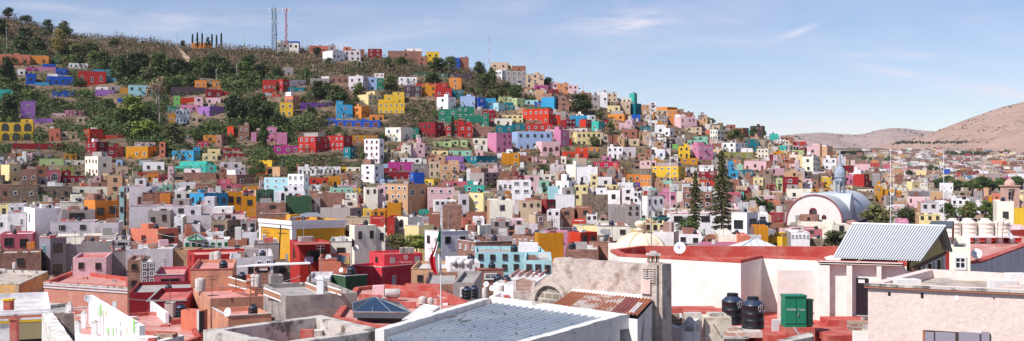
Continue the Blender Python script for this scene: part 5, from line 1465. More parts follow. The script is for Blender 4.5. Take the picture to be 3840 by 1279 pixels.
# ================= the foreground =================
NHOUSE = [0]
def fb(xl, c, xr, yt, yb, D, col, win, label, roof=None, **kw):
    r = dict(xl=xl, c=c, xr=xr, yt=yt, yb=yb, D=D, col=col, win=win, label=label, explicit=True, **kw)
    if roof: r['roof'] = roof
    if r.get('cat', 'house') == 'house': NHOUSE[0] += 1
    return house(r)
def inset(poly, t):
    n = len(poly); out_ = []; A = sum(poly[i][0]*poly[(i+1)%n][1]-poly[(i+1)%n][0]*poly[i][1] for i in range(n)); sg = 1 if A > 0 else -1
    for i in range(n):
        p0, p1, p2 = Vector(poly[i-1][:2]), Vector(poly[i][:2]), Vector(poly[(i+1)%n][:2])
        d1 = (p1-p0).normalized(); d2 = (p2-p1).normalized(); n1 = Vector((-d1.y, d1.x))*sg; n2 = Vector((-d2.y, d2.x))*sg
        b = (n1+n2); b = b/max(.3, b.dot(n1)); out_.append((p1.x+b.x*t, p1.y+b.y*t))
    return out_
def poly(name, label, pts, h, zbot, wall, roof, par=.45, t=.3, cat='house', cope=None, group=None, ch=.0, over=0.0):
    """flat roofed building given by its roof corners in the photo, on the plane h metres below the eye"""
    P3 = [PH(x, y, h) for x, y in pts]; c0 = sum(P3, Vector())/len(P3)
    ob = thing(name, label, cat, (c0.x, c0.y, zbot), 0, group)
    if cat == 'house': NHOUSE[0] += 1
    pl = [(p.x-c0.x, p.y-c0.y) for p in P3]; n = len(pl); H = -h-zbot; ins = inset(pl, t)
    if sum(pl[i][0]*pl[(i+1)%n][1]-pl[(i+1)%n][0]*pl[i][1] for i in range(n)) < 0: pl = pl[::-1]; ins = inset(pl, t)
    m = MB()
    m.add([(x,y,0) for x,y in pl]+[(x,y,H) for x,y in pl], [(i,(i+1)%n,n+(i+1)%n,n+i) for i in range(n)])
    ring = [(x,y,H) for x,y in pl]+[(x,y,H) for x,y in ins]+[(x,y,H-par) for x,y in ins]
    if cope is None: m.add(ring, [(i,(i+1)%n,n+(i+1)%n,n+i) for i in range(n)])
    if cope is None: m.add(ring, [(n+i,n+(i+1)%n,2*n+(i+1)%n,2*n+i) for i in range(n)])
    m.build('wall', wall, ob)
    if cope is not None:
        o2 = inset(pl, -over-.02); i2 = inset(pl, t+.02); q = MB(); zt = H+ch+.03
        vs = [(x,y,H-.06) for x,y in o2]+[(x,y,zt) for x,y in o2]+[(x,y,zt) for x,y in i2]+[(x,y,H-par) for x,y in i2]
        q.add(vs, [(i,(i+1)%n,n+(i+1)%n,n+i) for i in range(n)]+[(n+i,n+(i+1)%n,2*n+(i+1)%n,2*n+i) for i in range(n)]+[(2*n+i,2*n+(i+1)%n,3*n+(i+1)%n,3*n+i) for i in range(n)]+[((i+1)%n,i,3*n+i,3*n+(i+1)%n) for i in range(n)])
        q.build('parapet', cope, ob)
    r = MB(); r.add([(x,y,H-par+.002) for x,y in ins], [tuple(range(n))]); r.build('roof', roof, ob)
    if cat == 'house':
        rp = random.Random(len(label)+int(pts[0][0])); cx0 = sum(x for x, y in ins)/n; cy0 = sum(y for x, y in ins)/n
        for _ in range(6):
            k_ = rp.randrange(n); t_ = rp.uniform(.35, .85); x = cx0+(ins[k_][0]-cx0)*t_; y = cy0+(ins[k_][1]-cy0)*t_; s_ = rp.uniform(.12, .4); q = MB(); q.box(x-s_, x+s_, y-s_*.7, y+s_*.7, H-par+.003, H-par+rp.uniform(.08,.45)); q.build('roof_block', rp.choice([WEATH, BRK, wall, WP, REDP]), ob)
    return ob, c0
def part(mb, name, mat, root, smooth=False):
    """mesh given in world coordinates, parented under root"""
    o = mb.build(name, mat, None, smooth); o.parent = root
    mw = Matrix.LocRotScale(root.location, root.rotation_euler, root.scale); o.matrix_parent_inverse = mw.inverted(); return o
def plane_pt(px, py, A, B):
    """where the sight line through (px,py) meets the vertical plane through A and B"""
    k = (px-CX)/F; d = B-A; # A.x + t d.x = k (A.y + t d.y)
    t = (k*A.y-A.x)/(d.x-k*d.y); p = A+d*t; return Vector((p.x, p.y, (CY-py)/F*p.y))
def text(s, size, mat, parent, mw, ext=.004):
    cu = bpy.data.curves.new('lettering', 'FONT'); cu.body = s; cu.size = size; cu.extrude = ext; cu.align_x = 'CENTER'
    o = bpy.data.objects.new('lettering', cu); COL.objects.link(o); bpy.context.view_layer.update()
    me = bpy.data.meshes.new_from_object(o.evaluated_get(bpy.context.evaluated_depsgraph_get())); COL.objects.unlink(o); bpy.data.objects.remove(o)
    me.materials.clear(); me.materials.append(mat); n = bpy.data.objects.new('lettering', me); COL.objects.link(n); n.parent = parent; n.matrix_local = mw; return n
WP = worn('whitewash_plaster', (.76,.73,.71), (.36,.29,.25), .85, .9, fine=4, lo=.58, hi=.66, bump=.35)
CREAMW = worn('cream_lime_wall', (.77,.73,.68), (.64,.56,.48), .28, .4, streak=.15, bump=.3)
PINKW = worn('rough_pink_stucco', (.72,.575,.525), (.75,.64,.59), .5, .9, fine=9, streak=.12, bump=.5)
REDP = worn('red_roof_paint', (.43,.07,.055), (.50,.22,.18), .8, .9, fine=5, streak=.2, bump=.4, lo=.44, hi=.66)
REDF = worn('faded_red_floor', (.48,.18,.155), (.62,.40,.35), .85, .7, fine=4, streak=.2, lo=.42, hi=.64)
TERRA = worn('terracotta_stucco', (.48,.20,.15), (.55,.34,.28), .5, .6, streak=.15, bump=.15)
ORNG = worn('salmon_orange_stucco', (.66,.31,.20), (.38,.19,.14), .65, .7, streak=.35, bump=.3)
WEATH = worn('blackened_cement', (.56,.51,.47), (.10,.085,.08), .9, 1.1, fine=6, lo=.50, hi=.60, bump=.6)
RUBBLE = worn('rubble_plaster', (.58,.49,.44), (.27,.19,.16), .85, 1.8, fine=7, lo=.48, hi=.66, bump=1.5)
GRAVEL = worn('lichen_roof', (.52,.45,.39), (.27,.21,.16), .8, 1.6, fine=9, lo=.44, hi=.58, bump=.8)
OCHW = worn('ochre_peeling', (.68,.38,.13), (.33,.27,.22), .8, .55, streak=.4, bump=.3)
CRIM = worn('crimson_paint', (.62,.05,.075), (.62,.16,.16), .3, .5, streak=.15)
BRK = brickmat('old_brick', (.42,.24,.17), (.30,.17,.13), (.50,.44,.39), 1, .42, .14, .02)
BLOCKM = brickmat('concrete_block', (.40,.36,.36), (.33,.30,.30), (.46,.43,.42), 1, .62, .32, .02)
ASHLAR = brickmat('cut_stone', (.40,.34,.30), (.27,.25,.24), (.34,.30,.27), 1, 1.5, .75, .008)
MUDB = brickmat('mud_brick', (.34,.28,.22), (.26,.21,.17), (.56,.50,.45), 1, .55, .24, .03, 'SUBTRACT')
GREENP = plain('green_enamel', (.015,.20,.115), .42)
GREEND = plain('dark_green_enamel', (.012,.05,.035), .5)  # cabinet green with the shade of its right side put into the colour
def corr(name, A, B, Lo, pitch, amp, mat, root, rim=.0, mats=None, split=None, dn2=None):
    """corrugated sheet: ridges run from edge A-B down to edge Lo-(Lo+B-A)"""
    m = MB(); n = int((B-A).length/pitch); dn = (Lo-A); nor = (B-A).cross(dn).normalized()
    if nor.z < 0: nor = -nor
    k = n*6; v = []
    for i in range(k+1):
        t = i/k; a = nor*(amp*math.sin(2*math.pi*n*t)); p = A+(B-A)*t
        v.append(p+a); v.append(p+(dn if dn2 is None else dn.lerp(dn2, t))+a)
    if split: 
        for i in range(k): m.add([v[2*i], v[2*i+1], v[2*i+3], v[2*i+2]], [(0,1,2,3)], split(i/k))
    else: m.add(v, [(2*i, 2*i+1, 2*i+3, 2*i+2) for i in range(k)])
    return part(m, name, mats or mat, root, smooth=True)

# ---- 1. building with the blue-grey corrugated roof ----
h = 4.5; A = PH(1840,1118,h); B = PH(2325,1183,h); Lf = PH(1440,1237,h); Nn = PH(1828,1324,h)
ob = thing('house', 'whitewashed house with blue grey corrugated roof, bottom centre', 'house', (0, 33, -22)); NHOUSE[0] += 1
m = MB(); m.prism([(p.x,p.y) for p in (Lf,Nn,B,A)], -22, -4.95); part(m, 'wall', WP, ob)
def wallbar(P0, P1, t, z0, z1, side=1):
    d = (P1-P0); d.z = 0; n = Vector((-d.y, d.x, 0)).normalized()*t*side
    return [(P0.x,P0.y),(P1.x,P1.y),(P1.x+n.x,P1.y+n.y),(P0.x+n.x,P0.y+n.y)]
BLUER = worn('blue_grey_sheet_metal', (.27,.31,.37), (.42,.43,.46), .6, .7, rough=.42, streak=.25, fine=6)
def ragged_bar(P0, P1, t, z0, z1, side, n, rgj):
    mm = MB(); d = P1-P0; nv = Vector((-d.y, d.x, 0)).normalized()*side; L0 = []; 
    for i in range(n+1):
        p = P0+d*i/n; j = rgj.uniform(-.012,.012); a = p; b = p+nv*(t+rgj.uniform(-.03,.03))
        L0.append((a.x,a.y,z0)); L0.append((a.x,a.y,z1+j)); L0.append((b.x,b.y,z1+j*.4)); L0.append((b.x,b.y,z0))
    fs = []
    for i in range(n):
        o_ = 4*i; fs += [(o_,o_+4,o_+5,o_+1),(o_+1,o_+5,o_+6,o_+2),(o_+2,o_+6,o_+7,o_+3)]
    fs += [(0,1,2,3),(4*n,4*n+3,4*n+2,4*n+1)]; mm.add(L0, fs); return mm
rj = random.Random(4)
part(ragged_bar(A, B, .46, -4.949, -4.5, 1, 26, rj), 'parapet', WP, ob)
part(ragged_bar(Lf, A, .30, -4.949, -4.5, 1, 26, rj), 'parapet', WP, ob)
part(ragged_bar(B, Nn, .28, -4.949, -4.5, -1 if True else 1, 22, rj), 'parapet', WP, ob)
zz = Vector((0,0,-.16)); u = (B-A).normalized(); v = (Lf-A).normalized()
A2 = A+zz+u*.28; B2 = B+zz-u*.28; L2 = Lf+zz*1.25+u*.28+v*.25
corr('roof', A2, B2, L2, .31, .05, BLUER, ob, dn2=(Nn-B)+v*.25-u*.05)
m = MB()
for r_ in range(6):
    for c_ in range(9):
        p = A2.lerp(L2, .08+.165*r_)+(B2-A2)*(.05+.11*c_+.012*r_)+Vector((0,0,.035)); m.box(p.x-.02,p.x+.02,p.y-.03,p.y+.03,p.z+.01,p.z+.03)
sc_ = part(m, 'roofing_screws', plain('screw_washer',(.03,.03,.035),.6), ob)
for (x, y, a) in [(1697,1190,.3),(1729,1198,1.2),(1748,1205,.25)]:
    m = MB(); p = PH(x, y, 4.55); m.tube(p-Vector((.16*math.cos(a),.3*math.sin(a),0)), p+Vector((.16*math.cos(a),.3*math.sin(a),.03)), .022, .01, 5)
    o = m.build('stick', plain('dry_stick_%d'%x, (.12,.09,.07), .9)); tag(o, 'dry stick lying on the blue corrugated roof, %s' % {1697:'leftmost',1729:'middle one',1748:'rightmost'}[x], 'stick')

# ---- 2. weathered concrete terrace roof ----
ob2, _ = poly('house', 'weathered concrete parapet roof with faded pink floor, bottom left of centre', [(762,1237),(1032,1296),(1442,1237),(1202,1181)], 4.6, -22, WEATH, worn('worn_pink_floor', (.50,.27,.24), (.36,.29,.23), .8, .8), par=.62, t=.42)
m = MB(); a = PH(1115,1246,5.19); b = PH(1262,1262,5.19); m.tube(a, b, .03, .03, 5); part(m, 'drain_pipe', WIRE, ob2)
poly('house', 'white parapet strip with lilac stains at the bottom edge left', [(480,1272),(560,1290),(690,1258),(640,1250)], 6.2, -22, WP, ROOFC['g'], par=.3, t=.25)

# ---- 3. ruined wall with a bricked-up arch, and the rusty lean-to in front of it ----
WA = PH(2070,967,3.25); WB = PH(2482,1000,3.25)
d = (WB-WA); d.z = 0; un = d.normalized(); nb = Vector((-un.y, un.x, 0))       # nb points away from the viewer
ob = thing('ruined_wall', 'crumbling rubble wall with a bricked up arch behind the rusty roof', 'wall', (WA.x, WA.y, -22))
front = [(2485,1400),(1960,1400),(1966,1150),(1984,1105),(2003,1078),(2030,1050),(2052,1034),(2070,1026),(2072,985),(2078,967)]
for i in range(1, 15): front.append((2078+(2418-2078)*i/14, 967+(994-967)*i/14+random.Random(i).uniform(-2.5,2.5)))
front += [(2420,985),(2483,991)]
vs = [plane_pt(x, y, WA, WB) for x, y in front]; n = len(vs)
m = MB(); m.add([tuple(p) for p in vs]+[tuple(p+nb*.5) for p in vs], [tuple(range(n)), tuple(range(2*n-1, n-1, -1))]+[(i, n+i, n+(i+1)%n, (i+1)%n) for i in range(n)])
part(m, 'masonry', RUBBLE, ob)
cc = plane_pt(2069, 1140, WA, WB); tp = plane_pt(2069, 1064, WA, WB); rt = plane_pt(2130, 1140, WA, WB)
ry = (tp-cc).z; rx = (rt-cc).length
def archpt(a, k, off): return cc+un*(rx*k*math.cos(a))+Vector((0,0,ry*k*math.sin(a)))-nb*off
m = MB(); seg = 16; inn = [archpt(math.pi*i/seg, .93, .03) for i in range(seg+1)]; m.add([tuple(p) for p in inn], [tuple(range(seg+1))]); m.add([tuple(p) for p in [inn[0], inn[-1], inn[-1]-Vector((0,0,1.5)), inn[0]-Vector((0,0,1.5))]], [(0,1,2,3)])
part(m, 'arch_infill', MUDB, ob)
m = MB()
for i in range(seg):
    a0, a1 = math.pi*i/seg, math.pi*(i+1)/seg
    q = [archpt(a0,.92,.02), archpt(a1,.92,.02), archpt(a1,1.07,.02), archpt(a0,1.07,.02)]; f_ = [archpt(a0,.92,.16), archpt(a1,.92,.16), archpt(a1,1.07,.16), archpt(a0,1.07,.16)]
    m.add([tuple(p) for p in q+f_], [(4,5,6,7),(0,1,5,4),(3,7,6,2)])
part(m, 'arch_ring', RUBBLE, ob)
# pier at the right end
m = MB(); p0 = plane_pt(2416, 990, WA, WB); p1 = plane_pt(2471, 990, WA, WB); zt = p0.z
pl = [(p0-nb*.12), (p1-nb*.12), (p1+nb*.62), (p0+nb*.62)]
m.prism([(p.x,p.y) for p in pl], -22, zt); part(m, 'pier', RUBBLE, ob)
rs = random.Random(8); m = MB()
for j in range(8):
    y0 = 1002+j*8.5
    for (xa, xb) in [(2420+rs.uniform(-2,2), 2440+rs.uniform(-3,3)), (2443+rs.uniform(-2,2), 2466)]:
        if y0 > 1045 and j % 2: continue
        a = plane_pt(xa, y0, WA, WB)-nb*.12; b = plane_pt(xb, y0+6.5, WA, WB)-nb*.12
        pp = [a, b, b-nb*.05, a-nb*.05]; m.prism([(q.x,q.y) for q in (a, a-nb*.05, b-nb*.05, b)], b.z, a.z)
sto = part(m, 'exposed_stones', worn('grey_pink_stone', (.55,.47,.44), (.4,.34,.31), .6, 3, bump=.5), ob); sto['kind'] = 'stuff'
m = MB(); a = plane_pt(2417,1046, WA, WB)-nb*.12; b = plane_pt(2452,1102, WA, WB)-nb*.12; m.prism([(q.x,q.y) for q in (a, a-nb*.08, b-nb*.08, b)], b.z, a.z); part(m, 'stone_block', worn('pink_stone', (.70,.54,.49), (.6,.45,.4), .6, 3, bump=.5), ob)
m = MB(); a = plane_pt(2424, 990, WA, WB)+nb*.15; ch = (plane_pt(2458, 990, WA, WB)+nb*.15)-a; chm = thing('chimney', 'small open stone chimney on the end of the ruined wall', 'chimney', (a.x+ch.x/2, a.y+ch.y/2, zt))
w_ = ch.length; m.box(-w_/2, w_/2, -.15, .35, 0, .06); part_ = m.build('base', WEATH, chm)
for i in range(3):
    m = MB(); x = -w_/2+w_*i/2.6; m.box(x, x+.07, -.1, .28, .06, .30); m.build('post', BRK, chm)
m = MB(); m.box(-w_/2-.03, w_/2+.03, -.16, .36, .30, .36); m.box(-w_*.25, w_*.25, -.05, .25, .361, .44); m.build('cap', WEATH, chm)
# rusty lean-to
T0 = plane_pt(2150,1090, WA, WB)-nb*.05; T1 = plane_pt(2458,1120, WA, WB)-nb*.16
Bt = (CY-1198)/F
L0 = P(2069,1144,36.9)
ob = thing('lean_to_house', 'low white house with rusty corrugated roof against ruined wall', 'house', (T0.x, T0.y, -22)); NHOUSE[0] += 1
rust = [worn('rusted_sheet', (.36,.13,.07), (.46,.20,.12), .8, 1.2, streak=.3), worn('half_rusted_sheet', (.62,.55,.52), (.40,.16,.09), .95, 1.5, lo=.46, hi=.54, streak=.2), worn('purple_rust_sheet', (.30,.10,.09), (.22,.07,.07), .8, 1.4, streak=.3)]
bands = [(0,.22,0),(.22,.40,1),(.40,.70,1),(.70,.86,2),(.86,1.01,0)]
corr('roof', T0, T1, L0, .15, .024, None, ob, mats=rust, split=lambda t: next(b[2] for b in bands if t < b[1]))
R0 = L0+(T1-T0); m = MB(); dz = Vector((0,0,-.12))
q = [L0+dz, R0+dz, T1+dz, T0+dz]
m.add([(p.x,p.y,-22) for p in q]+[tuple(p) for p in q], [(0,1,5,4),(1,2,6,5),(2,3,7,6),(3,0,4,7)]); part(m, 'wall', WP, ob)
m = MB(); a = plane_pt(2148,1083,WA,WB); b = plane_pt(2452,1110,WA,WB); e = nb*.14
for (s, t2) in ((a, b),): m.add([tuple(s-Vector((0,0,.08))), tuple(t2-Vector((0,0,.08))), tuple(t2), tuple(s), tuple(s-Vector((0,0,.10))-e), tuple(t2-Vector((0,0,.10))-e)], [(3,2,5,4),(4,5,1,0)])
part(m, 'flashing', WP, ob)
la = thing('ladder', 'short white ladder lying on the right end of the rusty roof', 'ladder', T0.lerp(T1,.95))
m = MB(); f0 = T0.lerp(T1,.915); f1 = T0.lerp(T1,.955); dn_ = (L0-T0); up = Vector((0,0,.07))
for f_ in (f0, f1): m = MB(); m.tube(f_+dn_*.42+up, f_+dn_*1.0+up, .022, .022, 5); part(m, 'rail', WHITEP, la)
for i in range(6): m = MB(); p = dn_*(.47+.095*i)+up; m.tube(f0+p, f1+p, .016, .016, 5); part(m, 'rung', WHITEP, la)

# ---- 4. the big cream building and its red terrace ----
cb, cc0 = poly('building', 'big cream walled building with red roof edges, right of centre', [(2320,957),(2778,981),(2858,963),(3062,972),(3071,983),(3400,992),(3400,960),(3300,930),(2400,926),(2290,941)], 4.6, -22, CREAMW, REDP, par=.55, t=.38, cat='building', cope=REDP, ch=.05)
def on(px, py, A_, B_): return plane_pt(px, py, A_, B_)
E0 = PH(3071,983,4.6); E1 = PH(3400,992,4.6); du = (E1-E0).normalized(); nn_ = Vector((du.y, -du.x, 0))
def pil(xa, xb, ya, yb, off, name, mat, z0=None):
    a, b = on(xa, ya, E0, E1), on(xb, yb, E0, E1); m = MB(); z0 = b.z if z0 is None else z0
    m.prism([(q.x,q.y) for q in (a+nn_*off, b+nn_*off, b, a)], z0, a.z); return part(m, name, mat, cb)
for xa, xb in ((3072,3113),(3176,3197),(3288,3306)): pil(xa, xb, 992, 1184, .42, 'pilaster', CREAMW, -7.6)
pil(3070,3385, 978, 985, .52, 'cornice', CREAMW); pil(3070,3385, 985.5, 992, .47, 'cornice', CREAMW)
m = MB(); a = on(3211,1042,E0,E1); b = on(3256,1183,E0,E1); 
dr_ = pil(3211,3256,1042,1183,.06,'door', plain('black_door', (.018,.012,.02), .5))
for i in range(5): a = on(3215+8*i,1062,E0,E1); b = on(3217+8*i,1180,E0,E1); m = MB(); m.prism([(q.x,q.y) for q in (a+nn_*.08,b+nn_*.08,b+nn_*.06,a+nn_*.06)], b.z, a.z); q_ = part(m, 'batten', plain('door_batten%d'%i, (.04,.03,.035), .5), cb)
pil(3219,3243,1048,1061,.09,'door_light', WHITEP); pil(3211,3257,1181,1184,.12,'sill', WHITEP)
# small mono-pitch shelf against the recess
m = MB(); a = PH(3020,1068,5.85); b = PH(3072,1070,5.85); m.prism([(a.x,a.y),(b.x,b.y),(b.x,b.y+1.6),(a.x,a.y+1.6)], -22, -5.85); part(m, 'annex', CREAMW, cb)
cbx = thing('rooftop_terrace', 'red painted roof terrace in front of the cream building', 'building', (15, 50, -22))
m = MB(); pts = [PH(x, y, 7.5) for x, y in [(2300,1360),(3500,1360),(3500,1160),(2300,1160)]]; m.prism([(p.x,p.y) for p in pts], -22, -7.5); part(m, 'roof', REDP, cbx)
def block(x0, x1, y_top, D0, depth, z0, z1, mat, name='low_wall', root=cbx, skew=0):
    a = (x0-CX)/F*D0; b = (x1-CX)/F*D0; m = MB(); m.prism([(a,D0),(b,D0+skew),(b,D0+depth+skew),(a,D0+depth)], z0, z1); return part(m, name, mat, root)
block(2540, 2706, 0, 52.5, 2.2, -7.6, -6.75, REDP); block(2880, 2952, 0, 46.6, 1.2, -7.6, -7.0, REDP); block(3052, 3105, 0, 47.5, 1.6, -7.6, -7.2, REDP)
block(3105, 3256, 0, 46.2, 2.6, -7.6, -6.98, REDP, skew=.5); block(3105, 3260, 0, 52.8, 1.4, -7.6, -7.2, REDP); block(2700, 2760, 0, 54, 2.0, -7.6, -7.0, REDP)
block(2745, 2862, 0, 47.6, 1.8, -7.25, -7.0, WEATH, 'tank_slab'); block(2766, 2780, 0, 47.9, 1.2, -7.6, -7.25, REDP); block(2835, 2850, 0, 47.9, 1.2, -7.6, -7.25, REDP)
block(2945, 3056, 0, 46.9, 1.1, -7.6, -6.72, REDP, 'plinth')
# tanks
ROTO = [(0,0),(.485,0),(.49,.05),(.475,.07),(.475,.33),(.49,.345),(.475,.36),(.475,.62),(.49,.635),(.475,.65),(.475,.95),(.49,.965),(.49,1.0),(.46,1.05),(.26,1.22),(.25,1.23)]
def tank(loc, s, label, mat=BLACKP, group=None, logo=False, cat='water tank', top=plain('tank_shoulder', (.03,.045,.085), .35, spec=.5)):
    t = thing('water_tank', label, cat, loc, 0, group); m = MB(); m.lathe(ROTO[:13], n=28); b = m.build('body', mat, t, True)
    m = MB(); m.lathe(ROTO[12:], n=28); m.build('shoulder', top if mat is BLACKP else mat, t, True)
    m = MB(); m.lathe([(.25,1.2),(.255,1.33),(.22,1.36),(0,1.365)], n=20); m.build('lid', mat, t, False); t.scale = (s, s, s); reg(t, *t.children)
    return t
t1 = tank(P(2747,1226,50.2)+Vector((0,0,.0)), 1.03, 'left black water tank of the big pair beside the green cabinet'); t1.location.z = -7.0
t2 = tank(P(2824,1231,48.8), 1.03, 'right black water tank of the big pair, nearest green cabinet'); t2.location.z = -7.0
for tt, fx in ((t1, .33), (t2, .33)):
    a = -math.pi/2+.62
    mw = Matrix.Rotation(.62, 4, 'Z') @ Matrix.Translation((0,-.497,.74)) @ Matrix.Rotation(math.pi/2, 4, 'X'); text('ROTO', .13, WHITEP, tt, mw)
    m = MB()
    for x0, hh in ((-.17,.10),(-.06,.16),(.04,.13)):
        m.tube((x0,0,0),(x0,0,hh), .008, .008, 4); m.tube((x0,0,hh),(x0+.05,0,hh+.04), .008,.008,4); m.tube((x0+.05,0,hh+.04),(x0+.1,0,hh), .008,.008,4)
    o = m.build('logo', WHITEP, tt); o.matrix_local = Matrix.Rotation(.55, 4, 'Z') @ Matrix.Translation((0,-.497,.86))
# transformer cabinet
D0 = 47.0; s_ = D0/F; w_ = 82*s_; hh = 120*s_; a = P(2945,1225,D0)
gc = thing('electrical_cabinet', 'green metal transformer cabinet lettered 75 KVA on red terrace', 'cabinet', (a.x, a.y, -6.719), math.radians(4)); hh = 1.37; w_ = .93
m = MB(); m.box(0, w_, 0, .62, 0, hh-.06); m.build('body', GREENP, gc)
m = MB(); m.box(-.02, w_+.02, -.03, .66, hh-.059, hh); m.build('lid', GREENP, gc)
m = MB(); m.box(w_+.001, w_+.30, .05, .58, .05, hh-.2); m.build('cooling_box', GREEND, gc)
for z in (.12,.55,1.12): m = MB(); m.box(w_+.301, w_+.36, .1, .5, z, z+.05); m.build('fin', GREEND, gc)
for x0 in (.05, .49):
    m = MB(); m.box(x0, x0+.40, -.025, -.001, .16, hh-.16); dd = m.build('door', GREENP, gc)
m = MB(); m.box(.44,.46,-.012,-.002,.15,hh-.15); m.box(.03,.9,-.012,-.002,hh-.155,hh-.14); m.box(.03,.9,-.012,-.002,.145,.158); m.build('door_gap', DARK, gc)
m = MB(); m.tube((.55,-.06,.5),(.56,-.06,.62), .018,.018,6); m.build('handle', STEEL, gc)
text('75 KVA', .13, WHITEP, gc, Matrix.Translation((.25,-.03,.72)) @ Matrix.Rotation(math.pi/2, 4, 'X')); text('TYCSA', .10, WHITEP, gc, Matrix.Translation((.70,-.03,.72)) @ Matrix.Rotation(math.pi/2, 4, 'X'))
m = MB(); a = Vector((.3,-.05,-.0)); m.tube((.33,-.1,.02),(.52,-.5,-.35), .035,.035,8); m.build('conduit', STEEL, gc)
ac = thing('air_conditioner', 'small grey metal unit between black tanks and green cabinet', 'air conditioner', (P(2901,0,50.5).x, 50.5, -7.49)); m = MB(); m.box(0,.50,0,.4,0,.6); m.build('casing', plain('ac_white',(.6,.6,.62),.5), ac); m = MB(); m.box(.501,.51,.04,.36,.06,.54); m.build('grille', DARK, ac); m = MB()
for i in range(6): m.box(.3,.48,-.012,-.001,.1+.07*i,.12+.07*i)
m.build('louvre', plain('louvre_grey',(.3,.3,.32),.5), ac)
# cement tank, conical tank, stone cap, wall fragment
ct = thing('cement_cistern', 'stained square cement cistern in front of the black tanks', 'cistern', (P(2645,0,41).x, 41, -7.5)); m = MB(); m.box(0,.98,0,1.0,0,2.0); m.build('body', worn('stained_cement',(.70,.62,.52),(.3,.2,.12),.7,1.2,streak=.5), ct); m = MB(); m.box(.2,.85,.3,.95,2.001,2.1); m.build('lid', WEATH, ct); m = MB(); m.tube((.3,-.01,1.75),(.38,-.2,1.6),.02,.02,6); m.build('spigot', RUSTY, ct)
kt = thing('water_tank', 'whitish cylindrical tank with conical lid, bottom right of centre', 'water tank', P(2587,0,38.5)); kt.location.z = -8; m = MB(); m.lathe([(.33,0),(.33,2.45),(.30,2.5)], n=24); m.build('body', WP, kt, True); m = MB(); m.lathe([(.36,2.42),(.36,2.52),(.30,2.58),(.06,2.86),(0,2.88)], n=24); m.build('lid', WEATH, kt); m = MB(); m.tube((.12,-.36,1.2),(.12,-.36,2.7),.018,.018,6); m.build('pipe', STEEL, kt)
poly('house', 'white stained low roof beside the ruined wall, bottom right of centre', [(2500,1215),(2560,1235),(2632,1189),(2502,1177)], 5.5, -22, WP, WEATH, par=.08, t=.2)
st = thing('chimney', 'crumbling stone chimney cap at the bottom edge, right', 'chimney', P(2754,0,36.5)); st.location.z = -8; m = MB(); m.box(-.3,.3,-.25,.25,0,2.45); m.build('shaft', RUBBLE, st); m = MB(); m.prism([(-.40,-.35),(.40,-.35),(.40,.35),(-.40,.35)], 2.451, 2.53); m.build('slab', WEATH, st); m = MB(); m.add([(-.36,-.3,2.531),(.36,-.3,2.531),(.36,.3,2.531),(-.36,.3,2.531),(-.18,-.12,2.72),(.16,-.1,2.74),(.15,.12,2.70),(-.15,.13,2.75)], [(0,1,5,4),(1,2,6,5),(2,3,7,6),(3,0,4,7),(4,5,6,7)]); m.build('cap', BRK, st)
poly('wall', 'broken whitewashed wall end with black stains at bottom edge', [(2905,1290),(3052,1262),(3044,1243),(2915,1276)], 5.4, -22, WEATH, WEATH, par=.02, t=.1, cat='wall')
m = MB(); pts_ = [(2550,1172),(2600,1170),(2690,1160),(2697,1156)]
mast = MB(); a = PH(2697,1155,7.4); mast.tube(a, a+Vector((0,0,1.5)), .018, .012, 5); mast.tube(a, PH(2545,1175,7.4), .02, .02, 5); o = mast.build('rod', RUSTY); tag(o, 'thin rusty rod standing by the cream wall', 'rod')

# ---- 5. pink stucco building with lichened roof ----
pk, pc = poly('house', 'pale pink rough stucco house with gravel roof, bottom right', [(3255,1062),(3900,1091),(3900,1030),(3471,1008)], 3.6, -22, PINKW, GRAVEL, par=.30, t=.34, cope=None)
Q0 = PH(3255,1062,3.6); Q1 = PH(3900,1091,3.6); q1u = (Q1-Q0).normalized(); qn = Vector((q1u.y, -q1u.x, 0))
def pq(xa, xb, ya, yb, off, name, mat, off0=0.0):
    a, b = plane_pt(xa, ya, Q0, Q1), plane_pt(xb, yb, Q0, Q1); m = MB(); m.prism([(q.x,q.y) for q in (a+qn*off, b+qn*off, b+qn*off0, a+qn*off0)], b.z, a.z); return part(m, name, mat, pk)
m = MB(); e0 = Q0-q1u*.10; 
m.prism([(q.x,q.y) for q in (e0+qn*.13, Q1+qn*.13, Q1, e0)], -3.68, -3.60); part(m, 'eaves', WEATH, pk)
m = MB(); m.prism([(q.x,q.y) for q in (e0+qn*.11, Q1+qn*.11, Q1+qn*.002, e0+qn*.002)], -3.735, -3.681); part(m, 'brick_course', plain('orange_brick', (.45,.17,.10), .9), pk)
wf = pq(3461,3716,1237,1400,.03,'window_frame', FR['d']); 
for xa, xb in ((3468,3502),(3508,3583),(3596,3674),(3681,3711)): pq(xa, xb, 1243, 1400, .045, 'pane', plain('frosted_glass%d'%xa, (.30,.27,.33), .25), .031)
pq(3461,3468,1238,1400,.06,'jamb', plain('orange_jamb',(.42,.13,.06),.8), .031)
for (x, y, w2, h2) in ((3453,1098,10,20),(3725,1114,4,8),(3330,1096,10,13)): pq(x, x+w2, y, y+h2, .012, 'wall_hole', DARK, .002)
for (x, y, w2, h2) in ((3580,1106,16,22),): pq(x, x+w2, y, y+h2, .008, 'plaster_patch', WP, .002)
poly('house', 'pale stone cornice block left of pink stucco house', [(3196,1240),(3258,1243),(3262,1226),(3215,1226)], 5.6, -22, CREAMW, WEATH, par=.02, t=.1)

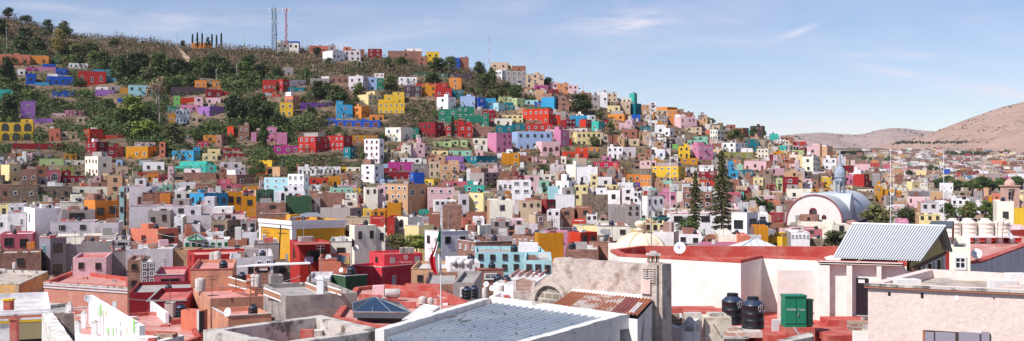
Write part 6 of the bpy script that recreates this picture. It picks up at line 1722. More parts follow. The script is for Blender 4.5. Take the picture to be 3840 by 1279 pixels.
# ---- 6. pitched steel roof building ----
EL0 = PH(3121,968,4.5); EL1 = PH(3455,979,4.5); RG0 = P(3193,842,61.5); RG1 = P(3546,852,60.0)
sr = thing('building', 'building with big light steel pitched roof and ochre gable', 'building', (20,60,-22))
STEELR = plain('white_steel_roof', (.64,.65,.67), .7, .0, .2)
m = MB(); nrib = 34
def ribroof(a0, a1, b0, b1, name, mat):
    m = MB(); k = nrib; nor = (a1-a0).cross(b0-a0).normalized(); nor = nor if nor.z > 0 else -nor; v = []
    for i in range(k):
        for t, hgt in ((0,0),(.68,0),(.74,.08),(.92,.08),(.98,0)):
            f_ = (i+t)/k; v.append(a0.lerp(a1, f_)+nor*hgt); v.append(b0.lerp(b1, f_)+nor*hgt)
    v.append(a1); v.append(b1); n = len(v)//2; m.add([tuple(p) for p in v], [(2*i, 2*i+2, 2*i+3, 2*i+1) for i in range(n-1)]); return part(m, name, mat, sr)
ribroof(EL0, EL1, RG0, RG1, 'roof', STEELR)
FE0 = RG0+Vector((2.6,5.2,-1.5)); FE1 = RG1+Vector((2.4,5.0,-1.75))
ribroof(FE0, FE1, RG0, RG1, 'roof', STEELR)
m = MB(); m.tube(RG0+Vector((0,0,.05)), RG1+Vector((0,0,.05)), .09,.09,6); part(m, 'ridge_cap', STEELR, sr)
g0 = EL1+Vector((-.5,.25,-.12)); g1 = RG1+Vector((-.55,0,-.15)); g2 = FE1+Vector((-.55,-.3,-.1)); gb0 = EL0+Vector((.5,.3,-.12)); gb1 = RG0+Vector((.5,0,-.15)); gb2 = FE0+Vector((.4,-.3,-.1))
m = MB(); m.add([(p.x,p.y,-5.0) for p in (g0,g2)]+[tuple(g2),tuple(g1),tuple(g0)], [(0,1,2,3,4)]); m.add([(p.x,p.y,-5.0) for p in (gb0,gb2)]+[tuple(gb2),tuple(gb1),tuple(gb0)], [(4,3,2,1,0)])
part(m, 'gable', worn('ochre_gable', (.58,.45,.20), (.4,.3,.15), .4, .8), sr)
m = MB(); m.tube((g0.x+.1,g0.y-.1,-4.95),(g2.x,g2.y,-4.85), .10,.10,4); part(m, 'beam', RUSTY, sr)
m = MB(); m.prism([(g0.x-6.5,g0.y+.4),(g0.x+.1,g0.y+.1),(g2.x,g2.y),(g2.x-6.5,g2.y+.6)], -22, -5.02); part(m, 'wall', CREAMW, sr)
for i in range(7):
    t = i/6; p = g0.lerp(g2, .06+.8*t); m = MB(); m.box(p.x+.12,p.x+.2,p.y-.05,p.y+.16,-6.6,-5.05); part(m, 'slat', WOOD if i%2 else WHITEP, sr)
# ---- 7. red roofs behind with four cream tanks ----
poly('building', 'white building with sloping red coping at the right edge', [(3600,990),(3688,980),(3960,880),(3960,858),(3560,872)], 6.1, -24, worn('lilac_white_wall',(.66,.60,.66),None,.3,.4), REDF, par=.6, t=.55, cat='building', cope=REDP, ch=.02)
fb(3560, None, 3628, 926, 1040, 68, 'crm', '1x1w', 'beige annex right of the ochre gable', plain=True)
rb = thing('tank_platform', 'long white slab on short piers carrying four cream tanks', 'platform', (P(3680,0,101).x, 101, -8))
m = MB(); a = P(3562,0,100).x; b = P(3822,0,100).x; c0 = P(3680,0,101).x; m.box(a-c0, b-c0, -1, 1.6, 1.88, 2.0); m.build('slab', WHITEP, rb)
for i in range(6): x = a-c0+.3+(b-a-.9)*i/5; m = MB(); m.box(x, x+.4, -.6, -.2, .9, 1.879); m.build('pier', WP, rb)
for i, x in enumerate((3572, 3631, 3694, 3756)):
    tt = tank(Vector((P(x,0,101).x, 101, -6.0)), 1.42 if False else 1.18, 'cream water tank on the slab, %s of the row of four' % ['leftmost','second from left','third from left','rightmost'][i], CREAMP); tt.scale = (1.52,1.52,1.18)
    if i == 3: text('TINACOS', .14, BLACKP, tt, Matrix.Rotation(.35,4,'Z') @ Matrix.Translation((0,-.50,.75)) @ Matrix.Rotation(math.pi/2,4,'X'))
fb(3560, None, 3830, 893, 960, 104, 'red', '0x0', 'red walled roof storey under the cream tanks', plain=True, roof='r')
ld = thing('ladder', 'rusty ladder leaning on the cream tank platform', 'ladder', P(3746,930,97.5)); s0 = P(3735,932,97); s1 = P(3756,932,97); tp0 = P(3743,826,99.2); tp1 = P(3764,826,99.2)
for a, b in ((s0,tp0),(s1,tp1)): m = MB(); m.tube(a, b, .035,.035,5); part(m, 'rail', RUSTY, ld)
for i in range(7): t = (i+.5)/7; m = MB(); m.tube(s0.lerp(tp0,t), s1.lerp(tp1,t), .025,.025,5); part(m, 'rung', RUSTY, ld)
# canopy roof
cn = thing('canopy', 'small dark grey canopy roof behind the steel ridge', 'canopy', P(3530,850,72)); m = MB(); a = P(3480,848,70); b = P(3572,852,70); c_ = P(3575,829,76); d_ = P(3492,828,76)
m.add([tuple(a),tuple(b),tuple(c_),tuple(d_),tuple(a-Vector((0,0,.1))),tuple(b-Vector((0,0,.1))),tuple(c_-Vector((0,0,.1))),tuple(d_-Vector((0,0,.1)))], [(0,1,2,3),(7,6,5,4),(0,4,5,1),(1,5,6,2),(2,6,7,3),(3,7,4,0)]); part(m, 'roof', plain('slate_sheet',(.09,.095,.11),.5), cn)
for p in (b, c_, a): m = MB(); m.tube(p, Vector((p.x,p.y,-6.0)), .05,.05,5); part(m, 'post', RUSTY, cn)

# ---- satellite dishes ----
def dish(p, r, label, az=0.2, sky=False, face=(-.35,-1,.35), group=None, mesh=False):
    d = thing('satellite_dish', label, 'satellite dish', p, 0, group); q = Vector(face).normalized().to_track_quat('Z','Y').to_matrix().to_4x4()
    m = MB(); m.M = q; prof = [(r*t/6, r*.22*(t/6)**2-r*.22) for t in range(7)]; m.lathe(prof, n=20)
    mm = plain('dish_mesh',(.25,.24,.25),.6) if mesh else WHITEP; o = m.build('reflector', mm, d, True)
    so_ = o.modifiers.new('thick','SOLIDIFY'); so_.thickness = .02
    m = MB(); m.M = q; m.tube((0,-r*.9,-.02),(0,-r*.25,r*.6), r*.03, r*.03, 5); m.tube((0,-r*.25,r*.55),(0,-r*.05,r*.66), r*.08, r*.08, 6); m.build('feed_arm', STEEL, d)
    m = MB(); m.tube((0,.1,-r*1.3),(0,.05,-r*.1), r*.06, r*.06, 6); m.build('mast', RUSTY, d)
    if sky: text('SKY', r*.62, plain('sky_blue_ink',(.05,.12,.5),.5), d, q @ Matrix.Translation((0,-r*.02,-r*.10)))
    return d
dish(P(2549,930,61), .34, 'white dish lettered SKY on the red roof edge', sky=True)
dish(P(3617,905,86), .33, 'white dish lettered SKY, upper one near cream tanks', sky=True)
dish(P(3663,951,74), .35, 'white dish lettered SKY on pole, lower one', sky=True)
dish(P(3789,884,96), .36, 'white dish turned right, beside the rightmost cream tank', face=(.5,-.8,.5))
dish(P(853,1171,101), .42, 'white dish on the orange annex roof', face=(-.5,-.9,.3))
dish(P(1823,1066,112), .30, 'white dish lettered SKY by brick wall, upper of two', sky=True)
dish(P(1845,1081,111), .30, 'white dish lettered SKY by brick wall, lower of two', sky=True)
dish(P(555,839,238), 1.15, 'large mesh dish on the pale lilac terrace', face=(.1,-.4,1), mesh=True)
dish(P(2270,870,200), 1.0, 'dark mesh dish beside the terracotta cube house', face=(.1,-.5,.9), mesh=True)
dish(P(1232,964,165), .42, 'white dish beside the laundry line', face=(.3,-1,.3))
dish(P(1279,1013,150), .33, 'small dish above the green box house')
dish(P(330,1120,92), .34, 'grey dish at the head of the mural wall', face=(.6,-.5,.5))
dish(P(408,1275,74), .36, 'grey dish at the bottom edge by mural wall', face=(.2,-.6,.8))
dish(P(2157,863,190), .75, 'white dish on top of the terracotta cube', face=(.8,-.6,.3))
dish(P(724,950,222), .55, 'white dish on red roof left of lilac wall', face=(.7,-.6,.2))
dish(P(1334,930,178), .5, 'white dish beside crimson restaurant roof tanks, leftmost', face=(-.3,-1,.3))

# ---- 8. scalloped cream dome ----
def dome(name, label, px, py, D, R, hgt, mat, zb, ribs=8, ball=.5, drum=2.0, cat='dome'):
    c = P(px, py, D); o = thing(name, label, cat, (c.x, c.y, zb)); H0 = c.z-zb
    m = MB(); m.lathe([(R*1.06,0),(R*1.06,H0)], n=8); m.build('drum', mat, o)
    m = MB(); m.lathe([(R*math.cos(a_*math.pi/2/9), H0+hgt*math.sin(a_*math.pi/2/9)) for a_ in range(10)], n=32); m.build('shell', mat, o, True)
    for i in range(ribs):
        a = 2*math.pi*i/ribs+.2; m = MB(); 
        for j in range(8):
            e0_, e1_ = j*math.pi/2/8, (j+1)*math.pi/2/8; m.tube((R*1.01*math.cos(e0_)*math.cos(a),R*1.01*math.cos(e0_)*math.sin(a),H0+hgt*1.01*math.sin(e0_)), (R*1.01*math.cos(e1_)*math.cos(a),R*1.01*math.cos(e1_)*math.sin(a),H0+hgt*1.01*math.sin(e1_)), R*.045,R*.045,5,cap=False)
        m.build('rib', mat, o)
    m = MB(); m.lathe([(R*.2,H0+hgt*.97),(R*.2,H0+hgt*1.15),(R*.26,H0+hgt*1.17),(R*.1,H0+hgt*1.25),(R*.1,H0+hgt*1.3),(R*ball*.35,H0+hgt*1.38),(R*ball*.42,H0+hgt*1.5),(R*ball*.3,H0+hgt*1.62),(0,H0+hgt*1.68)], n=14); m.build('finial', mat, o, True)
    return o
DOMEM = worn('cream_dome', (.84,.68,.50), (.6,.5,.4), .3, .4, streak=.15)
dm = dome('dome', 'cream scalloped church dome with a stone ball finial', 2400, 945, 128, 3.1, 2.2, DOMEM, -24)
for sx in (-1, 1):
    m = MB(); x = sx*2.3; m.lathe([(1.25,20.2-1.5),(1.25,20.2),(1.1,20.9),(.6,21.4),(0,21.55)], c=(x*.9,-1.6,-6), n=16); m.build('scallop', DOMEM, dm, True)
p4 = P(2832,936,87); py = thing('glazed_pyramid', 'pale sheet metal pyramid roof behind the red roof edge', 'roof', (p4.x, p4.y, -24)); H0 = p4.z+24; R = 2.05
m = MB(); m.box(-R,R,-R,R,0,H0); m.build('wall', WP, py)
m = MB(); ap = (0,0,H0+.92); cs = [(-R-.12,-R-.12,H0+.003),(R+.12,-R-.12,H0+.003),(R+.12,R+.12,H0+.003),(-R-.12,R+.12,H0+.003)]; m.add([ap]+cs, [(0,1,2),(0,2,3),(0,3,4),(0,4,1)]); m.build('roof', plain('pale_sheet', (.62,.63,.66), .5), py)
for i in range(9):
    t = -1+2*i/8; m = MB(); m.tube((R*1.05*t,-R-.1,H0+.03),(0,-.02,H0+.94), .02,.02,4) if abs(t) > .9 else m.tube((R*1.05*t,-R-.1,H0+.03),(R*1.05*t,-(R+.1)*abs(t)-.02,H0+.05+.9*(1-abs(t))), .02,.02,4); m.build('seam', STEEL, py)

# ---- 9. crimson restaurant ----
NH_ = dict(name='restaurant', cat='restaurant')
ra = fb(1306, 1432, 1547, 1003, 1082, 185, 'cri', '0x0/0x0', 'crimson restaurant building, larger lower block with glass door', 'r', plain=True, **NH_)
rb2 = fb(1385, 1441, 1584, 954, 1003, 189, 'cri', '1x1d/0x0', 'crimson rooftop block lettered la barranca with pinwheel emblem', 'r', plain=True, name='rooftop_block', cat='rooftop block')
for o_ in (ra, rb2):
    for ch_ in o_.children:
        if ch_.name.startswith('wall'): ch_.data.materials[0] = CRIM
def on_face(ob_, x, z, off, txt=None, size=1, mat=WHITEP): return text(txt, size, mat, ob_, Matrix.Translation((x, -off, z)) @ Matrix.Rotation(math.pi/2, 4, 'X'))
Hr = -((CY-954)/F*189)*-1; zt = (CY-954)/F*189-rb2.location.z
on_face(rb2, 3.75, zt-1.6, .03, 'la barranca', .62)
m = MB()
for i in range(20):
    a0, a1 = 2*math.pi*i/20, 2*math.pi*(i+1)/20
    m.add([(3.9+.42*math.cos(a0),-.03,zt-.62+.42*math.sin(a0)),(3.9+.42*math.cos(a1),-.03,zt-.62+.42*math.sin(a1)),(3.9+.34*math.cos(a1),-.03,zt-.62+.34*math.sin(a1)),(3.9+.34*math.cos(a0),-.03,zt-.62+.34*math.sin(a0))], [(0,3,2,1)])
for i in range(4):
    a = math.pi/2*i+.5; m.add([(3.9,-.03,zt-.62),(3.9+.26*math.cos(a-.3),-.03,zt-.62+.26*math.sin(a-.3)),(3.9+.33*math.cos(a+.15),-.03,zt-.62+.33*math.sin(a+.15)),(3.9+.16*math.cos(a+.5),-.03,zt-.62+.16*math.sin(a+.5))], [(0,1,2,3)])
m.build('emblem', WHITEP, rb2)
for x in (1.5, 6.0): m = MB(); m.box(x-.5, x+.5, -.05, -.001, zt-1.6, zt-.55); m.build('window', plain('shop_glass_%d'%x, (.42,.36,.36), .3), rb2)
zr = (CY-1003)/F*185-ra.location.z
m = MB(); m.box(2.4,3.3,-.06,-.001,zr-3.3,zr-1.55); m.build('door', WHITEP, ra); m = MB(); m.box(2.5,3.2,-.09,-.061,zr-3.2,zr-1.65); m.build('door_glass', plain('door_glass',(.45,.47,.5),.2), ra)
m = MB(); m.box(-.1, 6, -.12, -.002, zr-.95, zr-.8); m.build('string_course', CRIM, ra)
for i, x in enumerate((1508, 1524, 1544)):
    a = P(x, 946, 192); u_ = thing('air_conditioner', 'beige rooftop air conditioner on the crimson block, %s' % ['left','middle','right'][i], 'air conditioner', (a.x, a.y, -14.55)); m = MB(); m.box(-.42,.42,-.4,.4,0,1.1); m.build('casing', plain('ac_beige_%d'%i,(.5,.46,.43),.6), u_); m = MB(); m.box(-.32,.32,-.43,-.401,.12,.98); m.build('grille', plain('ac_grille_%d'%i,(.25,.23,.22),.6), u_)
# ---- flag ----
p0 = P(1650,1160,98); fl = thing('flagpole', 'tall white flagpole rising behind the blue corrugated roof', 'flagpole', (p0.x, p0.y, -20)); z1 = (CY-815)/F*98+20
m = MB(); m.tube((0,0,0),(.12,0,z1), .075,.05,8); m.build('pole', plain('pole_white',(.72,.70,.70),.5), fl); m = MB(); m.lathe([(0,-.1),(.1,0),(0,.1)], c=(.12,0,z1+.08), n=8); m.build('ball', STEEL, fl)
fg = thing('flag', 'green, white and red Mexican flag hanging on the flagpole', 'flag', (p0.x+.1, p0.y-.05, -20)); m = MB()
FL = [(843,10,1),(870,14,3),(905,16,7),(940,18,22),(965,20,34),(985,20,34),(1005,20,30),(1021,6,18)]
rows = 26; cols = 18; pts = []
for j in range(rows+1):
    t = j/rows; y = 843+(1021-843)*t; wl = np.interp(y, [843,870,905,935,955,975,1000,1021], [6,12,20,30,42,42,36,16]); sh = np.interp(y, [843,900,1000,1021], [0,0,-4,-8])
    for i in range(cols+1):
        s__ = i/cols; x = 1657+sh-wl*s__; yy = y+(0 if j < rows else 0)+8*s__*t
        q = P(x, yy, 98); q.y += .16*math.sin(s__*15+t*3)*(.3+t); pts.append((q.x-fg.location.x, q.y-fg.location.y, q.z+20))
def band(i, j):
    t = j/rows; s__ = i/cols      # hoist at s=0; the cloth hangs, so green runs down the pole, red drops lowest
    if t < .34 or (t < .52 and s__ < .4): return 0
    if (t < .62 and s__ < .75) or s__ < .5: return 1
    return 2
m.add(pts, [], 0)
for j in range(rows):
    for i in range(cols):
        a = j*(cols+1)+i; m.f.append([a, a+1, a+cols+2, a+cols+1]); m.m.append(band(i,j)); m.c.append(None)
m.build('cloth', [plain('flag_green',(0,.12,.075),.7), plain('flag_white',(.75,.73,.72),.7), plain('flag_red',(.62,.02,.03),.7)], fg, True)
m = MB(); q = P(1645,940,97.75); n_ = 12; 
m.add([(q.x-fg.location.x+.20*math.cos(6.283*i/n_), q.y-fg.location.y, q.z+20+.30*math.sin(6.283*i/n_)) for i in range(n_)], [tuple(range(n_))]); m.add([(q.x-fg.location.x+.10*math.cos(6.283*i/n_)+.03, q.y-fg.location.y-.01, q.z+20+.16*math.sin(6.283*i/n_)+.03) for i in range(n_)], [tuple(range(n_))], 1); m.build('emblem', [plain('eagle_brown',(.16,.13,.08),.8), plain('eagle_tan',(.35,.25,.14),.8)], fg)

# ---- 10. middle foreground ----
fb(1542, None, 1728, 1009, 1078, 150, 'tan', '3x1d', 'old brick house with white flat roof right of restaurant', 'w')
fb(1588, None, 1712, 1066, 1120, 122, 'bri', '0x0', 'low brick wall house behind the red terrace', 'g', plain=True)
fb(1700, None, 1778, 1060, 1130, 121, 'gry', '1x1w', 'grey cement block shed left of black tanks', 'g', plain=True)
fb(1782, 1800, 1888, 1012, 1062, 138, 'bri', '0x0/1x1W', 'brick room with glass block window', 'g')
fb(1690, None, 1800, 985, 1020, 142, 'whi', '0x0', 'white block base under three white cylinders', 'w', plain=True)
for i, x in enumerate((1708, 1732, 1760)):
    a = P(x, 980+i*2, 140); o = thing('gas_cylinder', 'white horizontal cylindrical tank, %s of three in a row' % ['leftmost','middle','rightmost'][i], 'tank', a, -.35); m = MB(); m.M = Matrix.Rotation(math.pi/2,4,'X') @ Matrix.Translation((0,0,-1.0)); m.lathe([(0,0),(.28,.05),(.42,.2),(.42,1.7),(.28,1.85),(0,1.9)], n=18); m.build('shell', 0 or plain('tank_white_%d'%i,(.72,.68,.66),.5), o, True); m = MB(); m.box(-.2,.2,-.5,.5,-.9,-.40); m.build('cradle', WP, o)
for i, (x, y, D_, l) in enumerate([(1751,1124,114,'left black tank in the centre behind the blue roof'),(1779,1119,117,'right black tank in the centre behind the blue roof'),(1868,1075,125,'black tank behind the SKY dishes, left'),(1899,1078,124,'black tank behind the SKY dishes, right'),
                                   (678,1192,107,'black tank on the red terrace, lower left'),(1300,918,195,'black tank beside the restaurant, left of two'),(1319,926,190,'black tank beside the restaurant, right of two'),(378,1027,215,'black tank on the terracotta roof'),(1299,0,0,'')][:8]):
    p = P(x, y, D_); tank(p, 1.03, l)
for i, (x, y, D_, l, r_, h_) in enumerate([(1818,1115,112,'rusty grey barrel left of the SKY dishes',.28,.9),(1880,1100,112,'pale cement barrel right of the SKY dishes',.28,.75),(1585,1138,106,'white plaster round cistern on red terrace',.42,.55),(1615,1140,105,'grey round drum on red terrace',.28,.5),
        (751,1092,118,'whitish cylindrical tank on the salmon house corner',.55,1.3),(798,987,160,'tall cement cylinder tank, left of two on salmon wall',.5,1.5),(815,984,158,'tall cement cylinder tank, right of two on salmon wall',.5,1.5),(950,1073,112,'white drum under the metal canopy, left',.3,1.1),(966,1075,111,'white drum under the metal canopy, right',.3,1.1),(55,1008,205,'white drum on brown brick terrace',.4,1.1)]):
    p = P(x, y, D_); o = thing('water_tank', l, 'tank', p); m = MB(); m.lathe([(r_,0),(r_,h_),(r_*.9,h_+.05)], n=18); m.build('body', CEMENT, o, True); m = MB(); m.lathe([(r_*.92,h_+.03),(r_*.3,h_+.14),(0,h_+.15)], n=18); m.build('lid', CEMENT, o)
rt_, _c = poly('house', 'low house with wide faded red roof terraces, centre left', [(1250,1190),(1500,1240),(1762,1134),(1640,1082),(1440,1066),(1330,1078)], 12.6, -26, REDP, REDF, par=.35, t=.5, cope=REDP)
for (x0, x1, D_, dp, z0, z1) in [(1430,1560,104,.5,-12.9,-12.4),(1345,1432,108,.5,-12.9,-12.2),(1500,1640,112,.5,-12.9,-12.3),(1640,1740,106,.4,-12.9,-12.45),(1515,1650,118,2.5,-13,-12.35)]:
    block(x0, x1, 0, D_, dp, z0, z1, REDP, 'kerb', rt_, skew=-.8)
block(1396, 1440, 0, 113, 1.0, -12.9, -11.9, W('ppk'), 'chimney', rt_)
o = thing('gas_cylinder', 'grey horizontal boiler tank on the red terrace', 'tank', P(1472,1100,109), .2); m = MB(); m.M = Matrix.Rotation(math.pi/2,4,'Y') @ Matrix.Translation((0,0,-.75)); m.lathe([(0,0),(.42,.02),(.45,.1),(.45,1.4),(.42,1.5),(0,1.52)], n=18); m.build('shell', CEMENT, o, True); m = MB(); m.box(-.5,.5,-.3,.3,-.9,-.44); m.build('cradle', REDP, o)
# blue glass hipped skylight
sk = thing('skylight', 'blue glass hipped skylight over the red terrace', 'skylight', P(1430,1165,96)); b0, b1, b2, b3 = P(1326,1170,93), P(1541,1172,92), P(1500,1138,98.5), P(1320,1136,99); r0, r1 = P(1398,1114,96.5), P(1408,1114,96)
m = MB(); m.add([tuple(p) for p in (b0,b1,b2,b3,r0,r1)], [(0,1,5,4),(1,2,5),(2,3,4,5),(3,0,4)]); part(m, 'glazing', plain('blue_glass',(.02,.045,.09),.12,spec=.8), sk)
for a, b in ((b0,r0),(b1,r1),(b2,r1),(b3,r0),(b0,b1),(b1,b2),(b3,b0),(b0.lerp(b1,.33),r0),(b0.lerp(b1,.66),r1)): m = MB(); m.tube(a+Vector((0,0,.03)), b+Vector((0,0,.03)), .035,.035,5); part(m, 'glazing_bar', STEEL, sk)
m = MB(); q = [b0,b1,b2,b3]; m.add([(p.x,p.y,p.z-.5) for p in q]+[tuple(p-Vector((0,0,.03))) for p in q], [(0,1,5,4),(1,2,6,5),(2,3,7,6),(3,0,4,7)]); part(m, 'side_glass', plain('side_glass',(.10,.11,.13),.2), sk)
o = poly('wall', 'bright white ramped wall left of flagpole foot', [(1505,1200),(1600,1185),(1650,1148),(1590,1139)], 8.6, -24, WP, WP, par=.02, t=.15, cat='wall')
# rubble heap & striped roofs right of centre
poly('house', 'house with red and white striped vault roofs, centre', [(1850,1062),(1985,1075),(2052,1030),(1960,1012)], 12.4, -26, W('whi'), ROOFC['w'], par=.1, t=.3)
for i in range(5):
    a = PH(1915+27*i,1034,12.3); b = PH(1950+26*i,1011,12.3); m = MB(); m.tube(a, b, .13,.13,6); o = m.build('roof_rib', REDF); tag(o, 'red painted vault rib on the striped roof, number %s from left' % ['one','two','three','four','five'][i], 'roof rib')
rg2 = random.Random(6)
hm = poly('wall', 'crumbling terracotta rubble wall left of the ruined arch', [(1925,1092),(2000,1092),(2010,1052),(1965,1040),(1925,1052)], 7.6, -24, RUBBLE, BRK, par=.05, t=.2, cat='wall')
poly('house', 'white parapet strip with red wall left of the ruin', [(1835,1112),(1972,1132),(1972,1118),(1880,1092)], 9.2, -24, W('whi'), REDF, par=.4, t=.3)
# ---- 11. cut stone building, green box house ----
s13 = fb(988, 1072, 1340, 1110, 1215, 100, 'tan', '0x0/0x0', 'cut stone house with lattice parapets and pink left wall', 'g', plain=True)
for ch_ in s13.children:
    if ch_.name.startswith('wall'): ch_.data.materials[0] = ASHLAR
w_, l_, H_, v_ = 5.4, 3.4, 0, 0
zc = (CY-1110)/F*100
LAT = plain('lattice_terracotta', (.46,.24,.15), .9)
def lattice(a, b, z0, z1, label):
    o = thing('lattice_balustrade', label, 'balustrade', a); d_ = b-a; L_ = math.hypot(d_.x, d_.y); u_ = Vector((d_.x/L_, d_.y/L_, 0)); m = MB(); n_ = max(3, int(L_/.3))
    for i in range(n_):
        for j in range(2):
            p = a+u_*(L_*i/n_); q = a+u_*(L_*(i+1)/n_); za = z0+(z1-z0)*(.12+.38*j); zb_ = z0+(z1-z0)*(.12+.38*(j+1)); m.tube((p.x,p.y,za),(q.x,q.y,zb_), .035,.035,4,cap=False); m.tube((p.x,p.y,zb_),(q.x,q.y,za), .035,.035,4,cap=False)
    part(m, 'lattice', LAT, o); m = MB(); m.tube((a.x,a.y,z1),(b.x,b.y,z1), .09,.09,4); part(m, 'rail', WP, o); m = MB(); m.tube((a.x,a.y,z0),(b.x,b.y,z0), .09,.09,4); part(m, 'plinth', WP, o)
A_ = P(1072,1110,100); 
lattice(P(990,1086,108), P(1070,1112,101), P(1070,1137,101).z, P(1070,1112,101).z, 'terracotta lattice balustrade above pink side wall, nearest one')
lattice(P(1060,1068,112), P(1133,1066,112), P(1133,1084,112).z, P(1133,1063,112).z, 'terracotta lattice balustrade across the back of stone house terrace')
lattice(P(1146,1062,111), P(1196,1075,106), P(1190,1094,108).z, P(1190,1072,108).z, 'terracotta lattice left of the white post')
lattice(P(1209,1077,106), P(1280,1092,101), P(1280,1108,101).z, P(1280,1090,101).z, 'terracotta lattice right of the white post')
o = thing('gate_post', 'white post with pointed cap on the stone house terrace', 'post', P(1202,1098,104.5)); m = MB(); m.box(-.32,.32,-.32,.32,-1.2,1.3); m.build('shaft', WHITEP, o); m = MB(); m.add([(-.38,-.38,1.301),(.38,-.38,1.301),(.38,.38,1.301),(-.38,.38,1.301),(0,0,1.72)], [(0,1,4),(1,2,4),(2,3,4),(3,0,4),(3,2,1,0)]); m.build('cap', WHITEP, o)
fb(1237, 1296, 1377, 1037, 1108, 138, 'dgn', '0x0/0x0', 'green box house with flat white roof', 'w', plain=True)
fb(1150, None, 1236, 1045, 1080, 135, 'lil', '0x0', 'white roofed low house behind stone terrace', 'w', plain=True)
fb(1011, 1016, 1062, 1034, 1100, 114, 'gry', '0x0/0x0', 'grey cement stair tower by lattice terrace', 'g', plain=True)
fb(955, None, 1015, 1025, 1115, 116, 'bri', '0x0', 'unplastered brick block left of cement tower', 'g', plain=True)
# metal canopies
def canopy(label, pts, D_, posts, mat=WHITEP, tb=.12):
    o = thing('canopy', label, 'canopy', P(*pts[0], D_[0])); q = [P(x, y, d__) for (x, y), d__ in zip(pts, D_)]; m = MB(); m.add([tuple(p) for p in q]+[tuple(p-Vector((0,0,tb))) for p in q], [(0,1,2,3),(7,6,5,4),(0,4,5,1),(1,5,6,2),(2,6,7,3),(3,7,4,0)]); part(m, 'sheet', mat, o)
    for i in posts: p = q[i]; m = MB(); m.tube(p-Vector((0,0,.05)), p-Vector((0,0,2.6)), .06,.06,5); part(m, 'post', RUSTY, o)
canopy('long white metal canopy on thin posts, centre left', [(885,998),(1165,986),(1160,982),(960,990)], [118,118,124,124], (0,1,2))
canopy('grey canopy roof on top of the grand yellow house', [(1090,812),(1215,810),(1190,797),(1150,797)], [207,207,214,214], (0,1,2,3), STEEL)
canopy('tiled awning on poles above red terrace house', [(1100,916),(1240,912),(1228,905),(1110,907)], [168,168,176,176], (0,1), plain('red_sheet',(.45,.14,.12),.7))
# ---- 12. salmon cluster ----
of = fb(724, 789, 992, 1120, 1228, 112, 'sal', '0x0/0x0', 'salmon orange house with pink flat roof, lower left', 'p', plain=True)
of2 = fb(796, 856, 1018, 1187, 1260, 103, 'sal', '0x1d/0x0', 'low orange annex with dish on its roof', 'p', plain=True)
of3 = fb(715, None, 872, 1012, 1100, 128, 'sal', '0x0', 'tall salmon wall house carrying two cement cylinders', 'p', plain=True)
for q in (of, of2, of3):
    for ch_ in q.children:
        if ch_.name.startswith('wall'): ch_.data.materials[0] = ORNG
fb(703, 748, 763, 1166, 1252, 99, 'sal', '0x0/0x0', 'narrow lean to with water heater niche', 'w', plain=True)
o = thing('doorway', 'tall dark doorway with white frame beside the salmon house', 'door', P(756,1246,98.3)); m = MB(); m.box(-.22,.22,-.02,.1,0,1.85); m.build('opening', DARK, o); m = MB(); m.box(-.42,-.22,-.06,.1,0,2.0); m.build('frame', WHITEP, o)
fb(870, None, 1000, 1060, 1130, 122, 'sal', '0x0', 'pink salmon wall with lattice strip', 'p', plain=True)
lattice(P(858,1045,121), P(925,1070,116), P(880,1068,118).z-.3, P(880,1050,118).z, 'terracotta lattice strip left of the cement drums')
fb(703, 728, 958, 956, 1040, 176, 'red', '1x2d/0x0', 'red roofed house with pale yellow left face', 'p', plain=True)
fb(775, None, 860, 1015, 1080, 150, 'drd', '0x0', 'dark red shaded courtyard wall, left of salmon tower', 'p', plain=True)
fb(860, None, 1020, 968, 1060, 150, 'lil', '1x1d', 'long lilac white wall house above canopy', 'w')
# ---- 13. left foreground ----
fb(580, 582, 692, 1032, 1090, 165, 'rose', '0x0/1x1D', 'rose terrace house with white railing', 'p', plain=True)
fb(528, None, 580, 983, 1098, 166, 'gry', '2x4w', 'tall glass and steel stair tower', 'w', plain=True)
fb(478, None, 530, 975, 1090, 168, 'bri', '1x2d', 'dark brick house with barred window by glass tower', 'g')
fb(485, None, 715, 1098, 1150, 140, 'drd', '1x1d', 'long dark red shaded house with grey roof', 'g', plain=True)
te, _ = poly('house', 'long terracotta house with pale cornice line, lower left', [(165,1056),(486,1077),(486,1040),(275,1014)], 18, -27, TERRA, REDF, par=.6, t=.6, cope=REDP)
T0_, T1_ = PH(165,1056,18), PH(486,1077,18); tu = (T1_-T0_).normalized(); tn_ = Vector((tu.y,-tu.x,0))
for ya, yb_, nm, mt in ((1056.5,1062,'cornice',WEATH),(1063,1069,'cornice',W('lil')),(1074,1079,'cornice',W('lil'))):
    a, b = plane_pt(166, ya, T0_, T1_), plane_pt(486, ya+21, T0_, T1_); m = MB(); hz = (yb_-ya)/F*175; m.prism([(q.x,q.y) for q in (a+tn_*.15, b+tn_*.15, b, a)], a.z-hz, a.z); part(m, nm, mt, te)
for x, y in ((430,1143),): a = plane_pt(x, y, T0_, T1_); m = MB(); m.prism([(q.x,q.y) for q in (a-tu*.4+tn_*.05, a+tu*.4+tn_*.05, a+tu*.4, a-tu*.4)], a.z-.7, a.z+.5); part(m, 'window', plain('pale_window',(.5,.55,.62),.3), te)
fb(273, None, 398, 967, 1030, 192, 'ppk', '2x1d', 'small pink roof house with red coping on terracotta house', 'r', plain=True)
oc, _ = poly('house', 'peeling ochre house with stone door frames, left edge', [(-130,1062),(70,1067),(181,1017),(-20,1010)], 19, -27, OCHW, ROOFC['t'], par=.7, t=.5, cope=WEATH)
O0, O1 = PH(70,1067,19), PH(181,1017,19); ou = (O1-O0).normalized(); on_ = Vector((ou.y,-ou.x,0))
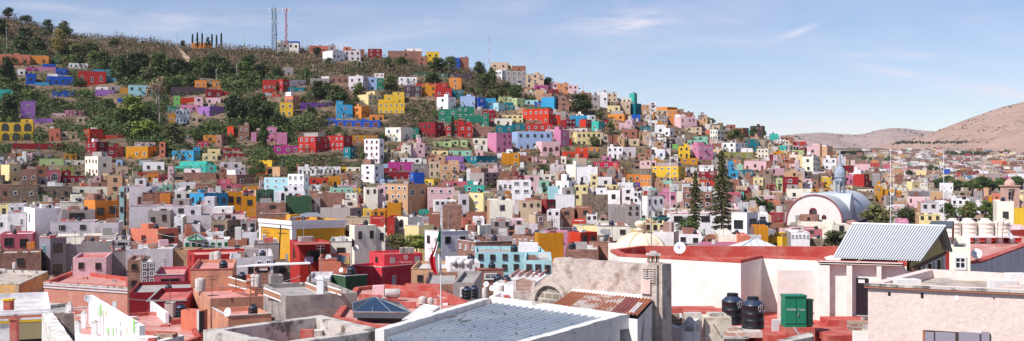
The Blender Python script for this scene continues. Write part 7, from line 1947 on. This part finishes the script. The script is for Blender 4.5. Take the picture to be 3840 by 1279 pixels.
for x, y in ((103,1120),(126,1118),(148,1106),(163,1092)):
    a = plane_pt(x, y, O0, O1)
    for off, mt, ww, nm, z_ in ((.12,WEATH,1.0,'door_frame',0),(.16,DARK,.6,'window',0.15)): m = MB(); m.prism([(q.x,q.y) for q in (a-ou*ww+on_*off, a+ou*ww+on_*off, a+ou*ww, a-ou*ww)], a.z-1.6, a.z+.9-z_); part(m, nm, mt, oc)
gr, _ = poly('house', 'flat grey roofs with low dividing walls, lower left', [(-60,1170),(255,1172),(258,1140),(70,1132),(-60,1150)], 15, -27, W('bri'), ROOFC['g'], par=.25, t=.3, cope=WEATH)
block(120, 190, 0, 119, .3, -15.3, -14.85, WEATH, 'dividing_wall', gr, skew=4)
sp = fb(-40, None, 190, 1168, 1260, 96, 'whi', '0x0', 'white house with red and yellow parapet stripes, lower left', 'w', plain=True)
ns = [c for c in sp.children if c.name.startswith('wall')][0]
Hs = ns.data.vertices[4].co.z; wS = ns.data.vertices[1].co.x
for z_, mt in ((.25,'whi'),(.5,'sal'),(.68,'whi'),(.9,'yel')): m = MB(); m.box(-.02, wS+.02, -.10, -.001, Hs-z_-.20, Hs-z_); m.build('painted_band', W(mt), sp)
m = MB(); k_ = 40
for i in range(k_): x0_ = wS*.46+wS*.48*i/k_; m.box(x0_, x0_+wS*.48/k_*.55, -.16, -.101, Hs-2.6, Hs-1.15)
m.build('corrugated_screen', plain('yellowed_sheet',(.62,.52,.30),.7), sp)
m = MB(); m.box(wS*.45, wS*.95, -.1,-.002, Hs-3.6, Hs-1.12); m.build('opening', DARK, sp)
o = thing('chimney', 'small red chimney post with white cap, lower left', 'chimney', P(54,1270,90)); m = MB(); m.box(-.28,.28,-.25,.25,-3,1.55); m.build('shaft', REDP, o); m = MB(); m.add([(-.42,-.35,1.551),(.42,-.35,1.551),(.42,.35,1.551),(-.42,.35,1.551),(0,-.35,1.95),(0,.35,1.95)], [(0,1,4),(1,2,5,4),(2,3,5),(3,0,4,5)]); m.build('cap', REDP, o)
o = thing('chimney', 'yellow and white banded chimney on the striped house', 'chimney', P(33,1165,98)); m = MB(); m.box(-.35,.35,-.3,.3,-1,.9); m.build('shaft', REDP, o); m = MB(); m.box(-.42,.42,-.36,.36,.901,1.05); m.build('cap', W('yel'), o)
# ruined wall at bottom left
rw = thing('ruined_wall', 'broken thick wall with crumbling white top, bottom left', 'wall', P(190,1200,62)); m = MB(); r9 = random.Random(2); n_ = 14
a0, a1 = P(156,1181,66), P(224,1290,54); b0, b1 = P(238,1184,67.5), P(252,1290,57)
top = []; 
for i in range(n_+1):
    t = i/n_; j_ = r9.uniform(-.12,.12); top.append((a0.lerp(a1,t)+Vector((r9.uniform(-.06,.06),0,j_)), a0.lerp(a1,t)+Vector((.55+.5*(1-t)*0,.35,j_*.5+.05))))
vs = []; 
for a, b in top: vs += [(a.x,a.y,-24),tuple(a),tuple(b),(b.x,b.y,-24)]
fs = []
for i in range(n_): o_ = 4*i; fs += [(o_,o_+4,o_+5,o_+1),(o_+1,o_+5,o_+6,o_+2),(o_+2,o_+6,o_+7,o_+3)]
fs += [(0,1,2,3)]; m.add(vs, fs); part(m, 'masonry', worn('white_crumbled',(.76,.72,.68),(.35,.3,.27),.7,1.6,fine=6,bump=1.0), rw)
m = MB(); q = [P(184,1186,67), P(241,1184,67), P(243,1290,62), P(215,1290,62)]; m.add([tuple(p) for p in q]+[tuple(p+Vector((.1,1.2,0))) for p in q], [(3,2,1,0),(0,1,5,4),(1,2,6,5),(4,5,6,7)]); part(m, 'rubble_face', worn('dark_rubble',(.16,.12,.10),(.08,.06,.05),.7,1.6,bump=1.0), rw)
# tiled terrace with white posts and the mural wall
tr, _ = poly('house', 'red tiled terrace with white walls beside mural wall', [(215,1290),(560,1330),(470,1205),(345,1148),(250,1156)], 13.2, -27, WP, REDF, par=.15, t=.25)
for i, (x, y, D_) in enumerate([(257,1210,95),(315,1212,93),(291,1252,84),(355,1250,84),(262,1173,104)]):
    o = thing('terrace_post', 'white square post with pointed cap on red tiled terrace, %s' % ['back left','back right','front left','front right','farthest'][i], 'post', P(x, y, D_)); m = MB(); m.box(-.2,.2,-.2,.2,-.5,.85); m.build('shaft', WHITEP, o); m = MB(); m.add([(-.22,-.22,.851),(.22,-.22,.851),(.22,.22,.851),(-.22,.22,.851),(0,0,1.1)], [(0,1,4),(1,2,4),(2,3,4),(3,0,4)]); m.build('cap', WEATH, o)
for (xa, ya, Da, xb, yb_, Db, l_) in [(257,1205,95,315,1207,93,'rear'),(270,1250,84,400,1246,82,'front'),(250,1178,103,335,1172,100,'farthest')]:
    a, b = P(xa, ya, Da), P(xb, yb_, Db); m = MB(); m.prism([(a.x,a.y),(b.x,b.y),(b.x,b.y+.2),(a.x,a.y+.2)], min(a.z,b.z)-1.3, min(a.z,b.z)); o = m.build('low_wall', WHITEP); tag(o, 'low white wall joining terrace posts, %s one' % l_, 'wall')
mu = thing('mural_wall', 'long white wall with child like painted flowers and trees', 'wall', P(400,1200,88)); M0, M1 = P(332,1107,96), P(523,1222,72)
md = (M1-M0); md.z = 0; mud = md.normalized(); mn = Vector((mud.y,-mud.x,0)); m = MB()
# top descends in steps towards the viewer
ntop = 12; vs = []
for i in range(ntop+1):
    t = i/ntop; p = M0.lerp(M1, t); p.z += .015*math.sin(i*2.1); 
    for off in (0, .35): q = p-mn*off; vs += [(q.x,q.y,p.z-7),(q.x,q.y,p.z)]
fs = []
for i in range(ntop): a = 4*i; b = a+4; fs += [(a,b,b+1,a+1),(a+1,b+1,b+3,a+3),(a+3,b+3,b+2,a+2)]
fs += [(0,1,3,2),(4*ntop,4*ntop+2,4*ntop+3,4*ntop+1)]; m.add(vs, fs); part(m, 'wall', worn('white_mural_wall',(.82,.80,.82),(.6,.56,.56),.4,.9), mu)
def mural(px, py, rx, rz, mat, name='painted_shape', n=9):
    c = plane_pt(px, py, M0, M1)+mn*.02; m = MB(); m.add([tuple(c+mud*(rx*math.cos(6.283*i/n)*(1+.25*math.sin(i*2.3)))+Vector((0,0,rz*math.sin(6.283*i/n)))) for i in range(n)], [tuple(range(n))]); part(m, name, mat, mu)
PG = plain('mural_green',(.30,.62,.20),.8); PO = plain('mural_orange',(.85,.5,.12),.8); PP = plain('mural_pink',(.75,.42,.45),.8); PB = plain('mural_brown',(.45,.30,.27),.8)
for a in [(378,1160,.5,.5,PG),(382,1175,.35,.35,PG),(371,1168,.25,.4,PG),(399,1176,.25,.25,PO),(376,1205,.12,1.3,PB),(388,1208,.10,1.2,PB),(451,1215,.18,.2,PO),(436,1240,.15,.3,PP),(425,1245,.4,.35,PG),(405,1240,.5,.3,PG),(454,1248,.1,.25,DARK),(476,1238,.15,.2,PO),(503,1222,.45,.55,PG)]: mural(*a)
rd, _ = poly('house', 'large faded red roof terrace with low steps, lower left', [(380,1310),(540,1340),(752,1262),(706,1178),(560,1170),(470,1178)], 14.2, -27, REDP, REDF, par=.3, t=.35, cope=REDP)
block(520, 672, 0, 97, .35, -14.6, -14.15, REDP, 'step', rd, skew=-1); block(640, 720, 0, 103, 1.2, -14.6, -14.0, REDP, 'step', rd, skew=1)
fb(550, None, 700, 1132, 1190, 114, 'drd', '0x0', 'deep red back wall of the faded red terrace', 'r', plain=True)
o = thing('cement_cistern', 'pinkish square cistern left of the lone black tank', 'cistern', P(638,1178,108)); m = MB(); m.box(-.42,.42,-.4,.4,-.8,1.1); m.build('body', worn('pink_cement',(.56,.42,.38),(.35,.28,.25),.6,1.5), o); m = MB(); m.box(-.45,.45,-.43,.43,1.101,1.18); m.build('lid', WEATH, o)
wl = thing('sloping_wall', 'bright white sloping parapet wall above the faded red terrace', 'wall', P(585,1170,110)); m = MB(); a, b = P(553,1124,116), P(620,1172,104); m.add([(a.x,a.y,a.z-3),(b.x,b.y,b.z-1.0),tuple(b),tuple(a),(a.x+.3,a.y+.1,a.z-3),(b.x+.3,b.y+.1,b.z-1.0),(b.x+.3,b.y+.1,b.z),(a.x+.3,a.y+.1,a.z)], [(0,1,2,3),(3,2,6,7),(1,5,6,2),(4,7,6,5),(0,3,7,4)]); part(m, 'wall', WHITEP, wl)
ch_ = thing('plastic_chair', 'white plastic chair on the grey flat roof', 'chair', P(75,1137,125), .3); m = MB(); m.box(-.25,.25,-.25,.25,.4,.45); m.build('seat', WHITEP, ch_); m = MB(); m.box(-.25,.25,.2,.26,.45,.95); m.build('backrest', WHITEP, ch_)
for x in (-.22,.22):
    for y in (-.22,.22): m = MB(); m.tube((x,y,0),(x,y,.4), .025,.02,5); m.build('leg', WHITEP, ch_)

# ---- white cornice and pilasters of the grand yellow house ----
gy = next((r for r in REC if r['label'].startswith('grand yellow')), None)
if gy and gy.get('obj'):
    ob = gy['obj']; w_, l_, H_, v_ = gy['dims']
    for za, zb_, off in ((0,-.75,.35),(-.751,-1.5,.18)):
        m = MB(); m.box(-off, w_+off, -off, -.001, H_+zb_, H_+za+.01*0); m.build('cornice', WHITEP, ob); m = MB(); m.box(-off, -.001, 0, l_, H_+zb_, H_+za); m.build('cornice', WHITEP, ob)
    m = MB(); m.box(-.12, .75, -.12, -.002, 0, H_-1.51); m.build('pilaster', WHITEP, ob); m = MB(); m.box(-.12, -.002, 0, .75, 0, H_-1.51); m.build('pilaster', WHITEP, ob)
    m = MB(); m.box(-.12, -.002, l_-.8, l_, 0, H_-1.51); m.build('pilaster', WHITEP, ob)
# green gable of the white house
gg = thing('gable_front', 'green outlined glass gable on the white house roof', 'gable', P(733,898,221)); m = MB(); 
for a, b in (((-1.7,0,-.1),(1.7,0,-.1)),((-1.7,0,-.1),(0,0,1.1)),((0,0,1.1),(1.7,0,-.1)),((0,0,-.1),(0,0,1.1))): m = MB(); m.tube(a, b, .11,.11,4); m.build('frame', FR['g'], gg)
m = MB(); m.add([(-1.7,.1,-.1),(1.7,.1,-.1),(0,.1,1.1),(-1.7,2.6,-.1),(1.7,2.6,-.1),(0,2.6,1.1)], [(0,1,2),(0,2,5,3),(1,4,5,2)]); m.build('roof', plain('gable_grey',(.5,.52,.55),.5), gg)

# ---- barrel vaulted church with its iron lantern ----
ch = thing('church', 'pale pink barrel vaulted market church with blue grey metal roof', 'church', (P(2951,0,372).x, 372, -24))
fd = Vector((.78,-.30,0)).normalized(); ad = Vector((.46,.89,0)).normalized(); O_ = P(2951,836,372); Wd = abs(solve(Vector((O_.x,O_.y,0)), (fd.x,fd.y), 3156)); Hh_ = 9.3; z0 = O_.z
def vp(a, L_, k=1.0): 
    return O_+fd*(Wd/2-Wd/2*k*math.cos(a))+ad*L_+Vector((0,0,Hh_*k*max(0.0,math.sin(a))**.9))
n_ = 26; arc = [math.pi*i/n_ for i in range(n_+1)]
FACM = worn('church_pink_plaster',(.82,.76,.72),(.74,.62,.6),.3,.3,streak=.12); ZINC = worn('blue_zinc_roof',(.52,.545,.58),(.40,.43,.49),.7,.35,rough=.5,streak=.25)
m = MB(); m.add([tuple(vp(a,0)) for a in arc], [tuple(range(n_,-1,-1))]); q = [vp(0,0), vp(math.pi,0)]; m.add([tuple(q[0]),tuple(q[1]),(q[1].x,q[1].y,-24),(q[0].x,q[0].y,-24)], [(3,2,1,0)])
q2 = [vp(0,42), vp(math.pi,42)]; m.add([(q[1].x,q[1].y,-24),(q2[1].x,q2[1].y,-24),tuple(q2[1]),tuple(q[1])], [(0,1,2,3)]); part(m, 'facade', FACM, ch)
for (l0, l1, k) in ((0.3,20,1.0),(24,60,1.10)):
    m = MB(); vs = []; kk = 5
    for j in range(kk+1):
        for a in arc: vs.append(tuple(vp(a, l0+(l1-l0)*j/kk, k)))
    m.add(vs, [(j*(n_+1)+i, j*(n_+1)+i+1, (j+1)*(n_+1)+i+1, (j+1)*(n_+1)+i) for j in range(kk) for i in range(n_)]); m.add([tuple(vp(a, l1, k)) for a in arc], [tuple(range(n_+1))]); m.add([tuple(vp(a, l0, k)) for a in arc], [tuple(range(n_,-1,-1))])
    part(m, 'vault', ZINC, ch, True)
m = MB()
# transverse vault at the crossing
vs = []; cpt = O_+fd*(Wd/2)+ad*22; 
for j in (-1, 1):
    for a in arc: vs.append(tuple(cpt+fd*(j*(Wd/2-.5))+ad*(-4.5*math.cos(a))+Vector((0,0,Hh_*1.05*max(0.0,math.sin(a))**.7))))
m.add(vs, [(i, i+1, n_+2+i, n_+1+i) for i in range(n_)]); m.add(vs, [tuple(range(n_+1)), tuple(range(2*n_+1, n_, -1))]); part(m, 'crossing_vault', ZINC, ch, True)
m = MB()
for i in range(n_): a0_, a1_ = vp(arc[i],-.1,1.03), vp(arc[i+1],-.1,1.03); m.tube(a0_, a1_, .28,.28,6,cap=False)
part(m, 'arch_rim', plain('dull_red_trim',(.34,.10,.11),.7), ch)
def fwin(px, py, w, h, name, red=True):
    c = plane_pt(px, py, O_, O_+fd); nf = Vector((fd.y,-fd.x,0)); r = w/2; zc = h-r; o2 = [(-r,0)]+[(-r*math.cos(math.pi*i/8), zc+r*math.sin(math.pi*i/8)) for i in range(9)]+[(r,0)]
    m = MB(); m.add([tuple(c+fd*x+nf*.05+Vector((0,0,z))) for x, z in o2], [tuple(range(len(o2)))]); w1 = part(m, name, plain(name+'_red%d'%px,(.22,.03,.035),.7), ch)
    m = MB(); m.add([tuple(c+fd*(x*.78)+nf*.09+Vector((0,0,z*.86+.15))) for x, z in o2], [tuple(range(len(o2)))]); part(m, 'pane', GLASS, ch)
    for x in (-.0,): m = MB(); m.prism([(q_.x,q_.y) for q_ in (c+fd*(-.12)+nf*.14, c+fd*.12+nf*.14, c+fd*.12+nf*.1, c+fd*(-.12)+nf*.1)], c.z, c.z+h*.9); part(m, 'mullion', plain('mull%d'%px,(.25,.04,.04),.7), ch)
fwin(3049,828,2.6,4.4,'window'); fwin(3009,827,1.5,2.1,'window'); fwin(3090,828,1.5,2.0,'window')
m = MB(); a = vp(math.pi,2)+Vector((0,0,1.0)); b = vp(math.pi,18)+Vector((0,0,1.0)); m.add([tuple(a),tuple(b),tuple(b+fd*3-Vector((0,0,1.6))),tuple(a+fd*3-Vector((0,0,1.6)))], [(0,3,2,1)]); part(m, 'side_roof', REDF, ch)
# lantern
lc = P(3150,735,393); lt = thing('lantern_tower', 'blue grey iron lantern tower with open arches and spire', 'tower', (lc.x, lc.y, lc.z-1)); lt.scale = (.74,.74,1); S = 393/F; IRON = worn('blue_grey_iron',(.33,.38,.46),(.22,.26,.33),.5,.8)
m = MB(); m.lathe([(3.0,-4),(2.6,1.6),(2.75,1.7),(2.75,2.1)], n=8); m.build('base', IRON, lt)
for i in range(8):
    a = 2*math.pi*(i+.5)/8; m = MB(); x, y = 2.25*math.cos(a), 2.25*math.sin(a); m.tube((x,y,2.1),(x,y,6.2), .24,.22,6); m.build('column', IRON, lt)
for i in range(8):
    a0_, a1_ = 2*math.pi*(i+.5)/8, 2*math.pi*(i+1.5)/8; m = MB(); p_, q_ = Vector((2.25*math.cos(a0_),2.25*math.sin(a0_),0)), Vector((2.25*math.cos(a1_),2.25*math.sin(a1_),0)); prev = None
    for j in range(7): t = j/6; pt_ = p_.lerp(q_, t)+Vector((0,0,5.2+.75*math.sin(math.pi*t))); (m.tube(prev, pt_, .12,.12,4) if prev is not None else None); prev = pt_
    m.build('arch', IRON, lt)
m = MB(); m.lathe([(2.4,5.95),(2.75,6.2),(2.9,6.6),(2.5,6.7),(2.5,7.6),(2.95,7.8),(2.9,8.2)], n=8); m.build('entablature', IRON, lt)
m = MB(); m.lathe([(2.6,8.1),(2.75,8.8),(2.7,9.6),(2.2,10.6),(1.3,11.4),(.9,11.7),(.95,12.0),(.7,12.2)], n=16); m.build('dome', IRON, lt, True)
for i in range(4): a = math.pi/2*i+.4; m = MB(); m.M = Matrix.Rotation(a,4,'Z') @ Matrix.Translation((2.6,0,8.0)) @ Matrix.Rotation(math.pi/2,4,'Y'); m.lathe([(0,.3),(.55,.28),(.7,.1),(.6,0)], n=12); m.build('clock_dormer', IRON, lt)
m = MB(); m.lathe([(.7,12.1),(.75,13.2),(.55,13.4),(.6,14.6),(.42,14.8),(.35,16.6),(.5,16.8),(.2,17.2),(.15,18.0),(.28,18.3),(.05,18.7),(.03,19.6),(0,19.65)], n=10); m.build('spire', IRON, lt)

# ---- bell gable at the right edge ----
bg_ = thing('bell_tower', 'pink stone open bell gable with small dome, right edge', 'tower', (P(3787,0,235).x, 235, -24)); PST = worn('pink_carved_stone',(.58,.36,.30),(.42,.27,.23),.7,1.0,bump=.4); zb_ = (CY-760)/F*235+24
m = MB(); m.box(-1.6,-.75,-1,1,zb_-14,zb_+2.9); m.build('pier', PST, bg_); m = MB(); m.box(.75,1.6,-1,1,zb_-14,zb_+2.9); m.build('pier', PST, bg_)
m = MB(); m.box(-1.6,1.6,-1,1,zb_+2.901,zb_+3.5); m.build('lintel', PST, bg_); m = MB(); m.box(-1.85,1.85,-1.2,1.2,zb_+3.501,zb_+3.75); m.build('cornice', PST, bg_); m = MB(); m.lathe([(1.15,0),(1.1,.5),(.8,1.0),(.3,1.3),(.15,1.35),(.2,1.6),(0,1.75)], c=(0,0,zb_+3.75), n=16); m.build('dome', PST, bg_, True)
m = MB(); m.lathe([(.5,0),(.42,.25),(.3,.7),(.1,.85),(0,.86)], c=(0,0,zb_+1.4), n=14); m.build('bell', plain('bronze',(.12,.11,.09),.4,.7), bg_)
m = MB(); m.box(-.9,.9,-.3,1,zb_-14,zb_-1); m.build('infill', PST, bg_)
fb(3738, None, 3802, 755, 860, 228, 'crm', '1x1d', 'plain cream church wall under the bell gable', 'g', plain=True, name='church_wall', cat='church')
fb(3800, None, 3850, 780, 860, 227, 'yel', '0x0', 'yellow church wall at the right edge', 'g', plain=True, name='church_wall', cat='church')
dome('dome', 'small golden ribbed dome at the far right edge', 3833, 752, 240, 1.3, 1.3, plain('golden_tile',(.62,.48,.24),.5), -20, ball=.7)
dome('dome', 'faded pink dome beside the yellow church wall', 3822, 776, 236, 1.5, 1.3, plain('pink_dome',(.58,.34,.30),.8), -20, ribs=4, ball=.2)
# long grey wall and car in the right distance
o = thing('long_wall', 'long grey masonry wall below the dark tree row, far right', 'wall', P(3540,610,1290)); m = MB(); a, b, c_ = P(3540,612,1800), P(3700,603,1800), P(3820,603,1860); 
for (p, q, cm) in ((a, b, 'wall'), (b, c_, 'wall')): m = MB(); m.prism([(p.x,p.y),(q.x,q.y),(q.x,q.y+2),(p.x,p.y+2)], p.z-4, p.z+3.5 if p is a else p.z+2.0); part(m, cm, W('bei') if p is a else W('stn'), o)
def car(label, px, py, D_, mat, rz=0.0):
    o = thing('parked_car', label, 'car', P(px, py, D_), rz); m = MB(); m.prism([(-2.1,-.85),(2.1,-.85),(2.1,.85),(-2.1,.85)], .35, .85); 
    bd = m.build('body', mat, o); m = MB(); m.add([(-.9,-.75,.851),(1.1,-.75,.851),(1.1,.75,.851),(-.9,.75,.851),(-.4,-.65,1.45),(.7,-.65,1.45),(.7,.65,1.45),(-.4,.65,1.45)], [(0,1,5,4),(1,2,6,5),(2,3,7,6),(3,0,4,7),(4,5,6,7)]); m.build('cabin', GLASS, o)
    for x in (-1.35,1.35):
        for y in (-.86,.80): m = MB(); m.tube((x,y,.32),(x,y+.07,.32), .32,.32,12); m.build('wheel', BLACKP, o)
car('dark green vintage pickup on the yellow car deck', 2478, 828, 268, plain('car_green',(.03,.16,.14),.3), .1)
car('dark car parked inside the white garage', 2856, 848, 244, plain('car_dark',(.03,.03,.035),.3), 0)
# ---- telecom masts on the ridge ----
def lattice_mast(label, px, ybot, ytop_, D_, w0, mat, heads, name='telecom_mast', guy=False, kseg=26):
    b = P(px, ybot, D_); H0 = (ybot-ytop_)/F*D_; o = thing(name, label, 'mast', b); m = MB(); w1 = w0*.85
    for i in range(4):
        a = math.pi/4+math.pi/2*i; m.tube((w0*math.cos(a),w0*math.sin(a),0),(w1*math.cos(a),w1*math.sin(a),H0), w0*.17, w0*.13, 4)
    for j in range(kseg):
        z0_, z1_ = H0*j/kseg, H0*(j+1)/kseg; wa = w0+(w1-w0)*j/kseg
        for i in range(4):
            a, b_ = math.pi/4+math.pi/2*i, math.pi/4+math.pi/2*(i+1)
            if j % 2: a, b_ = b_, a
            m.tube((wa*math.cos(a),wa*math.sin(a),z0_),(wa*math.cos(b_),wa*math.sin(b_),z1_), w0*.08, w0*.08, 4, cap=False)
    m.build('lattice', mat, o)
    for (fz, r_, n_, hm) in heads:
        m = MB(); z = H0*fz; m.lathe([(r_,z),(r_,z+.25)], n=6)
        m.build('platform_ring', mat, o)
        for i in range(n_): a = 2*math.pi*i/n_+.3; m = MB(); m.tube((r_*1.05*math.cos(a),r_*1.05*math.sin(a),z-hm*.4),(r_*1.05*math.cos(a),r_*1.05*math.sin(a),z+hm*.6), .16,.16,5); m.build('antenna_panel', WHITEP, o)
    return o
lattice_mast('tall blue grey lattice telecom tower, left of the two', 1028, 185, 28, 745, 1.9, plain('mast_blue',(.25,.33,.45),.6), [(.93,3.0,7,3.0),(.62,2.6,6,2.6),(.35,2.0,3,1.5)])
lattice_mast('slim red and white telecom pole tower, right of the two', 1073, 170, 28, 742, .75, plain('mast_red',(.45,.06,.10),.6), [(.92,2.3,7,3.0),(.52,1.1,3,1.2),(.28,1.1,3,1.2)])
for (x, y0_, y1_, D_, w_, lab, mt) in [(2442,960,385,95,.055,'tall guyed lattice mast right of the cream dome',STEEL),(2513,962,540,100,.035,'thin white and rust antenna pole beside lattice mast',WHITEP),(3340,862,560,150,.05,'tall thin pole behind the steel roof',WHITEP),(3539,850,560,150,.05,'thin pole above the cream tanks',WHITEP)]:
    b = P(x, y0_, D_); H0 = (y0_-y1_)/F*D_; o = thing('radio_mast', lab, 'mast', b); m = MB(); m.tube((0,0,-2),(0,0,H0), w_, w_*.7, 6); m.build('shaft', mt, o); m = MB(); m.tube((-.25,0,H0*.82),(.25,0,H0*.82), w_*.4,w_*.4,4); m.build('crossarm', mt, o)
m = MB(); b = P(1834,330,760); H0 = 190/F*760; o = thing('radio_mast', 'very thin red and white radio mast on skyline', 'mast', b)
for i in range(8): m = MB(); m.tube((0,0,H0*(.15+.85*i/8)),(0,0,H0*(.15+.85*(i+1)/8)), .14,.14,4); m.build('section', plain('mast_sec%d'%i, (.45,.15,.15) if i%2 else (.6,.6,.65), .7), o)
UP = plain('pole_concrete',(.46,.44,.43),.8)
for i, (x, y0_, y1_) in enumerate([(24,205,100),(77,198,148),(361,245,198),(295,195,175),(432,160,112),(663,172,125),(918,182,130),(888,305,238),(811,310,260),(1174,290,242),(1341,272,232),(1355,272,228),(1134,190,145),(1153,190,148),(1170,190,149),(1640,250,215),(1684,280,235),(1388,205,170),(2188,345,320),(984,300,258),(1040,250,215),(200,180,70),(2630,465,430)]):
    D_ = dist_at(x, y0_); b = P(x, y0_, D_); hp = (y0_-y1_)/F*D_; o = thing('utility_pole', 'pale utility pole on the hillside', 'pole', b, group='utility poles on the hillside'); m = MB(); m.tube((0,0,-1),(0,0,hp), .20,.14,5); m.build('shaft', UP, o); m = MB(); m.tube((-.9,0,hp*.95),(.9,0,hp*.95), .09,.09,4); m.build('crossarm', UP, o)
# stepped wall climbing the bare slope
o = thing('stepped_wall', 'pale stepped wall climbing the slope below the cypresses', 'wall', P(690,205,760))
for i in range(13):
    t = i/12; a = P(657+(717-657)*t, 175+(232-175)*t, 785-95*t); b = P(657+(717-657)*(t+.085), 175+(232-175)*t, 785-95*(t+.083)); m = MB(); m.prism([(a.x,a.y),(b.x+.1,b.y),(b.x+.1,b.y+.8),(a.x,a.y+.8)], a.z-5, a.z+.6); part(m, 'step', W('bei'), o)
# street lamp beside the turquoise house, old power pole in front of yellow house
o = thing('street_lamp', 'black lamp post in front of the turquoise house', 'lamp', P(652,700,300)); m = MB(); m.tube((0,0,-1),(0,0,7.2), .12,.09,6); m.build('post', WIRE, o); m = MB(); m.lathe([(.1,7.2),(.32,7.4),(.36,7.9),(.1,8.2),(0,8.2)], n=8); m.build('lantern', plain('lamp_glass',(.55,.52,.48),.4), o)
o = thing('power_pole', 'leaning black power pole before the grand yellow house', 'pole', P(1046,905,186)); m = MB(); m.tube((0,0,-3),(.3,0,2.8), .13,.1,6); m.build('shaft', WIRE, o)
for z in (1.4,2.2): m = MB(); m.tube((-.2,0,z),(1.4,0,z-.1), .07,.07,4); m.build('crossarm', WIRE, o)
# wires
def wire(a, b, sag, label, group, r=.03):
    m = MB(); prev = None
    for i in range(11): t = i/10; p = a.lerp(b, t)-Vector((0,0,sag*4*t*(1-t))); (m.tube(prev, p, r, r, 4, cap=False) if prev is not None else None); prev = p
    o = m.build('overhead_cable', plain('cable_grey',(.35,.34,.34),.7) if 'cable_grey' not in bpy.data.materials else bpy.data.materials['cable_grey']); tag(o, label, 'cable', group)
for i in range(4): wire(P(2758+i*5,628+i*2,470), P(2850+i*4,748+i*3,350), .6, 'pale overhead cable slanting beside the conifers', 'overhead cables beside the conifers', .06)
for i, (a, b) in enumerate([((820,1075,112),(1130,1035,118)),((700,905,190),(1010,925,180)),((1080,905,180),(1305,1000,176)),((480,1120,110),(720,1090,118))]): wire(P(*a), P(*b), .5, ['dark cable from the salmon roof to the canopy','dark cable across the white terrace houses','dark cable above the red terrace house','dark cable above the faded red terrace'][i], None, .035)
rw_ = random.Random(77)
for i in range(16):
    x = rw_.uniform(200, 2300); y = rw_.uniform(830, 960); D_ = rw_.uniform(200, 290); wire(P(x, y, D_), P(x+rw_.uniform(70, 200), y+rw_.uniform(-22, 22), D_+rw_.uniform(-15, 15)), .8, 'thin dark cable strung above the packed lower rooftops', 'cables above the lower rooftops', .05)
# laundry
for i, (x, y, D_, col, l) in enumerate([(1152,975,170,(.50,.42,.60),'lilac towel hanging in the red terrace house'),(1166,975,170,(.42,.34,.55),'second lilac towel on the red terrace'),(1274,968,160,(.03,.04,.06),'dark trousers drying left of restaurant'),(1288,972,160,(.05,.12,.2),'navy shirt drying left of restaurant'),(1300,976,160,(.6,.4,.1),'patterned cloth drying left of restaurant'),(1762,1040,135,(.75,.73,.75),'white sheet drying before brick room'),(1776,1036,135,(.7,.68,.72),'pale sheet drying right beside the white one')]):
    p = P(x, y, D_); m = MB(); n_ = 6; w2 = .38
    vs = [(p.x-w2+2*w2*j/n_, p.y+.05*math.sin(j*2), p.z+z_) for z_ in (.5,-.5) for j in range(n_+1)]; m.add(vs, [(j, j+1, n_+2+j, n_+1+j) for j in range(n_)]); o = m.build('laundry', plain('cloth_%d'%i, col, .9)); so_ = o.modifiers.new('thick','SOLIDIFY'); so_.thickness = .02; tag(o, l, 'laundry')

# ---- small black tanks on the hillside roofs ----
proto = tank((0,0,0), .9, 'x'); n_ = 0; rt2 = random.Random(12); done = set()
for (x, y, z, lab, D_) in TANKSPOTS:
    w16 = ('black water tank on the roof of the '+lab).split()
    if len(w16) > 16 or lab in done: continue
    done.add(lab); tk = dup(proto, (x, y, z+.01), rt2.uniform(0,6), rt2.uniform(.85,1.15), ' '.join(w16), 'rooftop water tanks'); n_ += 1
for c in list(proto.children): bpy.data.objects.remove(c)
bpy.data.objects.remove(proto)
print('TANKS', n_, 'NHOUSE', NHOUSE[0])

# ---------------- the air of the valley ----------------
hm = bpy.data.materials.new('valley_air'); hm.use_nodes = True; ht = hm.node_tree; ht.nodes.clear()
ho = N('ShaderNodeOutputMaterial', ht); hv = N('ShaderNodeVolumePrincipled', ht); hv.inputs['Density'].default_value = 2.8e-5; hv.inputs['Color'].default_value = (.80,.86,1,1); hv.inputs['Anisotropy'].default_value = .2
ht.links.new(hv.outputs[0], ho.inputs['Volume'])
m = MB(); m.box(-5800, 5800, -80, 6400, -190, 460); hz = m.build('haze', hm); hz['kind'] = 'stuff'; hz['label'] = 'thin pale haze filling the air of the valley'
